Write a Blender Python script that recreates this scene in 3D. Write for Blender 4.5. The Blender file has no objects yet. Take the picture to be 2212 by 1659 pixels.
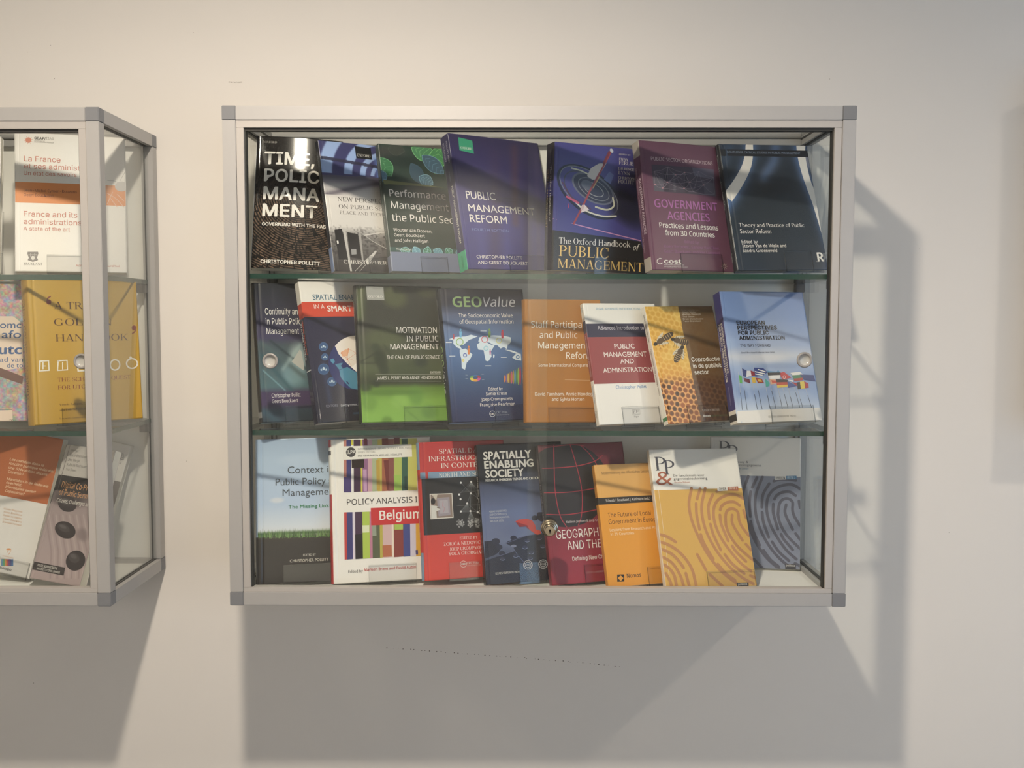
import bpy, bmesh, math, random
import numpy as np
from mathutils import Matrix, Vector
from mathutils.geometry import tessellate_polygon
# ------------------------------------------------------------------ camera, world, lights, exposure
SC = bpy.context.scene
COL = SC.collection
cam_d = bpy.data.cameras.new('camera'); cam = bpy.data.objects.new('camera', cam_d); COL.objects.link(cam)
F_PX, YAW, PITCH, ROLL = 2170.3, -0.0048, 0.0651, -0.0012
S = 1/1.165
cam_d.sensor_width = 36.0; cam_d.lens = F_PX/2212*36.0; cam_d.clip_start = 0.02
def cam_axes(yaw, pitch, roll):
    cy, sy, cp, sp, cr, sr = math.cos(yaw), math.sin(yaw), math.cos(pitch), math.sin(pitch), math.cos(roll), math.sin(roll)
    f = Vector((sy*cp, cy*cp, -sp)); r = Vector((cy, -sy, 0)); d = f.cross(r)
    return cr*r+sr*d, -sr*r+cr*d, f
r_, d_, f_ = cam_axes(YAW, PITCH, ROLL)
cam.matrix_world = Matrix(((r_.x, -d_.x, -f_.x, 0), (r_.y, -d_.y, -f_.y, -2.1713*S), (r_.z, -d_.z, -f_.z, 1.55), (0, 0, 0, 1)))
SC.camera = cam
SC.view_settings.view_transform = 'Standard'; SC.view_settings.look = 'None'; SC.view_settings.gamma = 1.0
SC.view_settings.use_curve_mapping = False
SC.view_settings.exposure = 0.0
SC.cycles.transparent_max_bounces = 32
SC.cycles.max_bounces = 12; SC.cycles.glossy_bounces = 6; SC.cycles.diffuse_bounces = 10
SC.cycles.caustics_reflective = False; SC.cycles.caustics_refractive = False
wd = bpy.data.worlds.new('sky'); SC.world = wd; wd.use_nodes = True
wd.node_tree.nodes['Background'].inputs[0].default_value = (0.55, 0.70, 1.0, 1); wd.node_tree.nodes['Background'].inputs[1].default_value = 0.3
CEIL = 2.60
LAMP_Y = -1.247
LAMP_X = (-4.95, -2.60, -0.255, 2.12, 4.43)
K_LAMP = (0.12, 0.22, 1.03, 0.38, 0.1)
def spot(x):
    l = bpy.data.lights.new('downlight', 'SPOT'); l.energy = 100*K_LAMP[LAMP_X.index(x)]; l.color = (1.0, 0.87, 0.72)
    l.shadow_soft_size = 0.045; l.spot_size = math.radians(170); l.spot_blend = 0.7
    o = bpy.data.objects.new('downlight', l); COL.objects.link(o); o.location = (x, LAMP_Y, CEIL-0.03); o.rotation_euler = (0, math.radians(5 if x == -0.255 else 0), 0)
for x in LAMP_X: spot(x)
def fill_spot(x):                                                    # added fill row: lights the far wall to brighten the cabinets
    l = bpy.data.lights.new('far_fill_light', 'SPOT'); l.energy = 160; l.color = (1.0, 0.88, 0.74)
    l.shadow_soft_size = 0.045; l.spot_size = math.radians(84); l.spot_blend = 0.6
    o = bpy.data.objects.new('far_fill_light', l); COL.objects.link(o); o.location = (x, -2.75, CEIL-0.03); o.rotation_euler = (math.radians(-24), 0, 0)
for x in LAMP_X: fill_spot(x)
def area(name, loc, rot, sx, sy, e, col):
    l = bpy.data.lights.new(name, 'AREA'); l.shape = 'RECTANGLE'; l.size = sx; l.size_y = sy; l.energy = e; l.color = col
    o = bpy.data.objects.new(name, l); COL.objects.link(o); o.location = loc; o.rotation_euler = rot
area('window_daylight', (3.7, -3.36, 1.35), (math.radians(90), 0, 0), 3.0, 1.9, 45, (0.44, 0.68, 1.0))
# ------------------------------------------------------------------ materials
def lin(c):
    c = np.asarray(c, float)/255.0
    return np.where(c <= 0.04045, c/12.92, ((c+0.055)/1.055)**2.4)
def hexc(h): return list(h)
MATS = {}
def mat(name, rgb=None, rough=0.5, metal=0.0, noise=0.0, nscale=60.0, bump=0.0, attr=False, coat=0.0, spec=0.5):
    if name in MATS: return MATS[name]
    m = bpy.data.materials.new(name); m.use_nodes = True; nt = m.node_tree; b = nt.nodes['Principled BSDF']
    b.inputs['Roughness'].default_value = rough; b.inputs['Metallic'].default_value = metal
    b.inputs['Specular IOR Level'].default_value = spec; b.inputs['Coat Weight'].default_value = coat
    tc = nt.nodes.new('ShaderNodeTexCoord'); nz = nt.nodes.new('ShaderNodeTexNoise'); nz.inputs['Scale'].default_value = nscale; nz.inputs['Detail'].default_value = 4
    nt.links.new(tc.outputs['Object'], nz.inputs['Vector'])
    if attr:
        a = nt.nodes.new('ShaderNodeVertexColor'); a.layer_name = 'Col'; src = a.outputs['Color']
    else:
        a = nt.nodes.new('ShaderNodeRGB'); a.outputs[0].default_value = (*lin(rgb), 1); src = a.outputs[0]
    if noise:
        mr = nt.nodes.new('ShaderNodeMapRange'); mr.inputs['To Min'].default_value = 1-noise; mr.inputs['To Max'].default_value = 1+noise
        nt.links.new(nz.outputs['Fac'], mr.inputs['Value'])
        mx = nt.nodes.new('ShaderNodeVectorMath'); mx.operation = 'SCALE'
        nt.links.new(src, mx.inputs[0]); nt.links.new(mr.outputs[0], mx.inputs['Scale']); src = mx.outputs[0]
    nt.links.new(src, b.inputs['Base Color'])
    if bump:
        bp = nt.nodes.new('ShaderNodeBump'); bp.inputs['Strength'].default_value = bump; bp.inputs['Distance'].default_value = 0.001
        nt.links.new(nz.outputs['Fac'], bp.inputs['Height']); nt.links.new(bp.outputs[0], b.inputs['Normal'])
    MATS[name] = m; return m
def glass(name, tint, edge=None, ior=1.36):
    """Thin clear sheet: light passes straight on with a slight tint, Fresnel share is mirrored."""
    m = bpy.data.materials.new(name); m.use_nodes = True; nt = m.node_tree; nt.nodes.clear()
    out = nt.nodes.new('ShaderNodeOutputMaterial'); mix = nt.nodes.new('ShaderNodeMixShader'); fr = nt.nodes.new('ShaderNodeFresnel'); 
    bf = nt.nodes.new('ShaderNodeNewGeometry'); mr = nt.nodes.new('ShaderNodeMapRange'); mr.inputs['To Min'].default_value = ior; mr.inputs['To Max'].default_value = 1/ior   # same loss on the way out
    nt.links.new(bf.outputs['Backfacing'], mr.inputs['Value']); nt.links.new(mr.outputs[0], fr.inputs['IOR'])
    tr = nt.nodes.new('ShaderNodeBsdfTransparent'); gl = nt.nodes.new('ShaderNodeBsdfGlossy'); gl.inputs['Roughness'].default_value = 0.0
    tr.inputs['Color'].default_value = (*tint, 1)
    nt.links.new(fr.outputs[0], mix.inputs[0]); nt.links.new(tr.outputs[0], mix.inputs[1]); nt.links.new(gl.outputs[0], mix.inputs[2]); nt.links.new(mix.outputs[0], out.inputs['Surface'])
    MATS[name] = m; return m
M_alu = mat('satin_aluminium', (180, 179, 178), 0.5, 0.28, 0.02, 40, 0.02)
M_track = mat('pale_aluminium', (188, 184, 180), 0.5, 0.2, 0.02, 40)
M_block = mat('grey_plastic_corner', (126, 128, 132), 0.5, 0.0, 0.02, 80)
M_gasket = mat('dark_gasket', (52, 52, 50), 0.6, 0, 0.05)
M_bracket = mat('dark_bracket', (84, 82, 84), 0.5, 0, 0.05)
M_board = mat('white_melamine', (240, 239, 235), 0.5, 0, 0.015, 30)
M_pull = mat('pull_plastic', (150, 147, 144), 0.3, 0.0, 0.02, 90)
M_dish = mat('pull_dish', (186, 184, 180), 0.15, 0.0, 0.02, 90)
M_nickel = mat('worn_nickel', (178, 168, 148), 0.22, 0.95, 0.06, 120)
M_dark = mat('keyhole_black', (18, 17, 16), 0.6)
M_page = mat('page_paper', (232, 228, 218), 0.8, 0, 0.04, 300)
M_glass = glass('clear_glass', (0.982, 0.993, 0.986))
M_edge = mat('green_glass_edge', (34, 66, 57), 0.12, 0, 0.12, 30)
M_acryl = glass('clear_acrylic', (0.97, 0.97, 0.97), ior=1.4)
M_acredge = glass('acrylic_edge', (0.55, 0.56, 0.56), ior=1.5)
M_etch = mat('etched_mark', (190, 190, 188), 0.6)
GLOSS = {}
def printed(r):
    k = round(r, 2)
    if k not in GLOSS: GLOSS[k] = mat('printed_cover_%d' % int(k*100), None, k, 0, 0.03, 220, 0.005, attr=True)
    return GLOSS[k]
# ------------------------------------------------------------------ helpers
def link(name, me, parent=None, loc=None):
    o = bpy.data.objects.new(name, me); COL.objects.link(o)
    if parent: o.parent = parent
    if loc: o.location = loc
    return o
def tag(o, label=None, cat=None, group=None, kind=None):
    for k, v in (('label', label), ('category', cat), ('group', group), ('kind', kind)):
        if v: o[k] = v
    return o
def empty(name, loc, label, cat, group=None):
    o = link(name, None, None, loc); o.empty_display_size = 0.05
    return tag(o, label, cat, group)
def bm_box(bm, a, b, mi=0):
    v = [bm.verts.new((x, y, z)) for x in (a[0], b[0]) for y in (a[1], b[1]) for z in (a[2], b[2])]
    fs = [bm.faces.new([v[i] for i in q]) for q in ((0, 1, 3, 2), (4, 6, 7, 5), (0, 4, 5, 1), (2, 3, 7, 6), (0, 2, 6, 4), (1, 5, 7, 3))]
    for f in fs: f.material_index = mi
    return fs
def finish(bm, name, mats, parent=None, bevel=0, smooth=False, loc=None):
    if bevel: bmesh.ops.bevel(bm, geom=bm.edges[:], offset=bevel, segments=2, affect='EDGES', clamp_overlap=True)
    bmesh.ops.recalc_face_normals(bm, faces=bm.faces[:])
    me = bpy.data.meshes.new(name); bm.to_mesh(me); bm.free()
    for m in (mats if isinstance(mats, (list, tuple)) else [mats]): me.materials.append(m)
    if smooth:
        for p in me.polygons: p.use_smooth = True
    return link(name, me, parent, loc)
def box(name, a, b, m, parent=None, bevel=0):
    bm = bmesh.new(); bm_box(bm, a, b); return finish(bm, name, m, parent, bevel)
def sheet(name, a, b, m, medge, parent=None, thin=1):
    """A pane: two clear faces (across axis THIN) and edges of their own material."""
    bm = bmesh.new(); fs = bm_box(bm, a, b)
    bm.normal_update()
    for f in fs: f.material_index = 0 if abs(f.normal[thin]) > .9 else 1
    return finish(bm, name, [m, medge], parent)
def lathe(bm, prof, axis, c, n=40, mi=0):
    """Turn PROF [(radius, depth)] about the -y direction through c; depth grows towards the room."""
    rings = []
    for r, d in prof:
        rings.append([bm.verts.new((c[0]+r*math.cos(2*math.pi*i/n), c[1]-d, c[2]+r*math.sin(2*math.pi*i/n))) for i in range(n)] if r > 1e-6 else [bm.verts.new((c[0], c[1]-d, c[2]))])
    for a, b in zip(rings, rings[1:]):
        for i in range(n):
            j = (i+1) % n
            q = [a[i % len(a)], a[j % len(a)], b[j % len(b)], b[i % len(b)]]
            q = list(dict.fromkeys(q))
            if len(q) > 2: bm.faces.new(q).material_index = mi
# ------------------------------------------------------------------ the room
M_wall = mat('white_wall_paint', (232, 228, 222), 0.75, 0, 0.012, 9, 0.06)
M_far = mat('corridor_paint', (236, 234, 230), 0.8, 0, 0.02, 6)
M_floor = mat('grey_floor', (84, 81, 77), 0.5, 0, 0.06, 14)
M_ceil = mat('ceiling_white', (225, 224, 220), 0.8, 0, 0.02, 8)
M_scuff = mat('wall_scuff', (120, 112, 104), 0.8, 0, 0.1)
XL, XR, YF = -6.4, 6.0, -3.4
def room():
    bm = bmesh.new(); bm_box(bm, (XL, 0, 0), (XR, 0.12, CEIL))
    rnd = random.Random(4)
    def dot(x, z, r, e=1.0):
        n = 7; q = [bm.verts.new((x+r*e*math.cos(6.283*i/n), -0.0003, z+r*math.sin(6.283*i/n))) for i in range(n)]; bm.faces.new(q).material_index = 1
    for i in range(44):                                             # an arc of small pits below the cabinet
        t = i/43; x = -0.243+t*0.44+rnd.uniform(-.004, .004); z = 0.928-0.014*math.sin(t*2.4)-0.026*t**3+rnd.uniform(-.0006, .0006)
        dot(x, z, rnd.choice((.0005, .0007, .001, .0012)))
    for i in range(16): dot(-0.527+i*0.0016, 1.9805-0.0002*rnd.random()*4, rnd.uniform(.0003, .0008), 1.6)
    for i in range(18): dot(rnd.uniform(-1, 1), rnd.uniform(.75, 2.1), rnd.uniform(.0004, .0008))
    finish(bm, 'wall_back', [M_wall, M_scuff])['kind'] = 'structure'
    for n, a, b, m in (('floor', (XL, YF, -0.1), (XR, 0, 0), M_floor), ('ceiling', (XL, YF, CEIL), (XR, 0.12, CEIL+0.1), M_ceil),
                       ('wall_left', (XL-0.1, YF, 0), (XL, 0.12, CEIL), M_far)):
        box(n, a, b, m)['kind'] = 'structure'
    box('wall_right', (XR, YF, 0), (XR+.1, 0.12, CEIL), M_far)['kind'] = 'structure'
    x0, x1, z0, z1 = 2.15, 5.25, .35, 2.35
    bm = bmesh.new()
    for a, b in (((XL, YF-.1, 0), (x0, YF, CEIL)), ((x1, YF-.1, 0), (XR, YF, CEIL)), ((x0, YF-.1, 0), (x1, YF, z0)), ((x0, YF-.1, z1), (x1, YF, CEIL))): bm_box(bm, a, b)
    finish(bm, 'wall_front', M_far)['kind'] = 'structure'
    bm = bmesh.new(); k = .05
    for a, b in (((x0, YF-.07, z0), (x0+k, YF-.01, z1)), ((x1-k, YF-.07, z0), (x1, YF-.01, z1)), ((x0+k, YF-.07, z0), (x1-k, YF-.01, z0+k)), ((x0+k, YF-.07, z1-k), (x1-k, YF-.01, z1)), ((3.675, YF-.06, z0+k), (3.725, YF-.02, z1-k))): bm_box(bm, a, b)
    finish(bm, 'window_1', M_track)['kind'] = 'structure'
room()
def ceiling_light(x, y, label):
    t = empty('ceiling_light', (x, y, CEIL), label, 'lamp', 'downlights along the corridor ceiling')
    bm = bmesh.new(); lathe(bm, [(0.055, 0), (0.075, 0), (0.075, .006), (0.058, .008), (0.052, .002), (0.055, 0)], 1, (0, 0, 0))
    o = finish(bm, 'trim_ring', M_track, t, smooth=True); o.rotation_euler = (math.radians(90), 0, 0)
for i, x in enumerate(LAMP_X): ceiling_light(x, LAMP_Y, 'round recessed ceiling downlight in the row above the cabinets')
for x in LAMP_X: ceiling_light(x, -2.75, 'round ceiling fill light in the added row on the far side of the corridor')  # trim rings for the added fill row
# ------------------------------------------------------------------ lettering
FONTS = {'G': None}
import os
FD = os.path.join(bpy.utils.resource_path('LOCAL'), 'datafiles', 'fonts')
for k, fn in (('I', 'Inter.woff2'), ('N', 'NotoSansHebrew-Regular.woff2')):
    try: FONTS[k] = bpy.data.fonts.load(os.path.join(FD, fn))          # Blender's own interface fonts
    except Exception: FONTS[k] = None
_tc = {}
def raw_text(s, font, bold, shear):
    k = (s, font, bold, shear)
    if k in _tc: return _tc[k]
    c = bpy.data.curves.new('lettering', 'FONT'); c.body = s; c.offset = min(bold, 0); c.space_character = 1+max(bold, 0)*1.1; c.shear = shear; c.resolution_u = 3
    if FONTS.get(font): c.font = FONTS[font]
    o = bpy.data.objects.new('lettering', c); COL.objects.link(o)
    dg = bpy.context.evaluated_depsgraph_get(); me = o.evaluated_get(dg).to_mesh()
    vs = [(v.co.x, v.co.y) for v in me.vertices]; fs = [tuple(p.vertices) for p in me.polygons]
    o.evaluated_get(dg).to_mesh_clear(); bpy.data.objects.remove(o); bpy.data.curves.remove(c)
    _tc[k] = (vs, fs); return _tc[k]
def cap_h(font): 
    vs, _ = raw_text('H', font, 0, 0); return max(v[1] for v in vs)
# a drawn serif alphabet: thick stems, thin hairlines, bracket-less serifs (cap height 1)
TK, TN = .125, .045
def q_stem(x, y0, y1, w=TK, b=1, t=1):
    o = [[(x, y0), (x+w, y0), (x+w, y1), (x, y1)]]
    for f, y in ((b, y0), (t, y1-.035)):
        if f: o.append([(x-.065, y), (x+w+.065, y), (x+w+.065, y+.035), (x-.065, y+.035)])
    return o
def q_diag(x0, y0, x1, y1, w): return [[(x0-w/2, y0), (x0+w/2, y0), (x1+w/2, y1), (x1-w/2, y1)]]
def q_bar(x0, x1, y, h=TN): return [[(x0, y), (x1, y), (x1, y+h), (x0, y+h)]]
def q_ser(x, y, w=.12): return [[(x-w, y), (x+w, y), (x+w, y+.035), (x-w, y+.035)]]
def q_ring(cx, cy, rx, ry, a0=0, a1=360, T=TK, t=TN, n=22):
    o = []; L = [math.radians(a0+(a1-a0)*i/n) for i in range(n+1)]
    p = [((cx+rx*math.cos(a), cy+ry*math.sin(a)), (cx+(rx-T)*math.cos(a), cy+(ry-t)*math.sin(a))) for a in L]
    for (a, b), (c, d) in zip(p, p[1:]): o.append([a, c, d, b])
    return o
def q_S(x, y, w, h):
    o = []; n = 26; P = []
    for i in range(n+1):
        s = i/n; a = math.radians(30+240*s*2) if s < .5 else math.radians(90-240*(s-.5)*2)
        if s < .5: P.append((x+w*.5+w*.42*math.cos(a), y+h*.745+h*.235*math.sin(a)))
        else: P.append((x+w*.5+w*.46*math.cos(a), y+h*.27+h*.25*math.sin(a)))
    for i in range(n):
        (a, b), (c, d) = P[i], P[i+1]; L = math.hypot(c-a, d-b) or 1; k = .02+.05*math.exp(-((i/n-.5)/.2)**2)
        nx, ny = -(d-b)/L*k, (c-a)/L*k; o.append([(a+nx, b+ny), (c+nx, d+ny), (c-nx, d-ny), (a-nx, b-ny)])
    o += [[(x+w*.84, y+h*.72), (x+w*.9, y+h*.72), (x+w*.9, y+h), (x+w*.85, y+h)], [(x+w*.06, y), (x+w*.11, y), (x+w*.12, y+h*.3), (x+w*.06, y+h*.3)]]
    return o
def tip(x, y0, y1): return [[(x, y0), (x+.035, y0), (x+.035, y1), (x, y1)]]
def serif(c):
    X = .66
    D = {
     'A': (q_diag(.1, 0, .38, 1, TN)+q_diag(.66, 0, .40, 1, TK)+q_bar(.18, .56, .3)+q_ser(.1, 0)+q_ser(.66, 0, .15), .8),
     'B': (q_stem(.08, 0, 1)+q_ring(.24, .755, .34, .245, -90, 90)+q_ring(.24, .27, .39, .27, -90, 90)+q_bar(.15, .3, .955)+q_bar(.15, .3, .5)+q_bar(.15, .3, 0), .7),
     'C': (q_ring(.42, .5, .39, .52, 48, 318)+tip(.68, .66, .98)+tip(.69, .1, .26), .8),
     'D': (q_stem(.08, 0, 1)+q_ring(.3, .5, .47, .5, -90, 90)+q_bar(.15, .32, .955)+q_bar(.15, .32, 0), .86),
     'E': (q_stem(.08, 0, 1)+q_bar(.1, .6, .955)+q_bar(.1, .48, .5)+q_bar(.1, .62, 0)+tip(.58, .75, 1)+tip(.46, .4, .64)+tip(.61, 0, .28), .7),
     'F': (q_stem(.08, 0, 1)+q_bar(.1, .58, .955)+q_bar(.1, .46, .48)+tip(.56, .74, 1)+tip(.44, .38, .62), .64),
     'G': (q_ring(.42, .5, .39, .52, 48, 330)+tip(.68, .66, .98)+q_stem(.62, .04, .42, .11, 0, 1), .88),
     'H': (q_stem(.08, 0, 1)+q_stem(.64, 0, 1)+q_bar(.15, .7, .48), .86), 'I': (q_stem(.09, 0, 1), .32),
     'J': (q_stem(.2, .1, 1, TK, 0, 1)+q_ring(.165, .1, .16, .2, 180, 360), .4),
     'K': (q_stem(.08, 0, 1)+q_diag(.22, .4, .66, 1, TN)+q_diag(.68, 0, .36, .6, TK)+q_ser(.66, .965, .11)+q_ser(.68, 0, .13), .82),
     'L': (q_stem(.08, 0, 1)+q_bar(.1, .6, 0)+tip(.58, 0, .3), .66),
     'M': (q_stem(.08, 0, 1, TN)+q_diag(.14, 1, .48, .02, TK)+q_diag(.48, .02, .83, 1, TN)+q_stem(.8, 0, 1), 1.02),
     'N': (q_stem(.1, 0, 1, TN)+q_diag(.14, 1, .7, 0, TK)+q_stem(.7, 0, 1, TN, 0, 1), .86),
     'O': (q_ring(.43, .5, .4, .52), .86), 'P': (q_stem(.08, 0, 1)+q_ring(.26, .73, .38, .27, -90, 90)+q_bar(.15, .3, .955)+q_bar(.15, .3, .46), .68),
     'Q': (q_ring(.43, .5, .4, .52)+q_diag(.72, -.2, .45, .06, .1), .86),
     'R': (q_stem(.08, 0, 1)+q_ring(.26, .745, .37, .255, -90, 90)+q_bar(.15, .3, .955)+q_bar(.15, .3, .49)+q_diag(.68, 0, .38, .52, TK)+q_ser(.7, 0, .1), .8),
     'S': (q_S(.02, 0, .58, 1), .62), 'T': (q_stem(.29, 0, 1, TK, 1, 0)+q_bar(.03, .69, .955)+tip(.02, .74, 1)+tip(.665, .74, 1), .72),
     'U': (q_stem(.08, .3, 1, TK, 0, 1)+q_stem(.68, .3, 1, TN, 0, 1)+q_ring(.4025, .32, .3225, .34, 180, 360, .1), .84),
     'V': (q_diag(.4, 0, .12, 1, TK)+q_diag(.42, 0, .68, 1, TN)+q_ser(.12, .965)+q_ser(.68, .965, .1), .78),
     'W': (q_diag(.34, 0, .12, 1, TK)+q_diag(.36, 0, .56, 1, TN)+q_diag(.78, 0, .54, 1, TK)+q_diag(.8, 0, 1.02, 1, TN)+q_ser(.12, .965)+q_ser(1.02, .965, .1)+q_ser(.55, .965, .1), 1.12),
     'X': (q_diag(.66, 0, .14, 1, TK)+q_diag(.12, 0, .62, 1, TN)+q_ser(.12, 0, .1)+q_ser(.66, 0)+q_ser(.14, .965)+q_ser(.62, .965, .1), .8),
     'Y': (q_diag(.4, .45, .13, 1, TK)+q_diag(.42, .45, .66, 1, TN)+q_stem(.345, 0, .47, TK, 1, 0)+q_ser(.13, .965)+q_ser(.66, .965, .1), .78),
     'Z': (q_diag(.14, 0, .56, 1, TK)+q_bar(.08, .64, 0)+q_bar(.08, .62, .955)+tip(.62, 0, .26)+tip(.06, .76, 1), .7),
     'h': (q_stem(.06, 0, 1.04, .105, 1, 0)+q_stem(.44, 0, .45, .105, 1, 0)+q_ring(.325, .42, .22, X-.42, 0, 165, .105), .62),
     'n': (q_stem(.06, 0, X, .105, 1, 0)+q_stem(.44, 0, .45, .105, 1, 0)+q_ring(.325, .42, .22, X-.42, 0, 165, .105), .62),
     'e': (q_ring(.29, X/2, .26, X/2+.01, 0, 325, .105)+q_bar(.08, .54, .32), .56), 'o': (q_ring(.32, X/2, .29, X/2+.01, 0, 360, .105), .64),
     'x': (q_diag(.48, 0, .12, X, .1)+q_diag(.1, 0, .46, X, TN)+q_ser(.1, 0, .09)+q_ser(.5, 0, .1)+q_ser(.12, X-.035, .1)+q_ser(.46, X-.035, .09), .6),
     'f': (q_stem(.1, 0, .85, .105, 1, 0)+q_ring(.29, .82, .19, .24, 35, 180, .105)+q_bar(.0, .36, X-.04), .38),
     'r': (q_stem(.06, 0, X, .105, 1, 0)+q_ring(.33, .44, .2, X-.44, 40, 150, .1), .46),
     'd': (q_stem(.44, 0, 1.04, .105, 0, 0)+q_ring(.32, X/2, .28, X/2+.01, 20, 340, .105)+q_bar(.54, .64, 0), .66),
     'b': (q_stem(.06, 0, 1.04, .105, 0, 0)+q_ring(.3, X/2, .28, X/2+.01, -160, 160, .105), .62),
     'a': (q_stem(.36, 0, .48, .105, 0, 0)+q_ring(.25, .45, .215, X-.45, 0, 155, .105)+q_ring(.24, .17, .2, .18, 40, 325, .1)+q_bar(.44, .54, 0), .56),
     'k': (q_stem(.06, 0, 1.04, .105, 1, 0)+q_diag(.16, .28, .46, X, TN)+q_diag(.54, 0, .28, .4, .105)+q_ser(.46, X-.035, .1)+q_ser(.54, 0, .1), .64),
    }
    return D.get(c)
def text_geo(s, font, bold=0, shear=0):
    """Flat lettering as (points, faces), cap height 1, starting at x = 0."""
    if font != 'S':
        vs, fs = raw_text(s, font, bold, shear); h = cap_h(font); n = len(vs)
        if bold > 0:                                                # heavier weight: the same print laid side by side
            sh = [(0, 0), (-bold, 0), (bold, 0), (0, bold*.6), (0, -bold*.6), (bold*.7, bold*.5), (-bold*.7, -bold*.5)]
            return [((x+a)/h, (y+b)/h, .009*k) for k, (a, b) in enumerate(sh) for x, y in vs], [tuple(i+n*k for i in f) for k in range(len(sh)) for f in fs]
        return [(x/h, y/h, 0) for x, y in vs], fs
    vs, fs, x = [], [], 0
    for c in s:
        if c == ' ': x += .34; continue
        g = serif(c)
        if g is None:
            a, b = raw_text(c, 'G', 0, 0); h = cap_h('G')
            if not a: continue
            a = [(p/h*.95, q/h*.95) for p, q in a]; n = len(vs); m = min(p for p, _ in a)
            vs += [(x+p-m+.03, q, 0) for p, q in a]; fs += [tuple(n+i for i in f) for f in b]; x += max(p for p, _ in a)-m+.09
        else:
            for j, poly in enumerate(g[0]):
                n = len(vs); vs += [(x+p+shear*q, q, .003*(j % 9)) for p, q in poly]; fs.append(tuple(range(n, n+len(poly))))
            x += g[1]+.04
    return vs, fs
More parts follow.
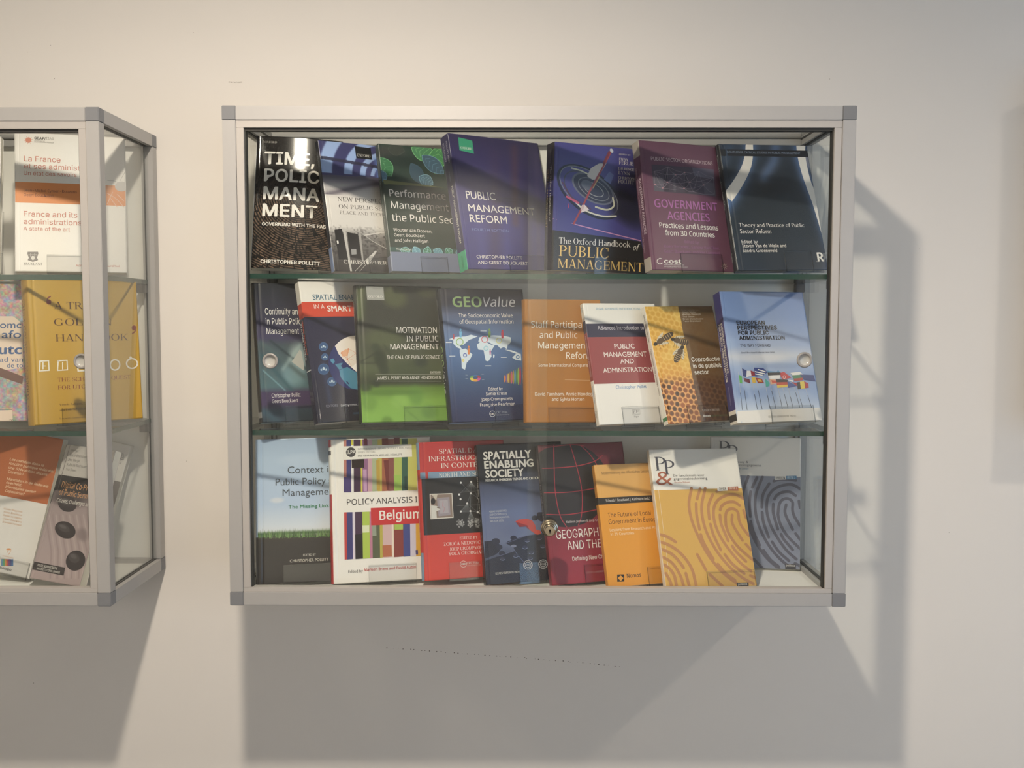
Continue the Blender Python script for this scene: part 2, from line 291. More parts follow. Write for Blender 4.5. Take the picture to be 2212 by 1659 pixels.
# ------------------------------------------------------------------ display cabinets
CW, CH, CD, PR = 1.0, 0.8008, 0.2583, 0.022
def cabinet(x0, z0, label, split_l, split_r, pulls, lock):
    t = empty('display_cabinet', (x0, 0, z0), label, 'cabinet', 'aluminium and glass wall cabinets')
    yb, yf = -0.003, -CD
    for x in (0, CW-PR):
        for y0, y1 in ((yf, yf+PR), (yb-PR, yb)):
            for z in (0, CH-PR):
                box('corner_block', (x, y0, z), (x+PR, y1, z+PR), M_block, t, .0009)
    e = .0004
    for n, y0, y1 in (('front', yf, yf+PR), ('back', yb-PR, yb)):
        box('top_rail', (PR, y0+e, CH-PR), (CW-PR, y1, CH-e), M_alu, t, .0008)
        box('bottom_rail', (PR, y0+e, e), (CW-PR, y1, PR), M_alu, t, .0008)
        for x in (e, CW-PR+e):
            box('upright', (x, y0+e, PR), (x+PR-2*e, y1-e, CH-PR), M_alu, t, .0008)
    for x in (e, CW-PR+e):
        for z in (e, CH-PR+e):
            bm = bmesh.new(); x1 = x+PR-2*e; z1 = z+PR-2*e
            bm_box(bm, (x, yf+PR, z), (x1, yb-PR, z1))
            xi = x1 if x < .5 else x                                # slot along the inner face
            bm_box(bm, (xi-.0006, yf+PR, z+.009), (xi+.0006, yb-PR, z+.0125), 1)
            zi = z1 if z < .4 else z
            bm_box(bm, (x+.009, yf+PR, zi-.0006), (x+.0125, yb-PR, zi+.0006), 1)
            finish(bm, 'side_rail', [M_alu, M_gasket], t)
    box('back_panel', (PR*.5, -.012, PR*.5), (CW-PR*.5, -.005, CH-PR*.5), M_board, t)
    box('floor_panel', (.006, yf+.012, .0065), (CW-.006, -.012, .0135), M_board, t)
    # runner frame of the sliding doors
    k = .0118; ya, yc = yf+.0022, yf+.019
    box('door_track', (PR, ya, CH-PR-k), (CW-PR, yc, CH-PR), M_track, t, .0005)
    box('door_track', (PR, ya, PR), (CW-PR, yc, PR+.0072), M_track, t, .0005)
    for x in (PR, CW-PR-k): box('door_track', (x, ya, PR+.0072), (x+k, yc, CH-PR-k), M_track, t, .0005)
    bm = bmesh.new()
    bm_box(bm, (PR+k, ya+.004, CH-PR-k-.0042), (CW-PR-k, yc, CH-PR-k))
    for x in (PR+k, CW-PR-k-.0022): bm_box(bm, (x, ya+.005, PR+.0072), (x+.0022, yc, CH-PR-k))
    finish(bm, 'gasket', M_gasket, t)
    # fixed glass: top and both sides, each with a dark seal
    zt = CH-.008
    sheet('top_glass', (PR*.6, yf+PR*.8, zt), (CW-PR*.6, yb-PR*.6, zt+.005), M_glass, M_edge, t, 2)
    for x in (.009, CW-.009-.004): sheet('side_glass', (x, yf+PR*.8, PR*.8), (x+.004, yb-PR*.6, CH-PR*.8), M_glass, M_edge, t, 0)
    bm = bmesh.new(); g = .0016; zz = CH-PR
    bm_box(bm, (PR, yf+PR-.0005, zz+.012), (CW-PR, yf+PR+g, zz+.0135)); bm_box(bm, (PR, yb-PR-g, zz+.012), (CW-PR, yb-PR+.0005, zz+.0135))
    for x in (.0145, CW-.0145-g):
        bm_box(bm, (x, yf+PR, PR-.0004), (x+g, yb-PR, PR+.0016)); bm_box(bm, (x, yf+PR, zz-.0016), (x+g, yb-PR, zz+.0004))
        bm_box(bm, (x, yb-PR-.003, PR), (x+g, yb-PR, zz))
    finish(bm, 'seal', M_gasket, t)
    # sliding doors
    pz0, pz1 = PR+.004, CH-PR-.008
    doors = []
    for n, xa, xb, y in (('l', PR+.006, split_r, yf+.0066), ('r', split_l, CW-PR-.006, yf+.0122)):
        d = sheet('sliding_door', (xa, y, pz0), (xb, y+.004, pz1), M_glass, M_acredge, t); doors.append((d, y))
    for px, pz, di in pulls:
        d, y = doors[di]
        bm = bmesh.new(); lathe(bm, [(.0085, -.001), (.0085, .001), (.0095, .0022), (.0118, .0024), (.0126, .0012), (.0126, -.0005)], 1, (px, y, pz))
        h = finish(bm, 'finger_pull', M_pull, d, smooth=True)
        bm = bmesh.new(); lathe(bm, [(0, -.0022), (.003, -.0021), (.0065, -.0014), (.0082, .0004), (.0087, .0012)], 1, (px, y, pz)); finish(bm, 'finger_dish', M_dish, d, smooth=True)
    if lock:
        lx, lz = lock; d, y = doors[1]
        bm = bmesh.new()
        lathe(bm, [(.0142, 0), (.0142, .006), (.0134, .008), (.0124, .0085), (.0122, .012), (.0108, .0135), (.0098, .014), (.0098, .022), (.0092, .0235), (.0084, .0238), (.0082, .030), (.0076, .0312), (0, .0314)], 1, (lx, y-.002, lz))
        bm_box(bm, (lx-.0007, y-.0338, lz-.0034), (lx+.0007, y-.0333, lz+.003), 1); bm_box(bm, (lx-.0014, y-.0338, lz-.0006), (lx+.0014, y-.0333, lz+.0022), 1)
        finish(bm, 'cylinder_lock', [M_nickel, M_dark], d, smooth=False)
        for di, mx in ((0, split_r-.030), (1, split_l+.026)):
            d2, y2 = doors[di]; bm = bmesh.new(); cz = lz-.0615; cx = mx
            for R in (.0076, .0046):
                q = [(cx+r*math.cos(a), cz+r*math.sin(a)) for a in [6.2832*i/36 for i in range(36)] for r in (R, R-.0006)]
                vv = [bm.verts.new((x, y2-.0002, z)) for x, z in q]
                for i in range(36):
                    j = (i+1) % 36; bm.faces.new((vv[2*i], vv[2*j], vv[2*j+1], vv[2*i+1]))
            for i in range(12):
                a = 6.2832*i/12; c, s_ = math.cos(a), math.sin(a); bm_box(bm, (cx+.0061*c-.0006, y2-.00025, cz+.0061*s_-.0006), (cx+.0061*c+.0006, y2-.0002, cz+.0061*s_+.0006))
            vs, fs = text_geo('200', 'I', 0.0, 0)
            w = max(v[0] for v in vs); hh = max(v[1] for v in vs); k2 = .0062/w
            tv = [bm.verts.new((cx-.0031+v[0]*k2, y2-.0002, cz-.0012+v[1]*k2*1.1)) for v in vs]
            for f in fs:
                try: bm.faces.new([tv[i] for i in f])
                except ValueError: pass
            finish(bm, 'safety_mark', M_etch, d2)
    return t
def bracket(t, x, y, z):
    bm = bmesh.new(); bm_box(bm, (x-.008, y-.008, z-.016), (x+.008, y+.008, z)); o = finish(bm, 'shelf_bracket', M_bracket, t, .001)
SHELF = (1.6217, 1.3676)
def shelf(x0, z0, z, t, label):
    a = sheet('glass_shelf', (x0+.0135, -.236, z-.008), (x0+CW-.0135, -.018, z), M_glass, M_edge, None, 2)
    tag(a, label, 'shelf', 'glass shelves in the cabinets')
    for x in (.022, CW-.022):
        for y in (-.224, -.032): bracket(t, x, y, z-z0-.0081)
CAB = []
CAB.append(cabinet(-.4661, 1.0835, 'silver-framed glass display cabinet in the middle of the wall with three full rows of books', .0173+.4661, .0485+.4661, ((-.3963+.4661, 1.4814-1.0835, 0), (.4626+.4661, 1.4841-1.0835, 1)), (.0532+.4661, 1.2115-1.0835)))
CAB.append(cabinet(-1.6601, 1.0813, 'silver-framed glass display cabinet cut off by the left edge of the photo', .483, .515, ((-.7028+1.6601, 1.4802-1.0813, 1),), None))
for (x0, z0), t, n in zip(((-.4661, 1.0835), (-1.6601, 1.0813)), CAB, ('middle cabinet', 'left cabinet')):
    for z, u, w in zip(SHELF, ('upper', 'lower'), ('black growth-ring paperback' if n[0] == 'm' else 'orange-banded white book', 'blue world-map book' if n[0] == 'm' else 'golden book')):
        shelf(x0, z0, z-(.002 if n[0] == 'l' else 0), t, f'green-edged {u} glass shelf of the {n} under the {w}')
# ------------------------------------------------------------------ books: pose, printed shapes (mm on the cover), spines, base colours, stand lips
POSE={
"time":[[-0.44943,-0.16,1.63522],[0.98827,0.14741,-0.03985],[-0.15242,0.96814,-0.19867],[0.00929,0.20241,0.97926],[145.5,232.6,18.0]],
"newp":[[-0.30236,-0.19204,1.62811],[0.8365,0.54796,0.00016],[-0.52572,0.80263,-0.2818],[-0.15455,0.23564,0.95947],[154.1,232.8,12.0]],
"perf":[[-0.21026,-0.16333,1.62941],[0.87615,0.48204,0.00018],[-0.46452,0.84441,-0.26684],[-0.12877,0.23371,0.96374],[156.0,229.7,14.0]],
"pmr":[[-0.08106,-0.18649,1.63197],[0.81306,0.58213,0.00756],[-0.56183,0.78798,-0.25186],[-0.15257,0.20053,0.96774],[190.0,239.2,25.0]],
"hand":[[0.05788,-0.17301,1.6313],[0.93404,0.35615,-0.02697],[-0.3565,0.93425,-0.00943],[0.02184,0.01842,0.99959],[179.0,212.6,33.0]],
"gov":[[0.22133,-0.20803,1.6298],[0.90853,0.41781,-0.00415],[-0.40895,0.88714,-0.21388],[-0.08568,0.19601,0.97685],[165.1,222.5,21.0]],
"theory":[[0.36759,-0.18149,1.63015],[0.97506,0.22109,0.01926],[-0.20351,0.92539,-0.31974],[-0.08851,0.30785,0.94731],[165.0,232.2,14.0]],
"cont":[[-0.42604,-0.19038,1.37515],[0.88987,0.45621,0.00012],[-0.4461,0.87022,-0.20906],[-0.09548,0.18598,0.9779],[156.0,240.2,17.0]],
"smart":[[-0.32768,-0.21158,1.37637],[0.80763,0.58964,0.00793],[-0.56415,0.77649,-0.28072],[-0.17169,0.22224,0.95976],[156.0,245.2,17.0]],
"motiv":[[-0.25753,-0.19789,1.37627],[0.94318,0.3322,-0.00732],[-0.32296,0.91133,-0.25531],[-0.07814,0.24317,0.96683],[150.7,238.2,14.0]],
"geo":[[-0.10749,-0.19855,1.37676],[0.91787,0.39688,0.00104],[-0.38318,0.88686,-0.25816],[-0.10338,0.23656,0.9661],[153.4,232.3,20.0]],
"staff":[[0.01606,-0.18228,1.37516],[0.98983,0.14213,-0.00643],[-0.14133,0.97699,-0.15973],[-0.01642,0.15902,0.98714],[131.9,210.3,17.0]],
"elgar":[[0.13653,-0.21795,1.37501],[0.92713,0.37474,0.00146],[-0.35579,0.88145,-0.31057],[-0.11766,0.28742,0.95055],[138.0,211.2,11.0]],
"coprod":[[0.25026,-0.2108,1.37619],[0.90948,0.41556,0.0126],[-0.38476,0.85276,-0.35321],[-0.15753,0.31639,0.93546],[138.6,207.7,13.0]],
"euro":[[0.36408,-0.21327,1.37817],[0.94888,0.31564,0.00065],[-0.3023,0.90936,-0.28579],[-0.0908,0.27098,0.95829],[163.4,227.6,23.0]],
"context":[[-0.43434,-0.20393,1.10326],[0.98039,0.19706,0.00302],[-0.19265,0.96147,-0.19613],[-0.04155,0.1917,0.98057],[151.1,244.7,17.0]],
"policy":[[-0.30631,-0.20842,1.10559],[0.97239,0.23336,-7e-05],[-0.2286,0.95248,-0.20133],[-0.04691,0.19579,0.97952],[170.8,243.1,17.0]],
"sdi":[[-0.15444,-0.20056,1.10936],[0.96095,0.27673,-1e-05],[-0.27059,0.93964,-0.20944],[-0.05795,0.20126,0.97782],[150.2,233.7,13.0]],
"spatial":[[-0.05055,-0.2042,1.10364],[0.95134,0.30814,0.00227],[-0.29801,0.92189,-0.2476],[-0.07839,0.23487,0.96886],[154.2,237.0,15.0]],
"geogr":[[0.05997,-0.20741,1.1039],[0.94809,0.31799,0.00114],[-0.30238,0.90266,-0.30621],[-0.0984,0.28997,0.95196],[159.2,239.1,13.0]],
"future":[[0.15345,-0.21793,1.10411],[0.9603,0.27898,0.00025],[-0.26132,0.89985,-0.34926],[-0.09766,0.33533,0.93703],[142.0,207.6,12.0]],
"pp":[[0.24698,-0.23175,1.10449],[0.97998,0.19881,-0.01039],[-0.18505,0.89046,-0.41574],[-0.0734,0.40934,0.90942],[160.2,241.2,13.0]],
"ppg":[[0.35057,-0.05949,1.10112],[0.9863,-0.16496,0.00159],[0.16456,0.98315,-0.07958],[0.01156,0.07875,0.99683],[159.4,235.2,15.0]],
"france":[[-0.84437,-0.16773,1.62819],[0.94876,0.316,7e-05],[-0.31152,0.93534,-0.16762],[-0.05304,0.15901,0.98585],[175.4,241.7,15.0]],
"golden":[[-0.79098,-0.22616,1.37354],[0.71957,0.69442,0.00038],[-0.69293,0.71807,-0.06494],[-0.04537,0.04646,0.99789],[181.4,239.9,30.0]],
"digital":[[-0.82466,-0.19127,1.11095],[0.93309,-0.35578,-0.05267],[0.31938,0.887,-0.3335],[0.16537,0.29437,0.94128],[108.0,232.5,16.0]],
"mandat":[[-0.99427,-0.13396,1.12475],[0.96866,-0.2091,-0.13404],[0.17244,0.95457,-0.24301],[0.17876,0.21228,0.96072],[161.6,244.2,13.0]],
"lead":[[-1.055,-0.172,1.6281],[0.97815,0.20791,0.0],[-0.20475,0.96329,-0.17365],[-0.0361,0.16985,0.98481],[170.0,240.0,14.0]],
"collage":[[-1.03,-0.185,1.37409],[0.98481,0.17365,0.0],[-0.16985,0.96329,-0.20791],[-0.0361,0.20475,0.97815],[200.0,240.0,12.0]],
"leaf":[[-0.906,-0.085,1.13977],[0.97095,0.01299,-0.23894],[-0.05169,0.98633,-0.15643],[0.23365,0.16424,0.95835],[155.0,224.0,18.0]]}
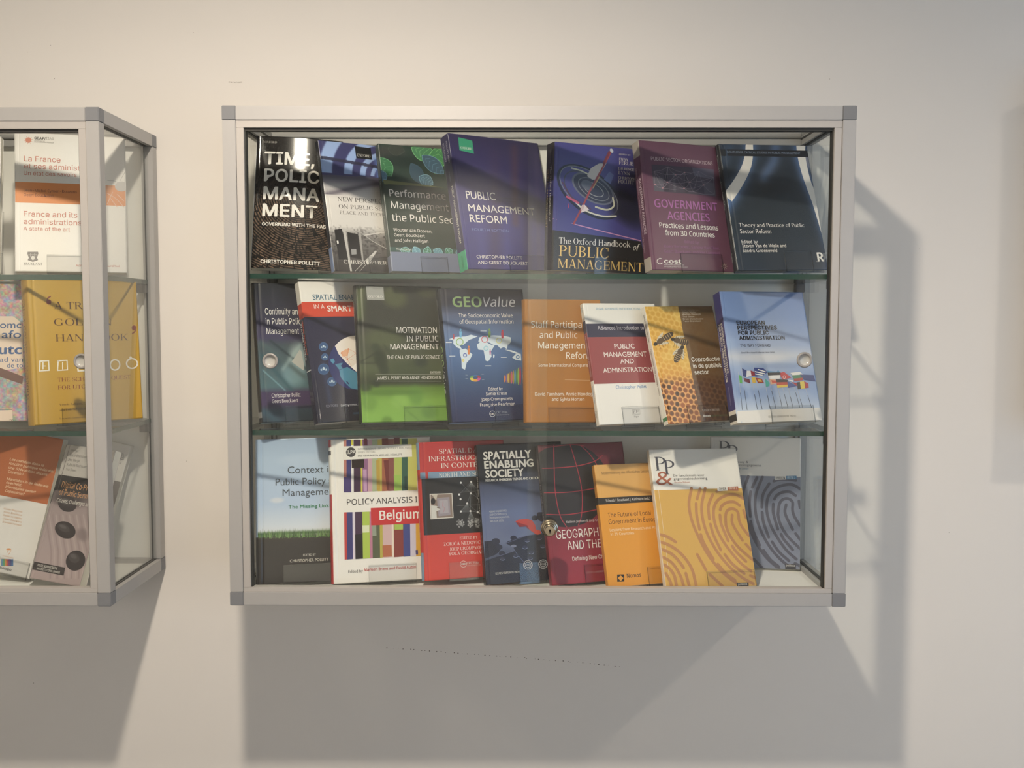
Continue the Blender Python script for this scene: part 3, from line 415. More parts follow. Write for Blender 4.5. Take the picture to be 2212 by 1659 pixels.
OPS={
"time":[["T","OXFORD","OXFORD",13.1,12.2,20.7,3.7,"S",[190,185,180],0,0,1],["T","TIME,","TIME,",13.9,49.3,85,21.47,"I",[238,234,226],0.024,0,1],["T","POLICY,","POLIC",14.7,79.9,93.5,21.37,"I",[238,234,226],0.022,0,1],["T","MANA","MANA",14.7,111.9,94.6,21.87,"I",[238,234,226],0.022,0,1],["T","MENT","MENT",14.6,141.7,92,21.16,"I",[238,234,226],0.024,0,1],["T","GOVERNING WITH THE PAST","GOVERNING WITH THE PAS",14.9,158.4,106.8,5.62,"I",[238,234,226],0.025,0,1],["T","CHRISTOPHER POLLITT","CHRISTOPHER POLLITT",15.4,224,99.1,5.96,"I",[238,234,226],0.025,0,1]],
"newp":[["P",[22,22,24],[66.4,4.5,96.6,5.3,96.8,27.2,66.6,26.8]],["T","OXFORD","OXFORD",68.6,23.3,25,4.77,"S",[238,234,226],0,0,1],["P",[190,186,182],[24,156.5,29.1,157.3,31.2,234,28.1,234.1]],["P",[160,156,152],[52,165.3,56.3,165.1,54.6,215.2,51.9,215.3]],["P",[38,36,38],[9.1,160.3,22.8,157.6,26.9,212.1,10.4,212.6]],["P",[30,28,30],[31.4,163.3,50.8,166.4,51,211.2,31.6,207.9]],["P",[150,150,150],[34.6,193.6,44,193.2,43.2,202.4,34.3,203.3]],["P",[200,196,190],[58.1,213,79.9,193.8,81.7,195.8,61.2,221.1]],["P",[238,234,226],[10.7,179.5,13.8,179.3,13.7,184.4,11,184.9]],["L",[205,200,195],2.28,0,[62.2,167.9,88.6,162.5,104.2,159.6]],["L",[175,170,165],1.3,0,[60.4,165.9,75.8,177.5,101.8,190.9]],["L",[180,176,172],1.63,0,[36.4,233.9,67.7,204.5]],["L",[170,166,160],1.3,0,[44.8,233.7,71.7,206.4]],["T","NEW PERSPECTIVES","NEW PERSPEC",22.5,108.2,82.4,7.54,"S",[88,84,82],0,0,1],["T","ON PUBLIC SERVICES","ON PUBLIC SE",22.5,121.1,79.5,7.09,"S",[92,88,86],0,0,1],["T","PLACE AND TECHNOLOGY","PLACE AND TECH",22.8,131.4,79.8,5.83,"S",[130,124,120],0,0,1],["T","CHRISTOPHER POLLITT","CHRISTOPHER",18.2,219.1,79.9,6.1,"S",[238,234,226],0,0,1]],
"perf":[["P",[58,122,76],[1.3,25.8,-1.8,32.5,-3.2,38.2,-3.6,43.2,-3,47.6,-1.2,51.3,1.7,54.3,5.7,56.6,10.8,58.3,17.6,59,20.7,52.2,22.2,46.5,22.6,41.5,22,37.1,20.1,33.4,17.2,30.4,13.2,28,8.1,26.4]],["L",[120,190,130],0.82,0,[1.3,25.8,-1.8,32.5,-3.2,38.2,-3.6,43.2,-3,47.6,-1.2,51.3,1.7,54.3,5.7,56.6,10.8,58.3,17.6,59,20.7,52.2,22.2,46.5,22.6,41.5,22,37.1,20.1,33.4,17.2,30.4,13.2,28,8.1,26.4,1.3,25.8]],["L",[120,190,130],0.65,0,[1.3,25.8,17.6,59]],["L",[120,190,130],0.41,0,[4,31.3,1.6,38]],["L",[120,190,130],0.41,0,[4,31.3,10.4,32.6]],["L",[120,190,130],0.41,0,[6.7,36.8,1.1,45.5]],["L",[120,190,130],0.41,0,[6.7,36.8,16.3,36.1]],["L",[120,190,130],0.41,0,[9.4,42.3,2.6,51.7]],["L",[120,190,130],0.41,0,[9.4,42.3,20.2,40.9]],["L",[120,190,130],0.41,0,[12.1,47.9,6.5,56.5]],["L",[120,190,130],0.41,0,[12.1,47.9,21.7,47.2]],["L",[120,190,130],0.41,0,[14.9,53.4,12.4,60.1]],["L",[120,190,130],0.41,0,[14.9,53.4,21.2,54.7]],["P",[70,110,140],[-1.5,49.1,-4.4,52.9,-6.1,56.2,-7,59.2,-7.2,61.9,-6.6,64.2,-5.2,66.3,-3,67.9,-0.1,69.3,4,70.2,6.9,66.4,8.6,63.1,9.5,60.1,9.7,57.4,9.1,55.1,7.7,53.1,5.5,51.4,2.6,50]],["L",[130,180,200],0.82,0,[-1.5,49.1,-4.4,52.9,-6.1,56.2,-7,59.2,-7.2,61.9,-6.6,64.2,-5.2,66.3,-3,67.9,-0.1,69.3,4,70.2,6.9,66.4,8.6,63.1,9.5,60.1,9.7,57.4,9.1,55.1,7.7,53.1,5.5,51.4,2.6,50,-1.5,49.1]],["L",[130,180,200],0.65,0,[-1.5,49.1,4,70.2]],["L",[130,180,200],0.41,0,[-0.1,54.4,-3.8,58.8]],["L",[130,180,200],0.41,0,[-0.1,54.4,4.9,55.1]],["L",[130,180,200],0.41,0,[1.2,59.7,-4.3,64.8]],["L",[130,180,200],0.41,0,[1.2,59.7,8.1,59.6]],["L",[130,180,200],0.41,0,[2.6,65,-1.1,69.3]],["L",[130,180,200],0.41,0,[2.6,65,7.6,65.7]],["P",[74,140,92],[61.2,1.9,62.8,10,65.6,15.9,69,20.6,73.3,24,78.3,26,84.1,26.6,90.7,25.9,98.1,23.9,106.7,19.9,105.1,11.8,102.3,5.8,98.8,1,94.5,-2.4,89.5,-4.3,83.6,-4.9,77,-4.2,69.7,-2.2]],["L",[140,220,140],0.82,0,[61.2,1.9,62.8,10,65.6,15.9,69,20.6,73.3,24,78.3,26,84.1,26.6,90.7,25.9,98.1,23.9,106.7,19.9,105.1,11.8,102.3,5.8,98.8,1,94.5,-2.4,89.5,-4.3,83.6,-4.9,77,-4.2,69.7,-2.2,61.2,1.9]],["L",[140,220,140],0.65,0,[61.2,1.9,106.7,19.9]],["L",[140,220,140],0.41,0,[68.8,4.9,71.1,12.4]],["L",[140,220,140],0.41,0,[68.8,4.9,77.2,1.7]],["L",[140,220,140],0.41,0,[76.3,7.9,76.4,19.3]],["L",[140,220,140],0.41,0,[76.3,7.9,87.1,0.7]],["L",[140,220,140],0.41,0,[83.9,10.9,83.2,23.7]],["L",[140,220,140],0.41,0,[83.9,10.9,95.5,2.2]],["L",[140,220,140],0.41,0,[91.4,13.9,91.6,25.3]],["L",[140,220,140],0.41,0,[91.4,13.9,102.3,6.7]],["L",[140,220,140],0.41,0,[99.1,16.9,101.4,24.4]],["L",[140,220,140],0.41,0,[99.1,16.9,107.7,13.6]],["P",[72,146,86],[117.8,-9,109,-3.2,102.6,2.7,97.7,8.8,94.2,14.9,92.4,21.2,92,27.6,93.2,34.1,95.8,40.8,100.7,47.7,109.5,42.2,115.9,36.3,120.9,30.3,124.4,24.2,126.3,17.8,126.6,11.4,125.5,4.7,122.8,-2]],["L",[150,230,140],0.82,0,[117.8,-9,109,-3.2,102.6,2.7,97.7,8.8,94.2,14.9,92.4,21.2,92,27.6,93.2,34.1,95.8,40.8,100.7,47.7,109.5,42.2,115.9,36.3,120.9,30.3,124.4,24.2,126.3,17.8,126.6,11.4,125.5,4.7,122.8,-2,117.8,-9]],["L",[150,230,140],0.65,0,[117.8,-9,100.7,47.7]],["L",[150,230,140],0.41,0,[115,0.6,106.8,6.9]],["L",[150,230,140],0.41,0,[115,0.6,119,7.9]],["L",[150,230,140],0.41,0,[112.1,10.1,99.5,15.9]],["L",[150,230,140],0.41,0,[112.1,10.1,120.6,17.8]],["L",[150,230,140],0.41,0,[109.2,19.5,95.1,25.2]],["L",[150,230,140],0.41,0,[109.2,19.5,119.4,27.5]],["L",[150,230,140],0.41,0,[106.4,29,93.9,34.7]],["L",[150,230,140],0.41,0,[106.4,29,114.9,36.7]],["L",[150,230,140],0.41,0,[103.6,38.4,95.5,44.5]],["L",[150,230,140],0.41,0,[103.6,38.4,107.6,45.7]],["P",[66,98,120],[79.9,15.4,80,23.4,81.5,29.8,83.9,35.3,87.2,39.9,91.4,43.4,96.6,45.8,102.7,47.3,109.7,47.9,118.2,46.9,118.1,38.9,116.6,32.4,114.2,26.9,110.8,22.3,106.6,18.8,101.3,16.3,95.2,14.9,88.2,14.4]],["L",[110,160,190],0.82,0,[79.9,15.4,80,23.4,81.5,29.8,83.9,35.3,87.2,39.9,91.4,43.4,96.6,45.8,102.7,47.3,109.7,47.9,118.2,46.9,118.1,38.9,116.6,32.4,114.2,26.9,110.8,22.3,106.6,18.8,101.3,16.3,95.2,14.9,88.2,14.4,79.9,15.4]],["L",[110,160,190],0.65,0,[79.9,15.4,118.2,46.9]],["L",[110,160,190],0.41,0,[86.2,20.6,87.1,28.4]],["L",[110,160,190],0.41,0,[86.2,20.6,94.5,20.4]],["L",[110,160,190],0.41,0,[92.6,25.9,90.8,36.6]],["L",[110,160,190],0.41,0,[92.6,25.9,103.6,22.7]],["L",[110,160,190],0.41,0,[99,31.1,96.2,42.9]],["L",[110,160,190],0.41,0,[99,31.1,111,26.9]],["L",[110,160,190],0.41,0,[105.4,36.4,103.6,47.1]],["L",[110,160,190],0.41,0,[105.4,36.4,116.4,33.2]],["L",[110,160,190],0.41,0,[111.8,41.7,112.7,49.4]],["L",[110,160,190],0.41,0,[111.8,41.7,120.1,41.5]],["P",[58,82,98],[56.9,32.1,54.2,39.1,53.2,45.1,53.1,50.4,54.1,55.2,56.1,59.3,59.2,62.8,63.3,65.7,68.4,68,75.1,69.4,77.8,62.4,78.9,56.4,79,51,78,46.2,76,42,72.9,38.5,68.7,35.7,63.6,33.4]],["L",[70,100,120],0.82,0,[56.9,32.1,54.2,39.1,53.2,45.1,53.1,50.4,54.1,55.2,56.1,59.3,59.2,62.8,63.3,65.7,68.4,68,75.1,69.4,77.8,62.4,78.9,56.4,79,51,78,46.2,76,42,72.9,38.5,68.7,35.7,63.6,33.4,56.9,32.1]],["L",[70,100,120],0.65,0,[56.9,32.1,75.1,69.4]],["L",[70,100,120],0.41,0,[61.4,41.4,57.8,49.4]],["L",[70,100,120],0.41,0,[61.4,41.4,69.5,42.3]],["L",[70,100,120],0.41,0,[66,50.7,59.9,60.2]],["L",[70,100,120],0.41,0,[66,50.7,76.5,50.2]],["L",[70,100,120],0.41,0,[70.6,60,66.9,68]],["L",[70,100,120],0.41,0,[70.6,60,78.7,61]],["P",[76,110,130],[69.6,55.8,69.6,61.3,70.5,65.5,72,68.7,74.1,71.1,76.8,72.6,80.2,73.1,84.2,72.8,88.8,71.5,94.4,68.9,94.5,63.3,93.6,59.2,92.1,55.9,89.9,53.5,87.2,52,83.8,51.5,79.7,51.9,75.1,53.1]],["L",[130,180,200],0.82,0,[69.6,55.8,69.6,61.3,70.5,65.5,72,68.7,74.1,71.1,76.8,72.6,80.2,73.1,84.2,72.8,88.8,71.5,94.4,68.9,94.5,63.3,93.6,59.2,92.1,55.9,89.9,53.5,87.2,52,83.8,51.5,79.7,51.9,75.1,53.1,69.6,55.8]],["L",[130,180,200],0.65,0,[69.6,55.8,94.4,68.9]],["L",[130,180,200],0.41,0,[73.7,57.9,74.2,63.1]],["L",[130,180,200],0.41,0,[73.7,57.9,79.2,55.9]],["L",[130,180,200],0.41,0,[77.8,60.1,76.5,68]],["L",[130,180,200],0.41,0,[77.8,60.1,85.1,55.4]],["L",[130,180,200],0.41,0,[82,62.3,80,71.1]],["L",[130,180,200],0.41,0,[82,62.3,90,56.6]],["L",[130,180,200],0.41,0,[86.1,64.5,84.8,72.4]],["L",[130,180,200],0.41,0,[86.1,64.5,93.4,59.8]],["L",[130,180,200],0.41,0,[90.3,66.7,90.8,71.9]],["L",[130,180,200],0.41,0,[90.3,66.7,95.8,64.7]],["P",[60,66,60],[16.8,7.4,18.9,12.3,21.5,15.6,24.4,17.9,27.5,19.3,31,19.6,34.7,18.9,38.8,17.2,43.1,14.5,47.9,10.3,45.7,5.4,43.1,2.1,40.2,-0.2,37,-1.6,33.6,-1.9,29.8,-1.2,25.8,0.6,21.5,3.2]],["L",[80,90,82],0.82,0,[16.8,7.4,18.9,12.3,21.5,15.6,24.4,17.9,27.5,19.3,31,19.6,34.7,18.9,38.8,17.2,43.1,14.5,47.9,10.3,45.7,5.4,43.1,2.1,40.2,-0.2,37,-1.6,33.6,-1.9,29.8,-1.2,25.8,0.6,21.5,3.2,16.8,7.4]],["L",[80,90,82],0.65,0,[16.8,7.4,47.9,10.3]],["L",[80,90,82],0.41,0,[27.1,8.4,28.8,15.7]],["L",[80,90,82],0.41,0,[27.1,8.4,32.8,1.8]],["L",[80,90,82],0.41,0,[37.5,9.3,39.2,16.6]],["L",[80,90,82],0.41,0,[37.5,9.3,43.2,2.7]],["P",[104,108,66],[1.6,65.9,113.6,73,113.7,81.5,2.8,74.1]],["P",[42,56,48],[0,73.7,156,73.7,156,187,0,187]],["P",[52,84,80],[0,187,156,187,156,195.1,0,195.1]],["P",[70,130,100],[19.3,190.5,19.9,194,20.9,196.4,22.2,198.3,23.8,199.6,25.6,200.2,27.9,200.2,30.4,199.6,33.2,198.4,36.4,196.2,35.9,192.8,34.9,190.3,33.6,188.4,32,187.1,30.1,186.5,27.9,186.5,25.4,187.1,22.6,188.3]],["L",[150,205,215],0.82,0,[19.3,190.5,19.9,194,20.9,196.4,22.2,198.3,23.8,199.6,25.6,200.2,27.9,200.2,30.4,199.6,33.2,198.4,36.4,196.2,35.9,192.8,34.9,190.3,33.6,188.4,32,187.1,30.1,186.5,27.9,186.5,25.4,187.1,22.6,188.3,19.3,190.5]],["L",[150,205,215],0.65,0,[19.3,190.5,36.4,196.2]],["L",[150,205,215],0.41,0,[23.6,191.9,24,196.1]],["L",[150,205,215],0.41,0,[23.6,191.9,27.4,189.1]],["L",[150,205,215],0.41,0,[27.9,193.4,27.5,199]],["L",[150,205,215],0.41,0,[27.9,193.4,32.3,189.1]],["L",[150,205,215],0.41,0,[32.1,194.8,32.5,199]],["L",[150,205,215],0.41,0,[32.1,194.8,35.9,191.9]],["P",[96,150,170],[44.1,185.4,42.1,188.7,41.1,191.5,40.7,194,40.9,196.1,41.8,197.8,43.3,199.2,45.4,200.3,48.1,201,51.8,201.2,53.8,197.8,54.8,195,55.2,192.6,55,190.5,54.1,188.7,52.6,187.3,50.5,186.3,47.8,185.6]],["L",[150,205,215],0.82,0,[44.1,185.4,42.1,188.7,41.1,191.5,40.7,194,40.9,196.1,41.8,197.8,43.3,199.2,45.4,200.3,48.1,201,51.8,201.2,53.8,197.8,54.8,195,55.2,192.6,55,190.5,54.1,188.7,52.6,187.3,50.5,186.3,47.8,185.6,44.1,185.4]],["L",[150,205,215],0.65,0,[44.1,185.4,51.8,201.2]],["L",[150,205,215],0.41,0,[46,189.3,43.4,193.2]],["L",[150,205,215],0.41,0,[46,189.3,50.5,189.3]],["L",[150,205,215],0.41,0,[47.9,193.3,43.8,198]],["L",[150,205,215],0.41,0,[47.9,193.3,53.9,192.4]],["L",[150,205,215],0.41,0,[49.8,197.2,47.2,201.1]],["L",[150,205,215],0.41,0,[49.8,197.2,54.3,197.1]],["P",[70,130,100],[71,183.9,67.4,185.6,64.8,187.4,62.9,189.3,61.6,191.2,60.9,193.3,61,195.4,61.7,197.7,63,200,65.4,202.4,69,200.8,71.6,199,73.6,197.2,74.9,195.2,75.5,193.1,75.5,191,74.7,188.7,73.4,186.4]],["L",[150,205,215],0.82,0,[71,183.9,67.4,185.6,64.8,187.4,62.9,189.3,61.6,191.2,60.9,193.3,61,195.4,61.7,197.7,63,200,65.4,202.4,69,200.8,71.6,199,73.6,197.2,74.9,195.2,75.5,193.1,75.5,191,74.7,188.7,73.4,186.4,71,183.9]],["L",[150,205,215],0.65,0,[71,183.9,65.4,202.4]],["L",[150,205,215],0.41,0,[69.6,188.6,65.2,190.3]],["L",[150,205,215],0.41,0,[69.6,188.6,72.7,191.3]],["L",[150,205,215],0.41,0,[68.2,193.2,62.2,194.7]],["L",[150,205,215],0.41,0,[68.2,193.2,72.8,196.2]],["L",[150,205,215],0.41,0,[66.8,197.8,62.4,199.5]],["L",[150,205,215],0.41,0,[66.8,197.8,69.9,200.6]],["P",[96,150,170],[79.9,190.2,80.5,193.7,81.5,196.3,82.8,198.2,84.4,199.5,86.4,200.1,88.7,200.1,91.3,199.5,94.2,198.3,97.6,196,97,192.5,96,190,94.7,188.1,93,186.8,91.1,186.1,88.8,186.1,86.2,186.8,83.3,188]],["L",[150,205,215],0.82,0,[79.9,190.2,80.5,193.7,81.5,196.3,82.8,198.2,84.4,199.5,86.4,200.1,88.7,200.1,91.3,199.5,94.2,198.3,97.6,196,97,192.5,96,190,94.7,188.1,93,186.8,91.1,186.1,88.8,186.1,86.2,186.8,83.3,188,79.9,190.2]],["L",[150,205,215],0.65,0,[79.9,190.2,97.6,196]],["L",[150,205,215],0.41,0,[84.3,191.7,84.6,196]],["L",[150,205,215],0.41,0,[84.3,191.7,88.2,188.8]],["L",[150,205,215],0.41,0,[88.7,193.1,88.3,198.9]],["L",[150,205,215],0.41,0,[88.7,193.1,93.4,188.8]],["L",[150,205,215],0.41,0,[93.1,194.6,93.5,198.9]],["L",[150,205,215],0.41,0,[93.1,194.6,97,191.7]],["P",[70,130,100],[105.5,185.1,103.5,188.4,102.4,191.3,102,193.8,102.2,195.9,103.1,197.7,104.6,199.1,106.8,200.2,109.6,200.9,113.4,201.1,115.5,197.7,116.5,194.9,117,192.4,116.8,190.2,115.9,188.4,114.4,187,112.2,185.9,109.4,185.2]],["L",[150,205,215],0.82,0,[105.5,185.1,103.5,188.4,102.4,191.3,102,193.8,102.2,195.9,103.1,197.7,104.6,199.1,106.8,200.2,109.6,200.9,113.4,201.1,115.5,197.7,116.5,194.9,117,192.4,116.8,190.2,115.9,188.4,114.4,187,112.2,185.9,109.4,185.2,105.5,185.1]],["L",[150,205,215],0.65,0,[105.5,185.1,113.4,201.1]],["L",[150,205,215],0.41,0,[107.5,189.1,104.8,193]],["L",[150,205,215],0.41,0,[107.5,189.1,112.1,189]],["L",[150,205,215],0.41,0,[109.5,193.1,105.2,197.8]],["L",[150,205,215],0.41,0,[109.5,193.1,115.6,192.1]],["L",[150,205,215],0.41,0,[111.4,197.1,108.7,201]],["L",[150,205,215],0.41,0,[111.4,197.1,116.1,197]],["P",[96,150,170],[133.4,183.6,129.7,185.2,127,187.1,124.9,189,123.6,191,122.9,193,123,195.2,123.7,197.5,125.1,199.9,127.5,202.4,131.2,200.7,133.9,198.9,136,197,137.3,195,138,192.9,138,190.7,137.2,188.4,135.9,186.1]],["L",[150,205,215],0.82,0,[133.4,183.6,129.7,185.2,127,187.1,124.9,189,123.6,191,122.9,193,123,195.2,123.7,197.5,125.1,199.9,127.5,202.4,131.2,200.7,133.9,198.9,136,197,137.3,195,138,192.9,138,190.7,137.2,188.4,135.9,186.1,133.4,183.6]],["L",[150,205,215],0.65,0,[133.4,183.6,127.5,202.4]],["L",[150,205,215],0.41,0,[131.9,188.3,127.3,190]],["L",[150,205,215],0.41,0,[131.9,188.3,135.1,191.1]],["L",[150,205,215],0.41,0,[130.4,193,124.3,194.5]],["L",[150,205,215],0.41,0,[130.4,193,135.2,196]],["L",[150,205,215],0.41,0,[129,197.7,124.4,199.4]],["L",[150,205,215],0.41,0,[129,197.7,132.1,200.5]],["P",[116,126,154],[0,195.5,156,195.5,156,237.6,0,237.6]],["T","Performance","Performance",10.3,95.7,105.8,12.63,"N",[235,230,225],0,0,1],["T","Management in","Management",11.2,117.3,107.8,12.57,"N",[235,230,225],0,0,1],["T","the Public Sector","the Public Se",10,140.1,106.1,12.92,"N",[235,230,225],0,0,1],["T","Wouter Van Dooren,","Wouter Van Dooren,",10.3,159,71.7,5.8,"N",[235,230,225],0,0,1],["T","Geert Bouckaert","Geert Bouckaert",10.6,167.8,56.4,5.38,"N",[235,230,225],0,0,1],["T","and John Halligan","and John Halligan",11,177.3,61.2,5.37,"N",[235,230,225],0,0,1],["T","Third Edition","Third Edition",11.7,192.4,27.5,3.29,"N",[235,230,225],0,0,1]],
"pmr":[["P",[52,164,122],[19.4,5.6,47.1,9.5,46.6,33,18.2,29.4]],["T","OXFORD","OXFORD",21.2,26.6,22.7,4.25,"S",[238,234,226],0,0,1],["T","A COMPARATIVE ANALYSIS","A COMPARATIVE ANALYSIS",84.5,111.7,59.6,2.98,"G",[40,38,80],0,0,1],["T","INTO THE AGE OF AUSTERITY","INTO THE AGE OF AUSTERITY",83.5,117,59.7,2.98,"G",[40,38,80],0,0,1],["T","PUBLIC","PUBLIC",17.8,115.3,59.4,13.75,"G",[235,230,225],0,0,1],["T","MANAGEMENT","MANAGEMENT",18.3,137.5,139.3,12.44,"G",[235,230,225],0,0,1],["T","REFORM","REFORM",18.2,156.7,75.7,13.22,"G",[235,230,225],0,0,1],["T","FOURTH EDITION","FOURTH EDITION",19.1,171.9,75.9,4.52,"G",[112,122,200],0,0,1],["T","CHRISTOPHER POLLITT","CHRISTOPHER POLLITT",20.2,220.2,94.1,5.7,"G",[235,230,225],0,0,1],["T","AND GEERT BOUCKAERT","AND GEERT BOUCKAERT",20.9,229.9,103.1,5.69,"G",[235,230,225],0,0,1]],
"hand":[["E",[34,34,54],65,78.8,53.9,33.4,-21.1,26.8,4.24],["E",[120,122,130],65,77.3,51.1,31.7,-19.1,24.3,1.47],["E",[60,60,80],68.3,81.5,46.7,28.9,-17.2,21.8,1.96],["E",[96,98,118],72.3,72.6,38,18.3,-12.1,19.1,0],["E",[44,46,70],72.3,72.6,34.8,16.7,-10.6,16.7,0],["E",[118,120,126],73.4,73.4,27.7,13.4,-8,12.6,1.3],["E",[150,150,150],72.3,73.5,18.4,8.9,-5,7.9,1.14],["E",[88,92,110],61.5,67.6,11,5.3,-4.3,6.8,0],["L",[206,204,190],2.61,1,[36.9,94.2,58.5,110,90.8,117.6,116.7,115.9]],["L",[200,200,176],2.28,1,[31.2,41.3,52.4,45.3,78.2,56.7]],["L",[190,190,165],2.94,1,[77.5,103,99.1,106.4,111.8,98.7,109.2,85.3]],["L",[90,50,70],1.63,1,[15.1,65.3,32.5,88.8,69,107.4]],["L",[190,70,110],3.59,0,[24.2,89.4,45.4,98.4]],["L",[170,60,100],1.63,0,[26.6,100.7,27.8,108.2]],["P",[196,190,186],[60,52.4,67,38.4,81.7,29.6,95.6,28,88.4,40.5,76.1,56.9,69.7,57.4]],["P",[84,96,160],[91.1,55.8,101.4,41.4,110.2,46.6,104.2,62.5]],["P",[215,200,205],[56,99.6,65.9,108.6,50.1,114.4]],["L",[158,58,64],3.26,0,[104.6,5.5,88.3,36.7,68,72.9,54,102.6,38,133.4]],["L",[120,40,50],3.91,0,[100.4,8.7,90.2,28.9]],["E",[190,196,210],104.6,6.1,2.3,3.1,-2.4,1.5,0],["L",[196,150,90],1.96,0,[82.4,52.6,72.2,70.6]],["E",[200,170,175],53,105.6,2.8,0.7,-1.7,4.8,0],["P",[30,28,29],[-0.3,146.1,166.4,156.4,180.6,215.5,-5.8,214]],["L",[190,130,180],1.79,0,[0.2,127.5,80.7,141.4,165.2,155.1]],["T","The Oxford Handbook","The Oxford Handbook",12,167.7,133.8,10.28,"S",[238,234,226],0,0,1],["T","of","of",150.9,171.9,13.3,10.59,"S",[238,234,226],0,0.3,1],["T","PUBLIC","PUBLIC",12.6,188.8,91.1,18.11,"S",[240,196,100],0,0,1],["T","MANAGEMENT","MANAGEMENT",11.1,208.3,160.4,15.27,"S",[240,196,100],0,0,1],["T","EDITED BY","EDITED BY",118.9,11.9,21.8,2.32,"S",[238,234,226],0,0,1],["T","EWAN","EWAN",119.2,21,16.8,4.25,"S",[238,234,226],0,0,1],["T","FERLIE","FERL",119.4,27.8,19.6,5.79,"S",[238,234,226],0,0,1],["T","LAURENCE E.","LAUREN",118.6,37.1,22.3,4.25,"S",[238,234,226],0,0,1],["T","LYNN","LYNN",118.8,44.8,21.4,5.8,"S",[238,234,226],0,0,1],["T","CHRISTOPHER","CHRISTO",118.6,52.6,24.9,4.26,"S",[238,234,226],0,0,1],["T","POLLITT","POLLIT",118.9,59.8,25.6,6.19,"S",[238,234,226],0,0,1]],
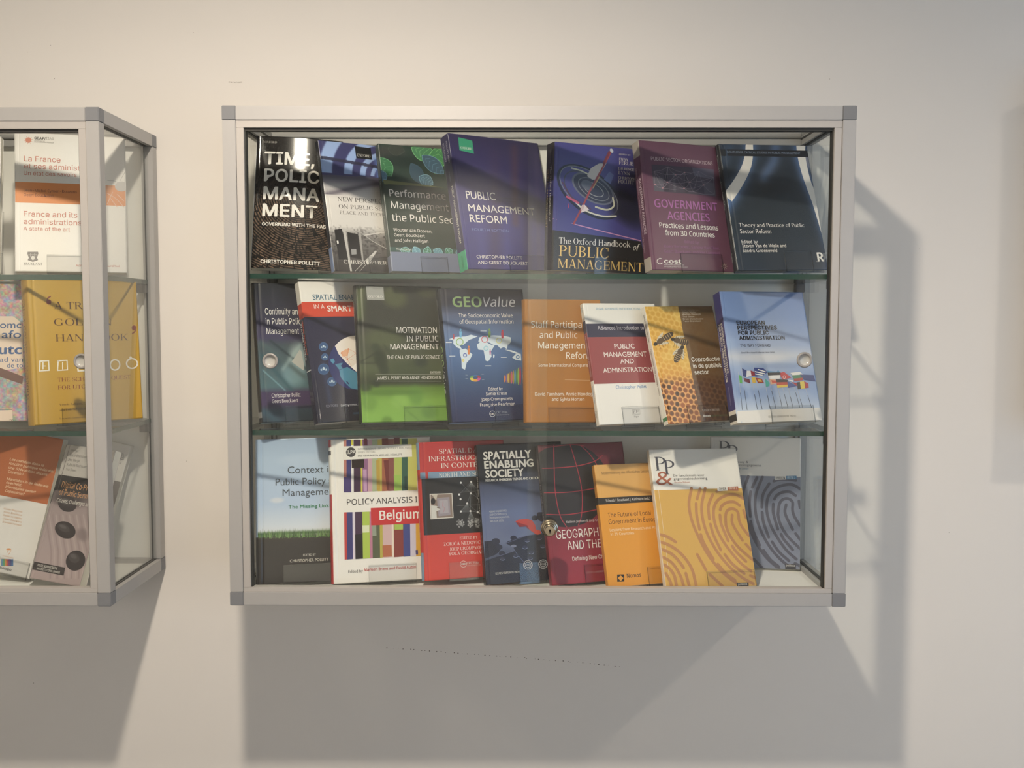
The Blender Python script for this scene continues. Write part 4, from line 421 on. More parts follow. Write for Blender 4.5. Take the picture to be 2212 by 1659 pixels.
"gov":[["T","PUBLIC SECTOR ORGANIZATIONS","PUBLIC SECTOR ORGANIZATIONS",20.1,33.8,124.1,6.09,"N",[212,190,196],0,0,1],["P",[66,58,76],[19.9,41.1,145.7,41.1,144,89.5,19.7,87.2]],["P",[96,90,112],[100.2,41.2,145.7,41.1,144.9,59.2,103,55.8]],["P",[88,84,98],[19.9,63.3,40.2,63,38.3,87.6,19.7,87.2]],["P",[84,78,96],[120.6,64.9,144.1,65.4,144,89.5,120,87.2]],["P",[48,42,58],[42.7,51.9,50.6,51.9,48.6,86.6,40,86.7]],["P",[50,44,60],[82.2,55.2,88,55.2,87.4,87.1,80.5,87.1]],["P",[84,78,92],[59.6,52.7,64.2,52.8,62.6,87,57.6,86.9]],["L",[146,130,148],0.41,0,[22.8,76.1,29.5,81,36.8,81.2]],["L",[146,130,148],0.41,0,[22.8,76.1,34.7,75.7,47.2,70.5]],["L",[146,130,148],0.41,0,[22.8,76.1,22.8,67,23.3,53.2]],["L",[146,130,148],0.41,0,[36.8,81.2,41.7,78.3,47.2,70.5]],["L",[146,130,148],0.41,0,[36.8,81.2,50.5,71.2,64.9,56.4]],["L",[146,130,148],0.41,0,[36.8,81.2,57.6,82.8,79.2,79.6]],["L",[146,130,148],0.41,0,[36.8,81.2,29.8,69.6,23.3,53.2]],["L",[146,130,148],0.41,0,[36.8,81.2,43.9,64.7,51.7,43.2]],["L",[146,130,148],0.41,0,[47.2,70.5,55.7,65.9,64.9,56.4]],["L",[146,130,148],0.41,0,[47.2,70.5,62.8,77.5,79.2,79.6]],["L",[146,130,148],0.41,0,[47.2,70.5,69.3,71.6,92.2,67.7]],["L",[146,130,148],0.41,0,[47.2,70.5,65.1,63.3,83.9,51.1]],["L",[146,130,148],0.41,0,[47.2,70.5,34.9,64.3,23.3,53.2]],["L",[146,130,148],0.41,0,[47.2,70.5,49.1,59.3,51.7,43.2]],["L",[146,130,148],0.41,0,[64.9,56.4,71.7,70.4,79.2,79.6]],["L",[146,130,148],0.41,0,[64.9,56.4,78.2,64.4,92.2,67.7]],["L",[146,130,148],0.41,0,[64.9,56.4,74.1,56.2,83.9,51.1]],["L",[146,130,148],0.41,0,[64.9,56.4,43.7,57.2,23.3,53.2]],["L",[146,130,148],0.41,0,[64.9,56.4,88.7,54.2,113.5,47]],["L",[146,130,148],0.41,0,[64.9,56.4,57.9,52.2,51.7,43.2]],["L",[146,130,148],0.41,0,[79.2,79.6,85.4,76.1,92.2,67.7]],["L",[146,130,148],0.41,0,[79.2,79.6,81.2,67.8,83.9,51.1]],["L",[146,130,148],0.41,0,[79.2,79.6,99,77.8,119.8,71]],["L",[146,130,148],0.41,0,[79.2,79.6,87.8,84.5,97,84.5]],["L",[146,130,148],0.41,0,[92.2,67.7,87.7,61.8,83.9,51.1]],["L",[146,130,148],0.41,0,[92.2,67.7,105.6,71.8,119.8,71]],["L",[146,130,148],0.41,0,[92.2,67.7,94.3,78.6,97,84.5]],["L",[146,130,148],0.41,0,[92.2,67.7,117.2,64,143.1,55.2]],["L",[146,130,148],0.41,0,[92.2,67.7,102.5,59.8,113.5,47]],["L",[146,130,148],0.41,0,[83.9,51.1,90.1,70.2,97,84.5]],["L",[146,130,148],0.41,0,[83.9,51.1,98.3,51.5,113.5,47]],["L",[146,130,148],0.41,0,[83.9,51.1,67.4,49.6,51.7,43.2]],["L",[146,130,148],0.41,0,[119.8,71,108,80.2,97,84.5]],["L",[146,130,148],0.41,0,[119.8,71,131.1,65.6,143.1,55.2]],["L",[146,130,148],0.41,0,[119.8,71,116.3,61.5,113.5,47]],["L",[146,130,148],0.41,0,[119.8,71,130.2,80.9,141.4,86]],["L",[146,130,148],0.41,0,[97,84.5,104.9,68.3,113.5,47]],["L",[146,130,148],0.41,0,[97,84.5,118.8,87.7,141.4,86]],["L",[146,130,148],0.41,0,[23.3,53.2,37.2,50.6,51.7,43.2]],["L",[146,130,148],0.41,0,[143.1,55.2,127.9,53.6,113.5,47]],["L",[146,130,148],0.41,0,[143.1,55.2,141.9,73.1,141.4,86]],["E",[186,130,140],22.8,76.1,1.8,-0.1,-0.1,1.2,0],["E",[186,130,140],36.8,81.2,1.8,-0.1,-0.1,1.2,0],["E",[186,130,140],47.2,70.5,1.8,-0.1,-0.1,1.2,0],["E",[186,130,140],64.9,56.4,1.8,-0.1,-0.2,1.2,0],["E",[186,130,140],79.2,79.6,1.9,-0.1,-0.2,1.2,0],["E",[186,130,140],92.2,67.7,1.9,-0.1,-0.2,1.2,0],["E",[186,130,140],83.9,51.1,1.9,-0.1,-0.2,1.2,0],["E",[186,130,140],119.8,71,1.9,-0.1,-0.2,1.2,0],["T","GOVERNMENT","GOVERNMENT",17.2,115.1,126.8,13.59,"N",[176,98,168],0.015,0,1],["T","AGENCIES","AGENCIES",39.8,135.2,85.1,13.62,"N",[176,98,168],0.015,0,1],["T","Practices and Lessons","Practices and Lessons",22.5,150,118,8.75,"N",[238,234,226],0.012,0,1],["T","from 30 Countries","from 30 Countries",32.2,162.9,99.2,8.75,"N",[238,234,226],0.012,0,1],["T","Edited by","Edited by",68.7,175.2,28.1,5,"N",[150,88,144],0,0,1],["T","Koen Verhoest, Sandra Van Thiel,","Koen Verhoest, Sandra Van Thiel,",27.8,184.1,110.9,4.94,"N",[150,88,144],0,0,1],["T","Geert Bouckaert and Per Laegreid","Geert Bouckaert and Per Laegreid",26.4,192.6,111.2,4.93,"N",[150,88,144],0,0,1],["L",[238,234,226],1.14,0,[20.8,203.8,16.9,202.5,11.2,206,10.7,209.9,15.7,212.7,21.3,210.2]],["T","cost","cost",23.9,210.8,33.7,7.07,"I",[238,234,226],0.03,0,1],["T","EUROPEAN COOPERATION","EUROPEAN COOPERATION",24,214.2,38.1,1.96,"N",[238,234,226],0,0,1],["T","IN SCIENCE AND TECHNOLOGY","IN SCIENCE AND TECHNOLOGY",23.6,217.7,45.4,1.96,"N",[238,234,226],0,0,1],["L",[200,180,160],0.57,0,[147.3,212.9,151.5,212.8]],["L",[200,180,160],0.57,0,[146.2,214.7,148.9,217.1]],["L",[200,180,160],0.57,0,[144.1,215.4,143.6,219]],["L",[200,180,160],0.57,0,[142.2,214.8,138.8,217.4]],["L",[200,180,160],0.57,0,[141.6,213.1,137.3,213.2]],["L",[200,180,160],0.57,0,[142.6,211.4,140,208.9]],["L",[200,180,160],0.57,0,[144.8,210.6,145.2,207]],["L",[200,180,160],0.57,0,[146.7,211.3,150,208.6]],["E",[200,180,160],144.4,213,3.1,-0.1,-0.4,2.6,0.65]],
"theory":[["P",[226,222,216],[50.3,-2.9,49.4,1.5,48.6,5.8,47.8,9.8,46.9,13.8,45.6,18,44.1,22.6,42.4,27.4,40.4,32.2,38.2,37,35.6,41.9,32.3,47.2,28.4,52.9,24.1,58.8,19.6,64.7,15.3,70.2,11.1,75.3,6.8,80.1,2.4,84.9,-2.1,89.8,-6.6,94.8,8.4,107,12.6,101.9,16.8,96.9,21.1,91.6,25.5,86.1,29.9,80.3,34.2,74.2,38.6,67.8,43,61.2,47,54.5,50.6,48.1,53.5,41.9,55.8,35.9,57.7,30.2,59.2,24.8,60.5,19.6,61.6,14.5,62.3,9.7,62.8,5.2,63.1,1,63.6,-3.2]],["P",[226,222,216],[146,-4.7,145.6,0.2,145.1,4.9,144.6,10.1,144.3,15.9,144.4,22.7,144.8,30.5,145.4,39.2,146.3,48.3,147.4,57.7,148.9,66.9,150.7,75.6,152.1,84.2,154,92.8,155.9,102.1,157.7,112.5,159.4,124.6,161.1,138.1,162.8,152.2,164.6,166.6,166.3,180.5,181.5,176.2,179.4,162.4,177.3,148.1,175.2,133.9,173.1,120.4,171,108.1,168.8,97.4,166.5,88.1,164.2,79.6,162,71.6,160.8,63.2,160,54.2,159.5,45,159.2,36,159.2,27.5,159.4,20.1,159.9,14,160.7,9,161.7,4.4,162.8,-0.4,163.8,-5.6]],["P",[34,36,44],[0,9.4,165,9.4,165,22.4,0,22.4]],["T","ROUTLEDGE CRITICAL STUDIES IN PUBLIC MANAGEMENT","ROUTLEDGE CRITICAL STUDIES IN PUBLIC MANAGEMENT",13.1,16.9,137.3,3.95,"G",[124,140,166],0,0,1],["T","Theory and Practice of Public","Theory and Practice of Public",14,154.2,120.4,7.58,"G",[235,230,225],0,0,1],["T","Sector Reform","Sector Reform",14.6,165.4,56.7,7.56,"G",[235,230,225],0,0,1],["T","Edited by","Edited by",14.3,183.6,29.2,6.27,"G",[235,230,225],0,0,1],["T","Steven Van de Walle and","Steven Van de Walle and",14.6,190.8,80,6.25,"G",[235,230,225],0,0,1],["T","Sandra Groeneveld","Sandra Groeneveld",14.3,199.7,62.3,6.23,"G",[235,230,225],0,0,1],["T","R","R",148.7,217,12.2,15.85,"N",[238,234,226],0.03,0,1],["T","ROUTLEDGE","ROUTLEDGE",145.8,218,2.8,1.69,"N",[238,234,226],0,0,1]],
"cont":[["P",[180,182,176],[56.2,137.6,72.4,115.6,74.8,121.3,77.5,149.1,75.4,152.8]],["P",[62,44,84],[0,188.8,156,188.8,156,211.1,0,211.1]],["T","Continuity and Change","Continuity",16.2,54.9,43.6,11.11,"I",[238,234,226],0,0,1],["T","in Public Policy and","in Public Po",16.4,72,50.7,10.71,"I",[238,234,226],0,0,1],["T","Management","Managemen",16.7,89.1,52.3,10.69,"I",[238,234,226],0,0,1],["T","Christopher Pollitt","Christopher Pollitt",18.3,198.2,49.4,6.52,"N",[235,230,225],0,0,1],["T","Geert Bouckaert","Geert Bouckaert",18.4,207.6,44.1,6.15,"N",[235,230,225],0,0,1]],
"smart":[["P",[238,232,224],[0,0,156,0,156,35.6,0,35.6]],["P",[226,68,44],[0,35.6,156,35.6,156,62.2,0,62.2]],["T","SPATIAL ENABLEMENT","SPATIAL ENA",21.5,32.3,71.5,9.52,"G",[58,108,140],0.004,0,1],["T","IN A","IN A",21.1,47.8,19.5,7.59,"G",[245,220,210],0,0,1],["T","SMART WORLD","SMART",44.9,52.8,46.5,9.94,"G",[245,232,224],0.03,0,1],["E",[50,84,134],28.1,114.6,7.8,0.2,-1.1,7.4,0],["E",[70,110,160],28.1,114.6,7.8,0.2,-1.1,7.4,0.6],["E",[190,210,225],28.2,113.9,1.7,0,-0.3,2.2,0],["L",[170,195,215],0.76,0,[24.3,116.8,28.1,114.6,31.3,116.9]],["E",[170,195,215],24.5,115.3,1.1,0,-0.2,1.5,0],["E",[170,195,215],31.5,115.4,1.1,0,-0.2,1.5,0],["E",[50,84,134],28.1,132.6,6.2,0.2,-0.9,5.9,0],["E",[70,110,160],28.1,132.6,6.2,0.2,-0.9,5.9,0.6],["E",[190,210,225],28.2,132,1.4,0,-0.3,1.8,0],["L",[170,195,215],0.76,0,[25,134.3,28.1,132.6,30.6,134.4]],["E",[170,195,215],25.2,133.1,0.9,0,-0.2,1.2,0],["E",[170,195,215],30.8,133.3,0.9,0,-0.2,1.2,0],["E",[50,84,134],22.6,153.6,9.7,0.4,-1.4,9.1,0],["E",[70,110,160],22.6,153.6,9.7,0.4,-1.4,9.1,0.6],["E",[190,210,225],22.7,152.7,2.1,0.1,-0.4,2.7,0],["L",[170,195,215],0.76,0,[17.8,156.2,22.6,153.6,26.5,156.5]],["E",[170,195,215],18.1,154.4,1.3,0.1,-0.3,1.8,0],["E",[170,195,215],26.8,154.7,1.4,0.1,-0.3,1.8,0],["E",[50,84,134],34.4,175.8,8.2,0.4,-1.2,7.7,0],["E",[70,110,160],34.4,175.8,8.2,0.4,-1.2,7.7,0.6],["E",[190,210,225],34.5,175,1.8,0.1,-0.4,2.3,0],["L",[170,195,215],0.76,0,[30.4,177.9,34.4,175.8,37.7,178.3]],["E",[170,195,215],30.6,176.4,1.1,0.1,-0.2,1.5,0],["E",[170,195,215],37.9,176.7,1.1,0.1,-0.2,1.5,0],["E",[38,46,106],83.4,144.6,50.7,1.7,-7.6,47.4,0],["P",[70,140,180],[36.7,137.5,42.9,135.8,44.9,141.5,41.4,145.1,38,142.2]],["P",[66,130,165],[44.2,146.1,59.4,143.8,54.6,149.2,57.8,154,50.6,155.6]],["P",[66,134,168],[50.5,156.5,66.2,151.5,82.5,162.4,109.4,185.2,96.6,188.3,79.8,192.2,66.3,188.7,58.7,180,51.4,169.5]],["P",[34,44,100],[59.4,175.4,63.9,178.4,64.8,183.1,61.7,180.2]],["P",[232,222,212],[49.1,114.2,56.4,107.8,64.8,102.7,73.8,99.1,83.3,97,92.8,96.7,102,98,110.7,101,118.4,105.6,124.8,111.7,129.8,118.9,133.1,127.1,134.6,135.9,134.3,145,132.1,154.1,128.2,162.8,99,173.4,82.7,161.5,65.4,144,53.8,128.7]],["P",[238,178,140],[58.4,125.1,68,120.7,74.9,121.8,69.1,132.9,59.2,132.6]],["L",[226,140,100],0.45,0,[59.1,127,73.2,119.9]],["L",[226,140,100],0.45,0,[73.2,119.9,87.1,127.8]],["L",[226,140,100],0.45,0,[59.1,127,68.2,138.5]],["L",[226,140,100],0.45,0,[68.2,138.5,87.1,127.8]],["L",[226,140,100],0.45,0,[68.2,138.5,74.4,149.9]],["L",[226,140,100],0.45,0,[73.2,119.9,68.2,138.5]],["L",[226,140,100],0.45,0,[61.2,132.7,79.9,140.7]],["E",[222,120,80],59.1,127,1.4,0,-0.2,1.3,0],["E",[222,120,80],73.1,120.2,1.4,0,-0.2,1.3,0],["E",[222,120,80],87.1,127.8,1.4,0,-0.2,1.3,0],["E",[222,120,80],68.2,138.5,1.4,0,-0.2,1.3,0],["P",[248,244,240],[74,152.7,85.4,144.7,84.8,160.6,80.1,158.6]],["T","EDITORS","EDITORS",17.5,219.1,21.2,4,"G",[130,130,150],0,0,1],["T","DAVID COLEMAN, ABBAS RAJABIFARD","DAVID COLEMAN, AB",44.3,219.7,35.9,3.67,"G",[190,190,200],0,0,1],["T","ROUTLEDGE","ROUTLEDGE",65.1,234.1,13.9,2.95,"G",[60,110,150],0,0,1]],
"motiv":[["P",[158,158,154],[17.9,1.3,48.2,2.6,48.8,26.1,18.9,25.6]],["T","OXFORD","OXFORD",21.4,21.8,24.3,4.15,"S",[238,234,226],0,0,1],["T","MOTIVATION","MOTIVATION",67,83.7,71.3,10.15,"N",[235,230,225],0,0,1],["T","IN PUBLIC","IN PUBLIC",83.4,98.7,56.8,10.15,"N",[235,230,225],0,0,1],["T","MANAGEMENT","MANAGEMENT",54.7,113,85.2,10.06,"N",[235,230,225],0,0,1],["T","THE CALL OF PUBLIC SERVICE","THE CALL OF PUBLIC SERVICE",47.5,129.5,93.1,5.93,"N",[235,230,225],0,0,1],["T","EDITED BY","EDITED BY",121.9,155.2,19,3.36,"N",[235,230,225],0,0,1],["L",[190,190,180],0.38,0,[26,156,141.7,157.6]],["T","JAMES L. PERRY AND ANNIE HONDEGHEM","JAMES L. PERRY AND ANNIE HONDEGHEM",28.3,165.2,112.8,5.13,"N",[235,230,225],0,0,1],["L",[190,190,180],0.38,0,[25.4,167.7,140.9,169.5]]],
"geo":[["T","GEO","GEO",20.3,32.3,53.5,17.37,"N",[136,166,108],0.03,0,1],["T","Value","Value",76.7,32,60,16.84,"N",[170,170,178],0,0.18,1],["T","The Socioeconomic Value","The Socioeconomic Value",29,51.1,100.5,6.77,"N",[235,230,225],0,0,1],["T","of Geospatial Information","of Geospatial Information",29.8,62.3,99.9,6.76,"N",[235,230,225],0,0,1],["P",[206,222,236],[8.2,89,20.9,85.4,38.3,84.6,48.2,81.9,60.6,84.8,51.4,88.4,43.4,91.2,33,99.4,25.3,99.4,30.2,107.7,21,103.9,15,97.4,15.5,91.9]],["P",[206,222,236],[25.4,107.7,36.2,106,47.7,116.3,43.1,123.7,35.6,130.9,31.5,142.8,26.1,139.9,26.8,123.4,24.8,114.1]],["P",[206,222,236],[57.1,99.7,64.5,94.2,76.1,95.2,81.6,99,90.2,101,82.3,111.2,82.3,120.5,75.5,128.8,70.8,127.8,69.2,114.8,68.8,109.2,59.1,108.1]],["P",[206,222,236],[60.6,94.1,63.3,86.7,71.4,83.9,91.1,83.1,110.9,84.2,121.6,87.1,119.5,96.6,115.3,98.4,112.3,107.8,106.8,104,100.5,106.7,95.2,101,87.4,100,81.9,96.2,74.2,94.3]],["P",[206,222,236],[120.6,123,129.4,115.6,137.4,116.7,137,128.9,126.2,126.9]],["P",[206,222,236],[108.2,108.7,120.1,109.8,135.5,115.7,127.4,115.9]],["P",[206,222,236],[85.6,116.9,88.5,117.8,86.9,123.4,85,122.5]],["P",[206,222,236],[114.6,87.1,121.6,87.1,121.7,94.7,116.1,100.3]],["E",[110,180,226],30.3,73.2,1.7,0,-0.2,2,0],["P",[110,180,226],[27.6,75.8,32.6,75.8,30.8,86.4,27.3,86.4]],["E",[120,160,80],83.3,73.4,1.8,0,-0.2,2.1,0],["P",[120,160,80],[80.4,76.1,85.6,76.1,83.7,86.8,80.1,86.8]],["E",[190,60,80],107.4,75.5,1.8,0,-0.2,2.1,0],["P",[190,60,80],[104.6,78.1,109.7,78.1,107.8,88.9,104.2,88.9]],["E",[226,130,70],42.2,103.1,1.7,0,-0.2,2,0],["P",[226,130,70],[39.5,105.6,44.5,105.7,42.6,116.2,39.2,116.2]],["E",[190,110,160],80.9,109.2,1.1,0,-0.1,1.2,0],["P",[190,110,160],[79.2,110.7,82.3,110.8,81.1,117.2,79,117.1]],["E",[190,80,90],17.1,81.6,1,0,-0.1,1.2,0],["P",[190,80,90],[15.4,83.1,18.4,83.1,17.3,89.5,15.3,89.5]],["E",[150,190,110],26.8,94.2,6.1,0.1,-0.6,5.9,1.51],["E",[214,110,130],72.7,90.1,5.5,0,-0.5,5.2,1.51],["E",[220,220,150],99,92.6,4.8,0,-0.5,4.5,1.51],["E",[150,205,225],73.6,105.9,3.9,0,-0.4,3.7,1.51],["E",[90,110,190],34,117.6,2.9,0,-0.3,2.8,1.51],["E",[70,120,180],131.1,122.2,2.8,0,-0.3,2.6,1.51],["E",[230,210,90],29.9,126.6,1.5,0,-0.1,1.5,1.51],["L",[214,226,236],1.06,0,[1.7,95.1,12.3,95.2]],["L",[214,226,236],1.06,0,[5.7,118.7,16.3,118.8]],["L",[214,226,236],1.06,0,[66.4,75.4,77.4,75.5]],["L",[214,226,236],1.06,0,[99.2,122.3,110.3,122.5]],["L",[214,226,236],1.06,0,[68.9,136.7,79.8,136.9]],["P",[200,80,150],[58.7,158.1,58.3,159.4,57.6,160.5,56.4,161.5,54.9,162.4,53.1,163.1,50.9,159.1,51.7,158.8,52.3,158.5,52.9,158.1,53.2,157.6,53.4,157.1]],["P",[230,160,60],[53.1,163.1,51.2,163.6,49.1,163.8,47,163.7,45,163.4,43.2,162.9,46.2,159,47.1,159.2,48,159.3,49,159.4,50,159.3,50.9,159.1]],["P",[220,200,80],[43.2,162.9,41.5,162.1,40.2,161.1,39.3,160.1,38.8,158.9,38.7,157.7,44.1,156.9,44.2,157.4,44.4,157.9,44.9,158.3,45.5,158.7,46.2,159]],["P",[90,160,90],[38.7,157.7,39,156.4,39.8,155.3,40.9,154.3,42.4,153.4,44.2,152.7,46.7,154.9,45.8,155.1,45.2,155.5,44.6,155.9,44.3,156.4,44.1,156.9]],["P",[70,110,170],[44.2,152.7,46.1,152.2,48.2,152,50.3,152.1,52.3,152.4,54.2,152.9,51.3,155,50.4,154.7,49.5,154.6,48.5,154.6,47.6,154.7,46.7,154.9]],["P",[170,60,60],[54.2,152.9,55.8,153.7,57.1,154.6,58.1,155.7,58.6,156.9,58.7,158.1,53.4,157.1,53.3,156.6,53.1,156.1,52.6,155.7,52,155.3,51.3,155]],["E",[210,120,60],102.7,160.1,1.6,0,-0.7,6.5,0],["E",[120,90,150],105.9,159.6,1.6,0,-0.8,7.6,0],["E",[200,170,80],109.1,159.1,1.6,0,-1,8.7,0],["E",[150,110,60],112.3,158.7,1.6,0,-1.1,9.9,0],["E",[200,100,120],115.6,158.2,1.6,0,-1.2,11,0],["E",[170,150,60],118.8,157.7,1.6,0,-1.3,12.1,0],["E",[90,150,190],122,157.2,1.6,0,-1.5,13.2,0],["E",[80,140,90],125.3,156.7,1.6,0,-1.6,14.4,0],["E",[150,180,80],128.5,156.2,1.6,0,-1.7,15.5,0],["E",[190,50,70],131.8,155.7,1.6,0,-1.9,16.6,0],["L",[160,176,190],0.45,0,[31.2,152,35.8,152.1]],["L",[160,176,190],0.45,0,[30.6,158,35.2,158.1]],["L",[160,176,190],0.45,0,[60.2,151.3,64.8,151.4]],["L",[160,176,190],0.45,0,[60.1,160.9,64.8,161]],["T","Edited by","Edited by",70.8,179.8,25.8,5.17,"N",[235,230,225],0,0,1],["T","Jamie Kruse","Jamie Kruse",64.5,188,39,5.52,"N",[235,230,225],0,0,1],["T","Joep Crompvoets","Joep Crompvoets",55.4,197.5,57.9,5.5,"N",[235,230,225],0,0,1],["T","Françoise Pearlman","Françoise Pearlman",52.5,206.9,64.2,5.48,"N",[235,230,225],0,0,1],["E",[210,214,222],73.4,220.1,5.2,0.2,-0.5,4.9,0.76],["T","CRC","CRC",69.7,221.7,7.4,2.92,"I",[238,234,226],0.02,0,1],["T","CRC Press","CRC Press",80.5,220,20.6,4.03,"S",[170,176,190],0,0,1],["T","Taylor & Francis Group","Taylor & Francis Group",80.2,223.3,23.5,1.83,"N",[170,176,190],0,0,1]],
"staff":[["T","Staff Participation","Staff Participa",11.1,48.6,87.2,11.29,"N",[238,234,226],0,0,1],["T","and Public","and Public",25.4,66.5,65.1,10.91,"N",[235,230,225],0,0,1],["T","Management","Managemen",22.7,84.1,80.4,10.89,"N",[238,234,226],0,0,1],["T","Reform","Refor",70.5,101.6,34,10.91,"N",[238,234,226],0,0,1],["T","Some International Comparisons","Some International Comparis",22.4,115.6,85.6,5.42,"N",[238,234,226],0,0,1],["L",[220,190,150],0.45,0,[67.1,137.9,126.8,138.9]],["T","David Farnham, Annie Hondeghem","David Farnham, Annie Hondeg",15.6,164.6,98.7,5.39,"N",[238,234,226],0.006,0,1],["T","and Sylvia Horton","and Sylvia Horton",44.1,173.6,56.1,5.4,"N",[238,234,226],0.006,0,1]],
"elgar":[["P",[44,44,74],[0,36.1,138,36.1,138,60,0,60]],["P",[154,62,66],[0,60,138,60,138,141.3,0,141.3]],["T","ELGAR ADVANCED INTRODUCTIONS","ELGAR ADVANCED INTRODUCTIONS",23.1,11.7,84.8,3.83,"G",[92,160,196],0,0,1],["T","Advanced Introduction to","Advanced Introduction to",20.8,47,89,6.83,"G",[210,205,215],0,0,1],["T","PUBLIC","PUBLIC",47.5,80.8,38.6,8.7,"G",[235,230,225],0,0,1],["T","MANAGEMENT","MANAGEMEN",25.7,95.2,73.5,8.62,"G",[238,234,226],0,0,1],["T","AND","AND",54.5,107.1,25.9,8.27,"G",[235,230,225],0,0,1],["T","ADMINISTRATION","ADMINISTRATI",20.2,122.2,74.6,8.17,"G",[238,234,226],0,0,1],["T","Christopher Pollitt","Christopher Poll",39.2,150.6,50.9,5.54,"G",[60,130,196],0,0,1],["L",[110,104,96],0.45,0,[63.8,187.9,78,187.5,77.6,195.7,63.5,196.1,63.8,187.9]],["T","EE","EE",64.4,194.2,11.7,5.51,"S",[90,84,78],0,0,1],["T","Elgar","Elgar",65.4,200.5,10.1,2.93,"S",[110,104,96],0,0,1]],
"coprod":[["E",[214,200,170],17.6,56,7.9,-8.2,2.1,1.5,0],["E",[214,200,170],22.3,66.5,11.2,-0.9,-0.3,2.6,0],["L",[60,40,20],0.6,0,[13,66.6,15.3,77.2]],["L",[60,40,20],0.6,0,[11.5,63.3,7.8,59.1]],["L",[60,40,20],0.6,0,[18.8,63.8,21,74.5]],["L",[60,40,20],0.6,0,[17.3,60.6,13.6,56.3]],["L",[60,40,20],0.6,0,[24.5,61.1,26.8,71.8]],["L",[60,40,20],0.6,0,[23.1,57.8,19.3,53.6]],["L",[60,40,20],0.6,0,[30.3,58.4,32.6,69.1]],["L",[60,40,20],0.6,0,[28.8,55.1,25.1,50.8]],["E",[70,52,36],32.7,55.2,13.2,-6.3,2.2,4.9,0],["E",[96,72,44],17.3,62.6,6.9,-3.3,1.9,4.3,0],["E",[44,34,26],6.6,67.7,4,-1.9,1.3,2.8,0],["L",[196,164,110],1.06,0,[27.5,62.5,23.9,54.6]],["L",[196,164,110],1.06,0,[32.1,60.3,28.6,52.4]],["L",[196,164,110],1.06,0,[36.8,58.1,33.2,50.2]],["L",[196,164,110],1.06,0,[41.4,55.9,37.9,48]],["E",[214,200,170],56,56.9,11.4,-1.6,-0.1,2.6,0],["E",[214,200,170],49.9,68.7,7.1,6.5,-2.4,2,0],["L",[60,40,20],0.6,0,[46.1,63.1,41.2,74.6]],["L",[60,40,20],0.6,0,[48,59.4,51.4,54.3]],["L",[60,40,20],0.6,0,[50.5,64.2,45.6,75.7]],["L",[60,40,20],0.6,0,[52.4,60.5,55.8,55.5]],["L",[60,40,20],0.6,0,[55,65.4,50,76.9]],["L",[60,40,20],0.6,0,[56.9,61.7,60.3,56.6]],["L",[60,40,20],0.6,0,[59.4,66.6,54.5,78.1]],["L",[60,40,20],0.6,0,[61.3,62.9,64.7,57.8]],["E",[70,52,36],62.7,65.3,10.1,2.7,-2.9,5.5,0],["E",[96,72,44],50.9,62.2,6.7,1.8,-2.5,4.8,0],["E",[44,34,26],42.6,60.1,3.9,1,-1.6,3.1,0],["L",[196,164,110],1.06,0,[55.1,68.3,59.7,59.5]],["L",[196,164,110],1.06,0,[58.6,69.3,63.3,60.4]],["L",[196,164,110],1.06,0,[62.2,70.2,66.8,61.4]],["L",[196,164,110],1.06,0,[65.8,71.2,70.4,62.3]],["E",[214,200,170],56.5,87.1,-2.3,9.8,-3,-0.1,0],["E",[214,200,170],45.4,81.7,-9.9,6.1,-1.4,-2.1,0],["L",[60,40,20],0.6,0,[53.2,78.3,45,78.5]],["L",[60,40,20],0.6,0,[56.7,80,63.4,86.2]],["L",[60,40,20],0.6,0,[50.2,82.2,42,82.4]],["L",[60,40,20],0.6,0,[53.7,83.9,60.4,90.2]],["L",[60,40,20],0.6,0,[47.2,86.1,39,86.4]],["L",[60,40,20],0.6,0,[50.7,87.8,57.4,94.1]],["L",[60,40,20],0.6,0,[44.2,90.1,36,90.3]],["L",[60,40,20],0.6,0,[47.7,91.8,54.4,98]],["E",[70,52,36],44.3,93,-6.8,8.8,-5.2,-2.6,0],["E",[96,72,44],52.3,82.5,-4.4,5.8,-4.5,-2.2,0],["E",[44,34,26],58,75.2,-2.6,3.4,-3,-1.4,0],["L",[196,164,110],1.06,0,[43.8,86.3,52.1,90.3]],["L",[196,164,110],1.06,0,[41.4,89.4,49.7,93.5]],["L",[196,164,110],1.06,0,[39,92.5,47.3,96.6]],["L",[196,164,110],1.06,0,[36.6,95.6,44.9,99.7]],["T","Onder redactie van:","Onder redactie van:",71.4,8.4,38.1,2.41,"I",[180,160,140],0,0,1],["T","Albert Meijer","Albert Meijer",72,12.3,30.5,2.81,"I",[206,190,170],0.02,0,1],["T","Marlies Honingh","Marlies Honingh",71.7,16.5,39.1,2.81,"I",[206,190,170],0.02,0,1],["T","Trui Steen","Trui Steen",71.7,21,24.3,2.81,"I",[206,190,170],0.02,0,1],["T","Bram Verschuere","Bram Verschuere",71.4,25.2,42.4,2.8,"I",[206,190,170],0.02,0,1],["T","Taco Brandsen","Taco Brandsen",70.9,29.2,37,2.8,"I",[206,190,170],0.02,0,1],["T","Coproductie","Coproductie",71.1,101.3,58.9,7.41,"I",[238,234,226],0.02,0,1],["T","in de publieke","in de publiek",71.6,113,59.2,7.39,"I",[238,234,226],0.02,0,1],["T","sector","sector",71.7,124.3,29.3,7.36,"I",[238,234,226],0.02,0,1],["T","VANDEN BROELE","VANDEN BROELE",71.7,190.1,35.2,3.78,"S",[226,216,206],0,0,1],["T","Boom","Boom",71.5,199.6,14.2,3.77,"I",[238,234,226],0.025,0,1],["T","bestuurskunde","bestuurskunde",86.5,199.7,34.4,3.41,"I",[90,120,70],0,0,1]],
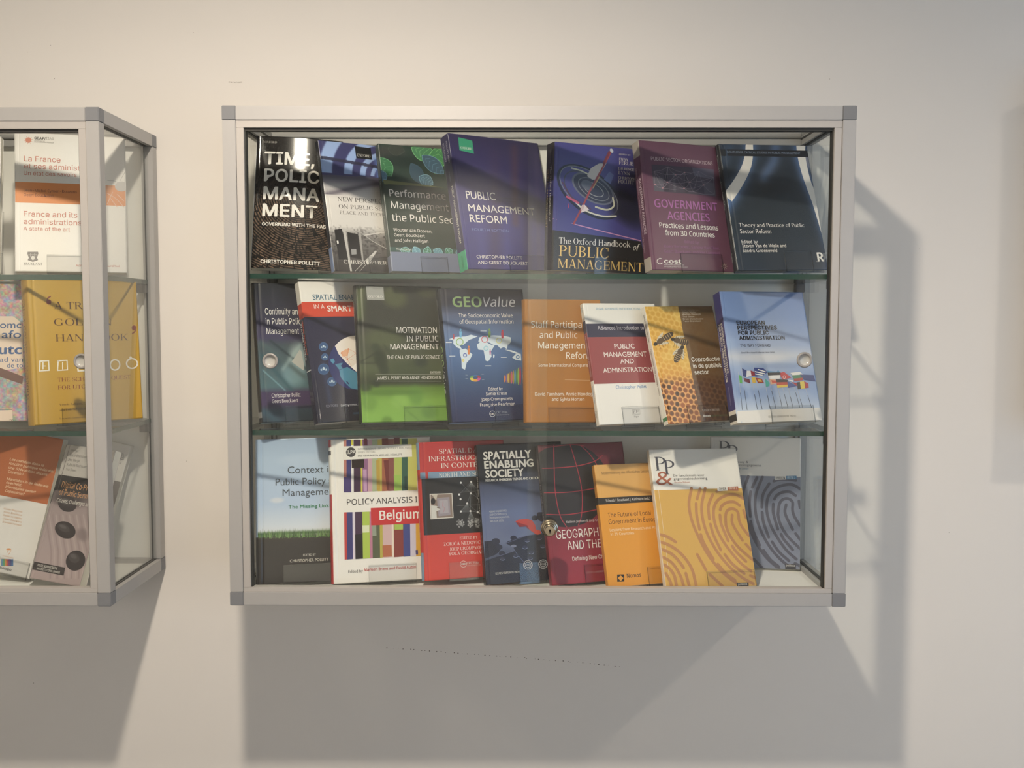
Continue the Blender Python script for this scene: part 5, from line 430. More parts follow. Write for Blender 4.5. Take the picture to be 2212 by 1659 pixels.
"euro":[["P",[236,230,222],[2.5,207.3,164,205.8,164.5,231.2,-0.9,233.4]],["L",[176,182,196],0.76,0,[14.3,140.7,12.3,205.8]],["L",[66,70,86],0.91,0,[13.2,176.6,12.3,205.8]],["L",[176,182,196],0.76,0,[21.1,129.3,21.3,206]],["L",[66,70,86],0.91,0,[21.2,171.7,21.3,206]],["L",[176,182,196],0.76,0,[37.5,147.5,40.5,205.7]],["L",[66,70,86],0.91,0,[39.2,179.6,40.5,205.7]],["L",[176,182,196],0.76,0,[44.4,132,49.6,205.6]],["L",[66,70,86],0.91,0,[47.3,172.6,49.6,205.6]],["L",[176,182,196],0.76,0,[62.1,153.4,64.8,205.5]],["L",[66,70,86],0.91,0,[63.6,182.1,64.8,205.5]],["L",[176,182,196],0.76,0,[69,136.1,76,205.8]],["L",[66,70,86],0.91,0,[72.9,174.5,76,205.8]],["L",[176,182,196],0.76,0,[85,157.5,88.4,205.6]],["L",[66,70,86],0.91,0,[86.9,184,88.4,205.6]],["L",[176,182,196],0.76,0,[92.4,150.3,99.7,205.5]],["L",[66,70,86],0.91,0,[96.4,180.8,99.7,205.5]],["L",[176,182,196],0.76,0,[105,161.6,109.4,205.4]],["L",[66,70,86],0.91,0,[107.4,185.8,109.4,205.4]],["L",[176,182,196],0.76,0,[114,145.1,122.9,205.4]],["L",[66,70,86],0.91,0,[118.9,178.4,122.9,205.4]],["L",[176,182,196],0.76,0,[123.2,171.2,128.4,205.4]],["L",[66,70,86],0.91,0,[126,190.1,128.4,205.4]],["L",[176,182,196],0.76,0,[136.9,158.5,145.9,205.3]],["L",[66,70,86],0.91,0,[141.9,184.3,145.9,205.3]],["P",[70,170,70],[14.7,145.3,20.1,149,18.9,160.8,14.4,159.8]],["P",[44,56,120],[22.4,134.4,30.7,139.1,28,150.1,22.3,148.1]],["P",[226,224,224],[30.7,139.1,37.8,139.3,38.5,147.9,28,150.1]],["P",[150,40,50],[37.9,138.7,44.6,141.2,47.6,148,38.4,148.6]],["P",[110,30,50],[22.8,151.2,33.5,153.8,34.4,161.1,23.8,157.8]],["P",[48,66,140],[44.8,133.9,63,135.1,70,142.5,59.9,147.9,45.3,149.5]],["P",[238,234,226],[52.5,136.4,67.1,141,65.9,142.5,52.2,138.2]],["P",[238,234,226],[45.8,139.9,65.6,144.3,63.9,145.8,46.2,141.8]],["P",[238,234,226],[45.8,144,61.1,146.8,58.8,148.2,45.9,145.8]],["P",[222,180,60],[38.1,150.2,45.1,150.9,44.6,160.4,38.6,160.3]],["P",[170,60,40],[45.1,151.3,57,153.3,60.3,160.7,48.6,160.9]],["P",[222,180,60],[48.7,154.1,55.6,155.1,57.1,158.8,50,158.3]],["P",[70,170,160],[63.2,152.5,71.1,160.9,69.2,166.4,62.9,167.2]],["P",[70,140,190],[69.4,139.8,87.6,141.9,91.1,139.2,95.5,143.9,70.5,145.3]],["P",[34,34,44],[69.9,142.9,95.3,143,94.8,148.1,70.4,148.4]],["P",[224,224,226],[70.5,148.1,93.9,147.6,91.8,154,72.1,154.5]],["P",[220,170,140],[71.1,154.5,83.4,154.8,83.1,163,72.7,163.7]],["P",[200,70,50],[74.9,156.4,85.1,157.2,84.8,161.2,76,162]],["P",[196,44,52],[94.5,143.9,102,142.2,114.9,152.6,97.7,155.9,94.5,150.3]],["P",[44,38,40],[84.4,154.8,107,156.1,106.8,160.7,84.5,160.8]],["P",[190,60,40],[84.5,160.3,106.9,160.2,106.1,165,84.1,165.3]],["P",[226,190,60],[84.2,164.9,106.2,164.6,103.8,168.6,84.6,170]],["P",[60,76,150],[105.6,158.3,123.9,167.2,105.6,170.5]],["P",[180,40,50],[113.6,159.9,124.6,162.9,122.8,167.5]],["P",[226,226,230],[105.9,156.1,118.2,157.3,115.6,160.4]],["P",[230,228,224],[114.2,144.2,133.3,142.7,138.8,147.4,117.6,148.9]],["P",[70,130,90],[116.6,148.5,136.6,147.8,137.8,153,118.7,154.5]],["P",[180,60,50],[118.7,154.5,138.2,153,137,157.6,120,159.1]],["P",[52,62,124],[132.5,147.3,159.7,148.7,161.9,160,139.2,157.1]],["P",[40,36,40],[123.9,161.1,130.3,160.3,130.3,172.3,123.9,173.1]],["P",[224,196,70],[130.3,159.9,138.8,159.5,138.7,171.9,130.3,172.5]],["P",[180,44,56],[138.8,159.5,146.5,163.4,146.3,170.8,138.8,171.6]],["E",[238,234,226],100.9,151.4,2.5,0,-0.4,2.6,0.6],["T","EUROPEAN","EUROPEAN",23.9,58.8,54.5,6.8,"I",[38,36,42],0.028,0,1],["T","PERSPECTIVES","PERSPECTIVES",24.1,67.5,76.8,6.78,"I",[38,36,42],0.028,0,1],["T","FOR PUBLIC","FOR PUBLIC",24.2,76.5,59.2,6.76,"I",[38,36,42],0.028,0,1],["T","ADMINISTRATION","ADMINISTRATION",24.9,85.4,88.4,6.75,"I",[38,36,42],0.028,0,1],["T","THE WAY FORWARD","THE WAY FORWARD",25,97.8,58,5.04,"I",[64,64,76],0,0,1],["T","Geert Bouckaert & Werner Jann (eds)","Geert Bouckaert & Werner Jann (eds)",24.9,109,64,2.61,"I",[70,72,90],0,0,1],["T","LEUVEN UNIVERSITY PRESS","LEUVEN UNIVERSITY PRESS",59.1,220.1,53.2,3.09,"S",[120,116,110],0,0,1]],
"context":[["P",[84,120,66],[0.9,165,2.4,166.8,3,154.2]],["P",[70,110,50],[1.8,169.1,3.3,166.8,4.9,155.7]],["P",[96,140,70],[2.6,166.7,4.1,166.8,3.3,159]],["P",[96,140,70],[3.5,166.8,5,166.9,3,159.1]],["P",[54,86,40],[4.4,165.7,5.9,166.9,7.1,158.5]],["P",[84,120,66],[5.2,167,6.7,166.9,4.2,152.4]],["P",[70,110,50],[6.1,165.9,7.6,166.9,9.4,159]],["P",[96,140,70],[7,166.3,8.5,166.9,10.3,158.2]],["P",[96,140,70],[7.8,165.8,9.3,167,8.9,151]],["P",[54,86,40],[8.7,166.4,10.2,167,8,150.9]],["P",[96,140,70],[9.6,166.3,11.1,167,8.6,156.7]],["P",[84,120,66],[10.4,165,11.9,167,12.9,157.2]],["P",[120,160,90],[11.3,166.8,12.8,167,11.3,153.8]],["P",[96,140,70],[12.2,167.4,13.7,167.1,14,157.4]],["P",[70,110,50],[13,169.6,14.5,167.1,11.5,153.5]],["P",[84,120,66],[13.9,168.9,15.4,167.1,14.2,156.9]],["P",[70,110,50],[14.8,167.3,16.3,167.1,16,156.9]],["P",[96,140,70],[15.6,165.7,17.1,167.1,17.1,153.6]],["P",[54,86,40],[16.5,166.8,18,167.1,19,158.1]],["P",[54,86,40],[17.4,165.7,18.9,167.2,18.3,157]],["P",[120,160,90],[18.2,165.4,19.7,167.2,20.7,153.3]],["P",[120,160,90],[19.1,167.7,20.6,167.2,17.8,151.3]],["P",[120,160,90],[19.9,169.7,21.5,167.2,18.9,156.9]],["P",[120,160,90],[20.8,166.7,22.3,167.2,20.7,155.2]],["P",[120,160,90],[21.7,170.1,23.2,167.3,23.2,152.9]],["P",[84,120,66],[22.5,167.9,24.1,167.3,21,158.9]],["P",[84,120,66],[23.4,167,24.9,167.3,22.9,156.6]],["P",[96,140,70],[24.3,165.6,25.8,167.3,25.9,158.2]],["P",[54,86,40],[25.2,167,26.7,167.3,23.6,151.7]],["P",[84,120,66],[26,169.9,27.5,167.4,29.4,158.7]],["P",[70,110,50],[26.9,166.2,28.4,167.4,29.3,154.6]],["P",[54,86,40],[27.8,166.8,29.3,167.4,26.3,157]],["P",[96,140,70],[28.6,170.1,30.1,167.4,32.1,156.4]],["P",[120,160,90],[29.5,167.8,31,167.4,30.3,156.3]],["P",[96,140,70],[30.4,166,31.9,167.5,30.7,157.9]],["P",[96,140,70],[31.2,168.5,32.8,167.5,32.3,152.8]],["P",[70,110,50],[32.1,167.9,33.6,167.5,32.1,155.9]],["P",[84,120,66],[33,167.3,34.5,167.5,34.1,155.8]],["P",[84,120,66],[33.8,168.7,35.4,167.5,36.2,153.3]],["P",[120,160,90],[34.7,169.6,36.2,167.6,34.9,153.5]],["P",[120,160,90],[35.6,170.2,37.1,167.6,39,158.4]],["P",[70,110,50],[36.5,167.9,38,167.6,35.6,157.5]],["P",[120,160,90],[37.3,167.9,38.8,167.6,37.3,153.4]],["P",[120,160,90],[38.2,167.3,39.7,167.6,39.9,153.1]],["P",[54,86,40],[39.1,167.4,40.6,167.7,41.2,154.8]],["P",[54,86,40],[39.9,170.4,41.5,167.7,42.8,152.9]],["P",[84,120,66],[40.8,170.4,42.3,167.7,41.8,151.7]],["P",[54,86,40],[41.7,167.1,43.2,167.7,41.8,159]],["P",[54,86,40],[42.6,166.6,44.1,167.7,44.3,160.3]],["P",[54,86,40],[43.4,167.2,44.9,167.8,44.8,153.5]],["P",[120,160,90],[44.3,169.3,45.8,167.8,47.1,155.8]],["P",[54,86,40],[45.2,168.8,46.7,167.8,44.2,160.7]],["P",[96,140,70],[46,168.9,47.6,167.8,48.3,159.4]],["P",[96,140,70],[46.9,166.7,48.4,167.8,47.6,160.7]],["P",[96,140,70],[47.8,168.2,49.3,167.9,46.6,152.4]],["P",[120,160,90],[48.7,167.7,50.2,167.9,49.1,155.8]],["P",[96,140,70],[49.5,169.4,51,167.9,50.9,155.3]],["P",[120,160,90],[50.4,170.1,51.9,167.9,50.5,157.5]],["P",[84,120,66],[51.3,167.8,52.8,167.9,53.2,152.9]],["P",[70,110,50],[52.2,167.4,53.7,168,53.6,160.9]],["P",[120,160,90],[53,170.6,54.5,168,56.3,156.4]],["P",[84,120,66],[53.9,169.1,55.4,168,54.4,153.3]],["P",[84,120,66],[54.8,167.9,56.3,168,53.7,157.6]],["P",[96,140,70],[55.6,169,57.2,168,54.9,156.6]],["P",[70,110,50],[56.5,167.9,58,168.1,59.5,158]],["P",[84,120,66],[57.4,166.8,58.9,168.1,60.5,158.3]],["P",[54,86,40],[58.3,168.2,59.8,168.1,61.3,155.4]],["P",[54,86,40],[59.1,170.8,60.7,168.1,60.1,151.9]],["P",[96,140,70],[60,169,61.5,168.1,63.4,157.8]],["P",[54,86,40],[60.9,167.4,62.4,168.2,64.3,159]],["P",[120,160,90],[61.8,168.6,63.3,168.2,65,161.3]],["P",[70,110,50],[62.6,169.4,64.2,168.2,63.4,158.7]],["P",[70,110,50],[63.5,170,65,168.2,63.1,152.1]],["P",[84,120,66],[64.4,169,65.9,168.2,62.7,153.4]],["P",[70,110,50],[65.3,167.5,66.8,168.3,66,159.1]],["P",[120,160,90],[66.1,167.7,67.7,168.3,65.2,158.8]],["P",[84,120,66],[67,170.6,68.5,168.3,67.8,155.7]],["P",[96,140,70],[67.9,167.8,69.4,168.3,66.3,152.8]],["P",[120,160,90],[68.8,169.9,70.3,168.3,68.8,156.4]],["P",[84,120,66],[69.7,167,71.2,168.4,69.7,161.3]],["P",[70,110,50],[70.5,170.7,72.1,168.4,71.7,161.6]],["P",[54,86,40],[71.4,169.3,72.9,168.4,69.7,156.2]],["P",[54,86,40],[72.3,170.6,73.8,168.4,75.6,155.1]],["P",[96,140,70],[73.1,170.8,74.7,168.4,74,153.5]],["P",[120,160,90],[74,170.5,75.6,168.5,76.3,157.3]],["P",[120,160,90],[74.9,169.6,76.4,168.5,75.5,155]],["P",[96,140,70],[75.8,168.8,77.3,168.5,75.7,157.1]],["P",[120,160,90],[76.7,169.1,78.2,168.5,77.6,156.4]],["P",[70,110,50],[77.6,166.9,79.1,168.5,78.7,157.7]],["P",[70,110,50],[78.4,169.8,80,168.6,81,159.6]],["P",[70,110,50],[79.3,171.4,80.8,168.6,81.3,161.6]],["P",[70,110,50],[80.2,167.7,81.7,168.6,78.7,154.9]],["P",[96,140,70],[81,171.4,82.6,168.6,84.4,155.7]],["P",[96,140,70],[81.9,169.6,83.5,168.6,82.6,155]],["P",[84,120,66],[82.8,167.7,84.3,168.7,81.9,157.8]],["P",[70,110,50],[83.7,168,85.2,168.7,85.5,156.6]],["P",[54,86,40],[84.5,170.9,86.1,168.7,83.5,156.3]],["P",[120,160,90],[85.4,170,87,168.7,86,160.6]],["P",[120,160,90],[86.3,171.2,87.9,168.7,86.5,157.2]],["P",[84,120,66],[87.2,169.8,88.7,168.8,87,160.6]],["P",[84,120,66],[88.1,169.4,89.6,168.8,91.2,157.2]],["P",[96,140,70],[89,168,90.5,168.8,87.5,159.8]],["P",[96,140,70],[89.8,170.7,91.4,168.8,90.9,154.8]],["P",[54,86,40],[90.8,167.7,92.3,168.8,91.5,153.7]],["P",[70,110,50],[91.6,169.6,93.2,168.9,93.4,155.2]],["P",[84,120,66],[92.5,169.8,94,168.9,95.3,161.8]],["P",[54,86,40],[93.3,171.6,94.9,168.9,96.3,159.9]],["P",[84,120,66],[94.2,170.4,95.8,168.9,95.3,161.1]],["P",[54,86,40],[95.1,170.2,96.7,168.9,94.1,161.6]],["P",[54,86,40],[96,170.9,97.6,169,94.9,159.9]],["P",[120,160,90],[96.9,171,98.4,169,98.5,160.9]],["P",[120,160,90],[97.8,170.9,99.3,169,101,159.5]],["P",[120,160,90],[98.7,170.2,100.2,169,100.8,158.6]],["P",[120,160,90],[99.5,169.6,101.1,169,100.2,154.4]],["P",[96,140,70],[100.4,169,102,169.1,101.8,156.5]],["P",[96,140,70],[101.3,168,102.9,169.1,99.7,161.2]],["P",[120,160,90],[102.2,167.1,103.7,169.1,105.5,157.7]],["P",[84,120,66],[103,171.6,104.6,169.1,106.1,157.9]],["P",[96,140,70],[104,167.9,105.5,169.2,104.7,159.2]],["P",[54,86,40],[104.8,171.4,106.4,169.2,105.1,160.8]],["P",[70,110,50],[105.7,168.5,107.3,169.2,107,157.8]],["P",[96,140,70],[106.6,167.4,108.2,169.2,106.4,160.8]],["P",[120,160,90],[107.5,168.8,109,169.2,107.7,153.7]],["P",[54,86,40],[108.4,169.5,109.9,169.3,106.7,161.8]],["P",[120,160,90],[109.3,168.7,110.8,169.3,108.2,153.2]],["P",[96,140,70],[110.2,167.5,111.7,169.3,112.4,156]],["P",[70,110,50],[111,170.3,112.6,169.3,112.4,155.6]],["P",[120,160,90],[111.9,168.2,113.5,169.3,114.1,153.7]],["P",[54,86,40],[112.8,168.1,114.4,169.4,111.4,158.9]],["P",[70,110,50],[113.7,170.5,115.2,169.4,115.5,160.3]],["P",[70,110,50],[114.6,169.6,116.1,169.4,118.1,158.5]],["P",[96,140,70],[115.5,167.6,117,169.4,117.4,158.2]],["P",[84,120,66],[116.3,170.2,117.9,169.4,120,157.4]],["P",[96,140,70],[117.2,171.8,118.8,169.5,119.4,153.6]],["P",[70,110,50],[118.1,170.8,119.7,169.5,121.4,158]],["P",[70,110,50],[119,167.7,120.6,169.5,120,156.4]],["P",[70,110,50],[119.9,171.7,121.4,169.5,120.6,154.6]],["P",[84,120,66],[120.8,170.6,122.3,169.5,120.2,153.4]],["P",[120,160,90],[121.6,171.4,123.2,169.6,121.1,160.9]],["P",[96,140,70],[122.5,170.5,124.1,169.6,126.1,162]],["P",[70,110,50],[123.4,169.7,125,169.6,122.9,154.4]],["P",[54,86,40],[124.3,170.1,125.9,169.6,124.9,159.3]],["P",[120,160,90],[125.2,171,126.8,169.6,123.5,161.4]],["P",[84,120,66],[126.1,168.2,127.7,169.7,129.8,154.3]],["P",[120,160,90],[127,171.6,128.5,169.7,125.7,159.7]],["P",[70,110,50],[127.9,170,129.4,169.7,126.8,159.8]],["P",[84,120,66],[128.7,170.9,130.3,169.7,131.4,156.2]],["P",[96,140,70],[129.7,168,131.2,169.7,130.6,160.2]],["P",[120,160,90],[130.5,172,132.1,169.8,130.3,160.9]],["P",[54,86,40],[131.4,171.4,133,169.8,133.8,162.3]],["T","Context in","Context i",50.8,59.8,68.6,11.74,"G",[70,80,92],0,0,1],["T","Public Policy and","Public Policy",30.5,79.8,84.1,11.68,"G",[70,80,92],0,0,1],["T","Management","Manageme",42,98.2,77.2,11.66,"G",[70,80,92],0,0,1],["T","The Missing Link?","The Missing Link",51.6,119.4,68.2,5.43,"G",[44,136,84],0.015,0,1],["T","EDITED BY","EDITED BY",75.1,200.9,21,3.84,"G",[210,206,196],0,0,1],["T","CHRISTOPHER POLLITT","CHRISTOPHER POLLITT",52.9,210.2,64.5,4.59,"G",[220,214,200],0,0,1]],
"policy":[["P",[196,124,110],[21.8,1.2,26.7,1.3,25.4,90.5,20.2,90.8]],["P",[58,58,124],[26.7,1.3,34.8,1.3,33.5,90.6,25,90.9]],["P",[236,232,226],[34.8,1.3,38.9,1.3,37.6,90.6,33.1,90.9]],["P",[64,36,66],[38.9,1.3,51,1.4,49.5,90.7,37.2,91]],["P",[214,204,70],[51,1.4,53.9,1.4,52.4,90.7,49.1,91.1]],["P",[150,96,140],[53.9,1.4,63.1,1.5,61.6,90.8,52,91.1]],["P",[206,160,170],[63.1,1.5,70.5,1.5,69,90.8,61.2,91.2]],["P",[172,182,142],[70.5,1.5,79.9,1.6,78.3,90.9,68.6,91.2]],["P",[200,178,74],[79.9,1.6,87.2,1.6,85.5,91,77.9,91.3]],["P",[172,96,64],[87.2,1.6,98.1,1.7,96.3,91.1,85.1,91.3]],["P",[140,76,70],[98.1,1.7,107.9,1.8,106.1,91.1,95.9,91.4]],["P",[182,196,90],[107.9,1.8,121.4,1.9,119.5,91.2,105.7,91.5]],["P",[52,98,78],[121.4,1.9,131.8,1.9,129.8,91.3,119.1,91.6]],["P",[208,208,100],[131.8,1.9,147.7,2,145.6,91.4,129.4,91.7]],["P",[40,26,22],[34.6,34.5,56,34.8,55.6,49.9,34.7,49.8]],["P",[220,210,60],[34.4,1.2,38.3,1.3,38.5,11.1,34.6,11]],["P",[120,48,46],[89.1,38.2,98,38,97.5,89.5,93.6,89.7]],["P",[160,200,80],[106.1,64.3,117.9,64.3,117.5,91.2,106.3,91.4]],["P",[36,70,60],[123.8,66.9,129.3,67.1,129,90.7,124.1,90.5]],["P",[120,44,44],[87.2,0.6,98.1,0.5,98.2,11.8,87.3,12.1]],["P",[110,40,50],[108,0.1,117.9,0.2,118,11.3,108,11.5]],["P",[130,44,60],[56.9,-0.2,61.8,-0.1,62,11.8,57,11.6]],["P",[70,56,120],[20.4,65.2,32.9,65.3,32.7,90.9,20.2,90.8]],["P",[196,160,60],[76.4,37.8,82.3,38,81.9,88.9,76,89.6]],["P",[196,150,190],[53.6,52.7,59.8,52.9,59.6,90,53.8,90.2]],["P",[206,60,60],[20,124.4,24.3,124.4,23.4,203.2,19.2,203.5]],["P",[58,58,124],[24.3,124.4,34.1,124.6,33.2,203.2,23.4,203.5]],["P",[224,212,226],[34.1,124.6,38.3,124.6,37.4,203.2,33.1,203.6]],["P",[70,44,74],[38.3,124.6,50.8,124.8,49.8,203.2,37.4,203.6]],["P",[178,206,74],[50.8,124.8,62.8,124.9,61.7,203.3,49.8,203.6]],["P",[196,120,150],[62.8,124.9,67.3,125,66.2,203.3,61.7,203.7]],["P",[90,96,70],[67.3,125,79.9,125.1,78.7,203.3,66.2,203.7]],["P",[190,176,70],[79.9,125.1,84.8,125.2,83.6,203.3,78.7,203.7]],["P",[214,176,176],[84.8,125.2,100.4,125.4,99.1,203.4,83.6,203.7]],["P",[236,220,200],[100.4,125.4,103.7,125.4,102.4,203.4,99.1,203.8]],["P",[140,56,50],[103.7,125.4,120,125.6,118.6,203.4,102.4,203.8]],["P",[60,72,146],[120,125.6,131.8,125.8,130.4,203.5,118.6,203.8]],["P",[206,200,222],[131.8,125.8,141.7,125.9,140.2,203.5,130.4,203.9]],["P",[226,170,50],[141.7,125.9,149.6,126,148.1,203.5,140.2,203.9]],["P",[190,104,70],[83.2,182.9,98.7,182.8,98.9,202.4,83.4,202.4]],["P",[34,28,34],[37.4,162.5,49.9,162.1,49.8,203.3,37.2,203.4]],["P",[170,200,80],[104.6,148.2,119.3,148.1,119,157.6,104.7,157.5]],["P",[226,232,190],[50.2,147.7,61.8,147.8,61.5,159.8,50.3,159.8]],["P",[70,60,120],[139.5,193.5,143.5,193.5,143.6,201.5,139.7,201.4]],["P",[150,160,140],[66.7,148.4,73.4,148.4,73.6,166.1,66.8,166.2]],["P",[238,233,224],[21.6,12.6,138.4,11.9,138.7,33.8,21.5,35.5]],["E",[70,66,68],33.9,22.8,8.3,0.2,-0.2,8.4,0],["T","ILPA","ILPA",26.7,25.6,14.9,6.26,"N",[238,234,226],0.015,0,1],["T","INTERNATIONAL LIBRARY OF POLICY ANALYSIS","INTERNATIONAL LIBRARY OF POLICY ANALYSIS",45.7,19.4,88.5,2.94,"N",[110,104,104],0,0,1],["T","SERIES EDITORS:","SERIES EDITORS:",45.5,24.9,30.3,2.75,"N",[120,114,114],0,0,1],["T","IRIS GEVA-MAY & MICHAEL HOWLETT","IRIS GEVA-MAY & MICHAEL HOWLETT",45.4,30.9,75.5,3.14,"N",[70,66,68],0.015,0,1],["T","POLICY ANALYSIS IN","POLICY ANALYSIS I",25.1,112.2,120,9.65,"N",[60,56,60],0,0,1],["P",[214,44,48],[65.1,119,148.3,118.9,148.3,148.6,65.1,148.4]],["T","Belgium","Belgiu",79.5,139.6,54.9,15.11,"N",[238,234,226],0.02,0,1],["T","Edited by","Edited by",24.8,225.9,24.4,4.55,"N",[80,76,78],0,0,1],["T","Marleen Brans and David Aubin","Marleen Brans and David Aubin",51.2,224.1,87.8,4.57,"N",[206,50,56],0.01,0,1]],
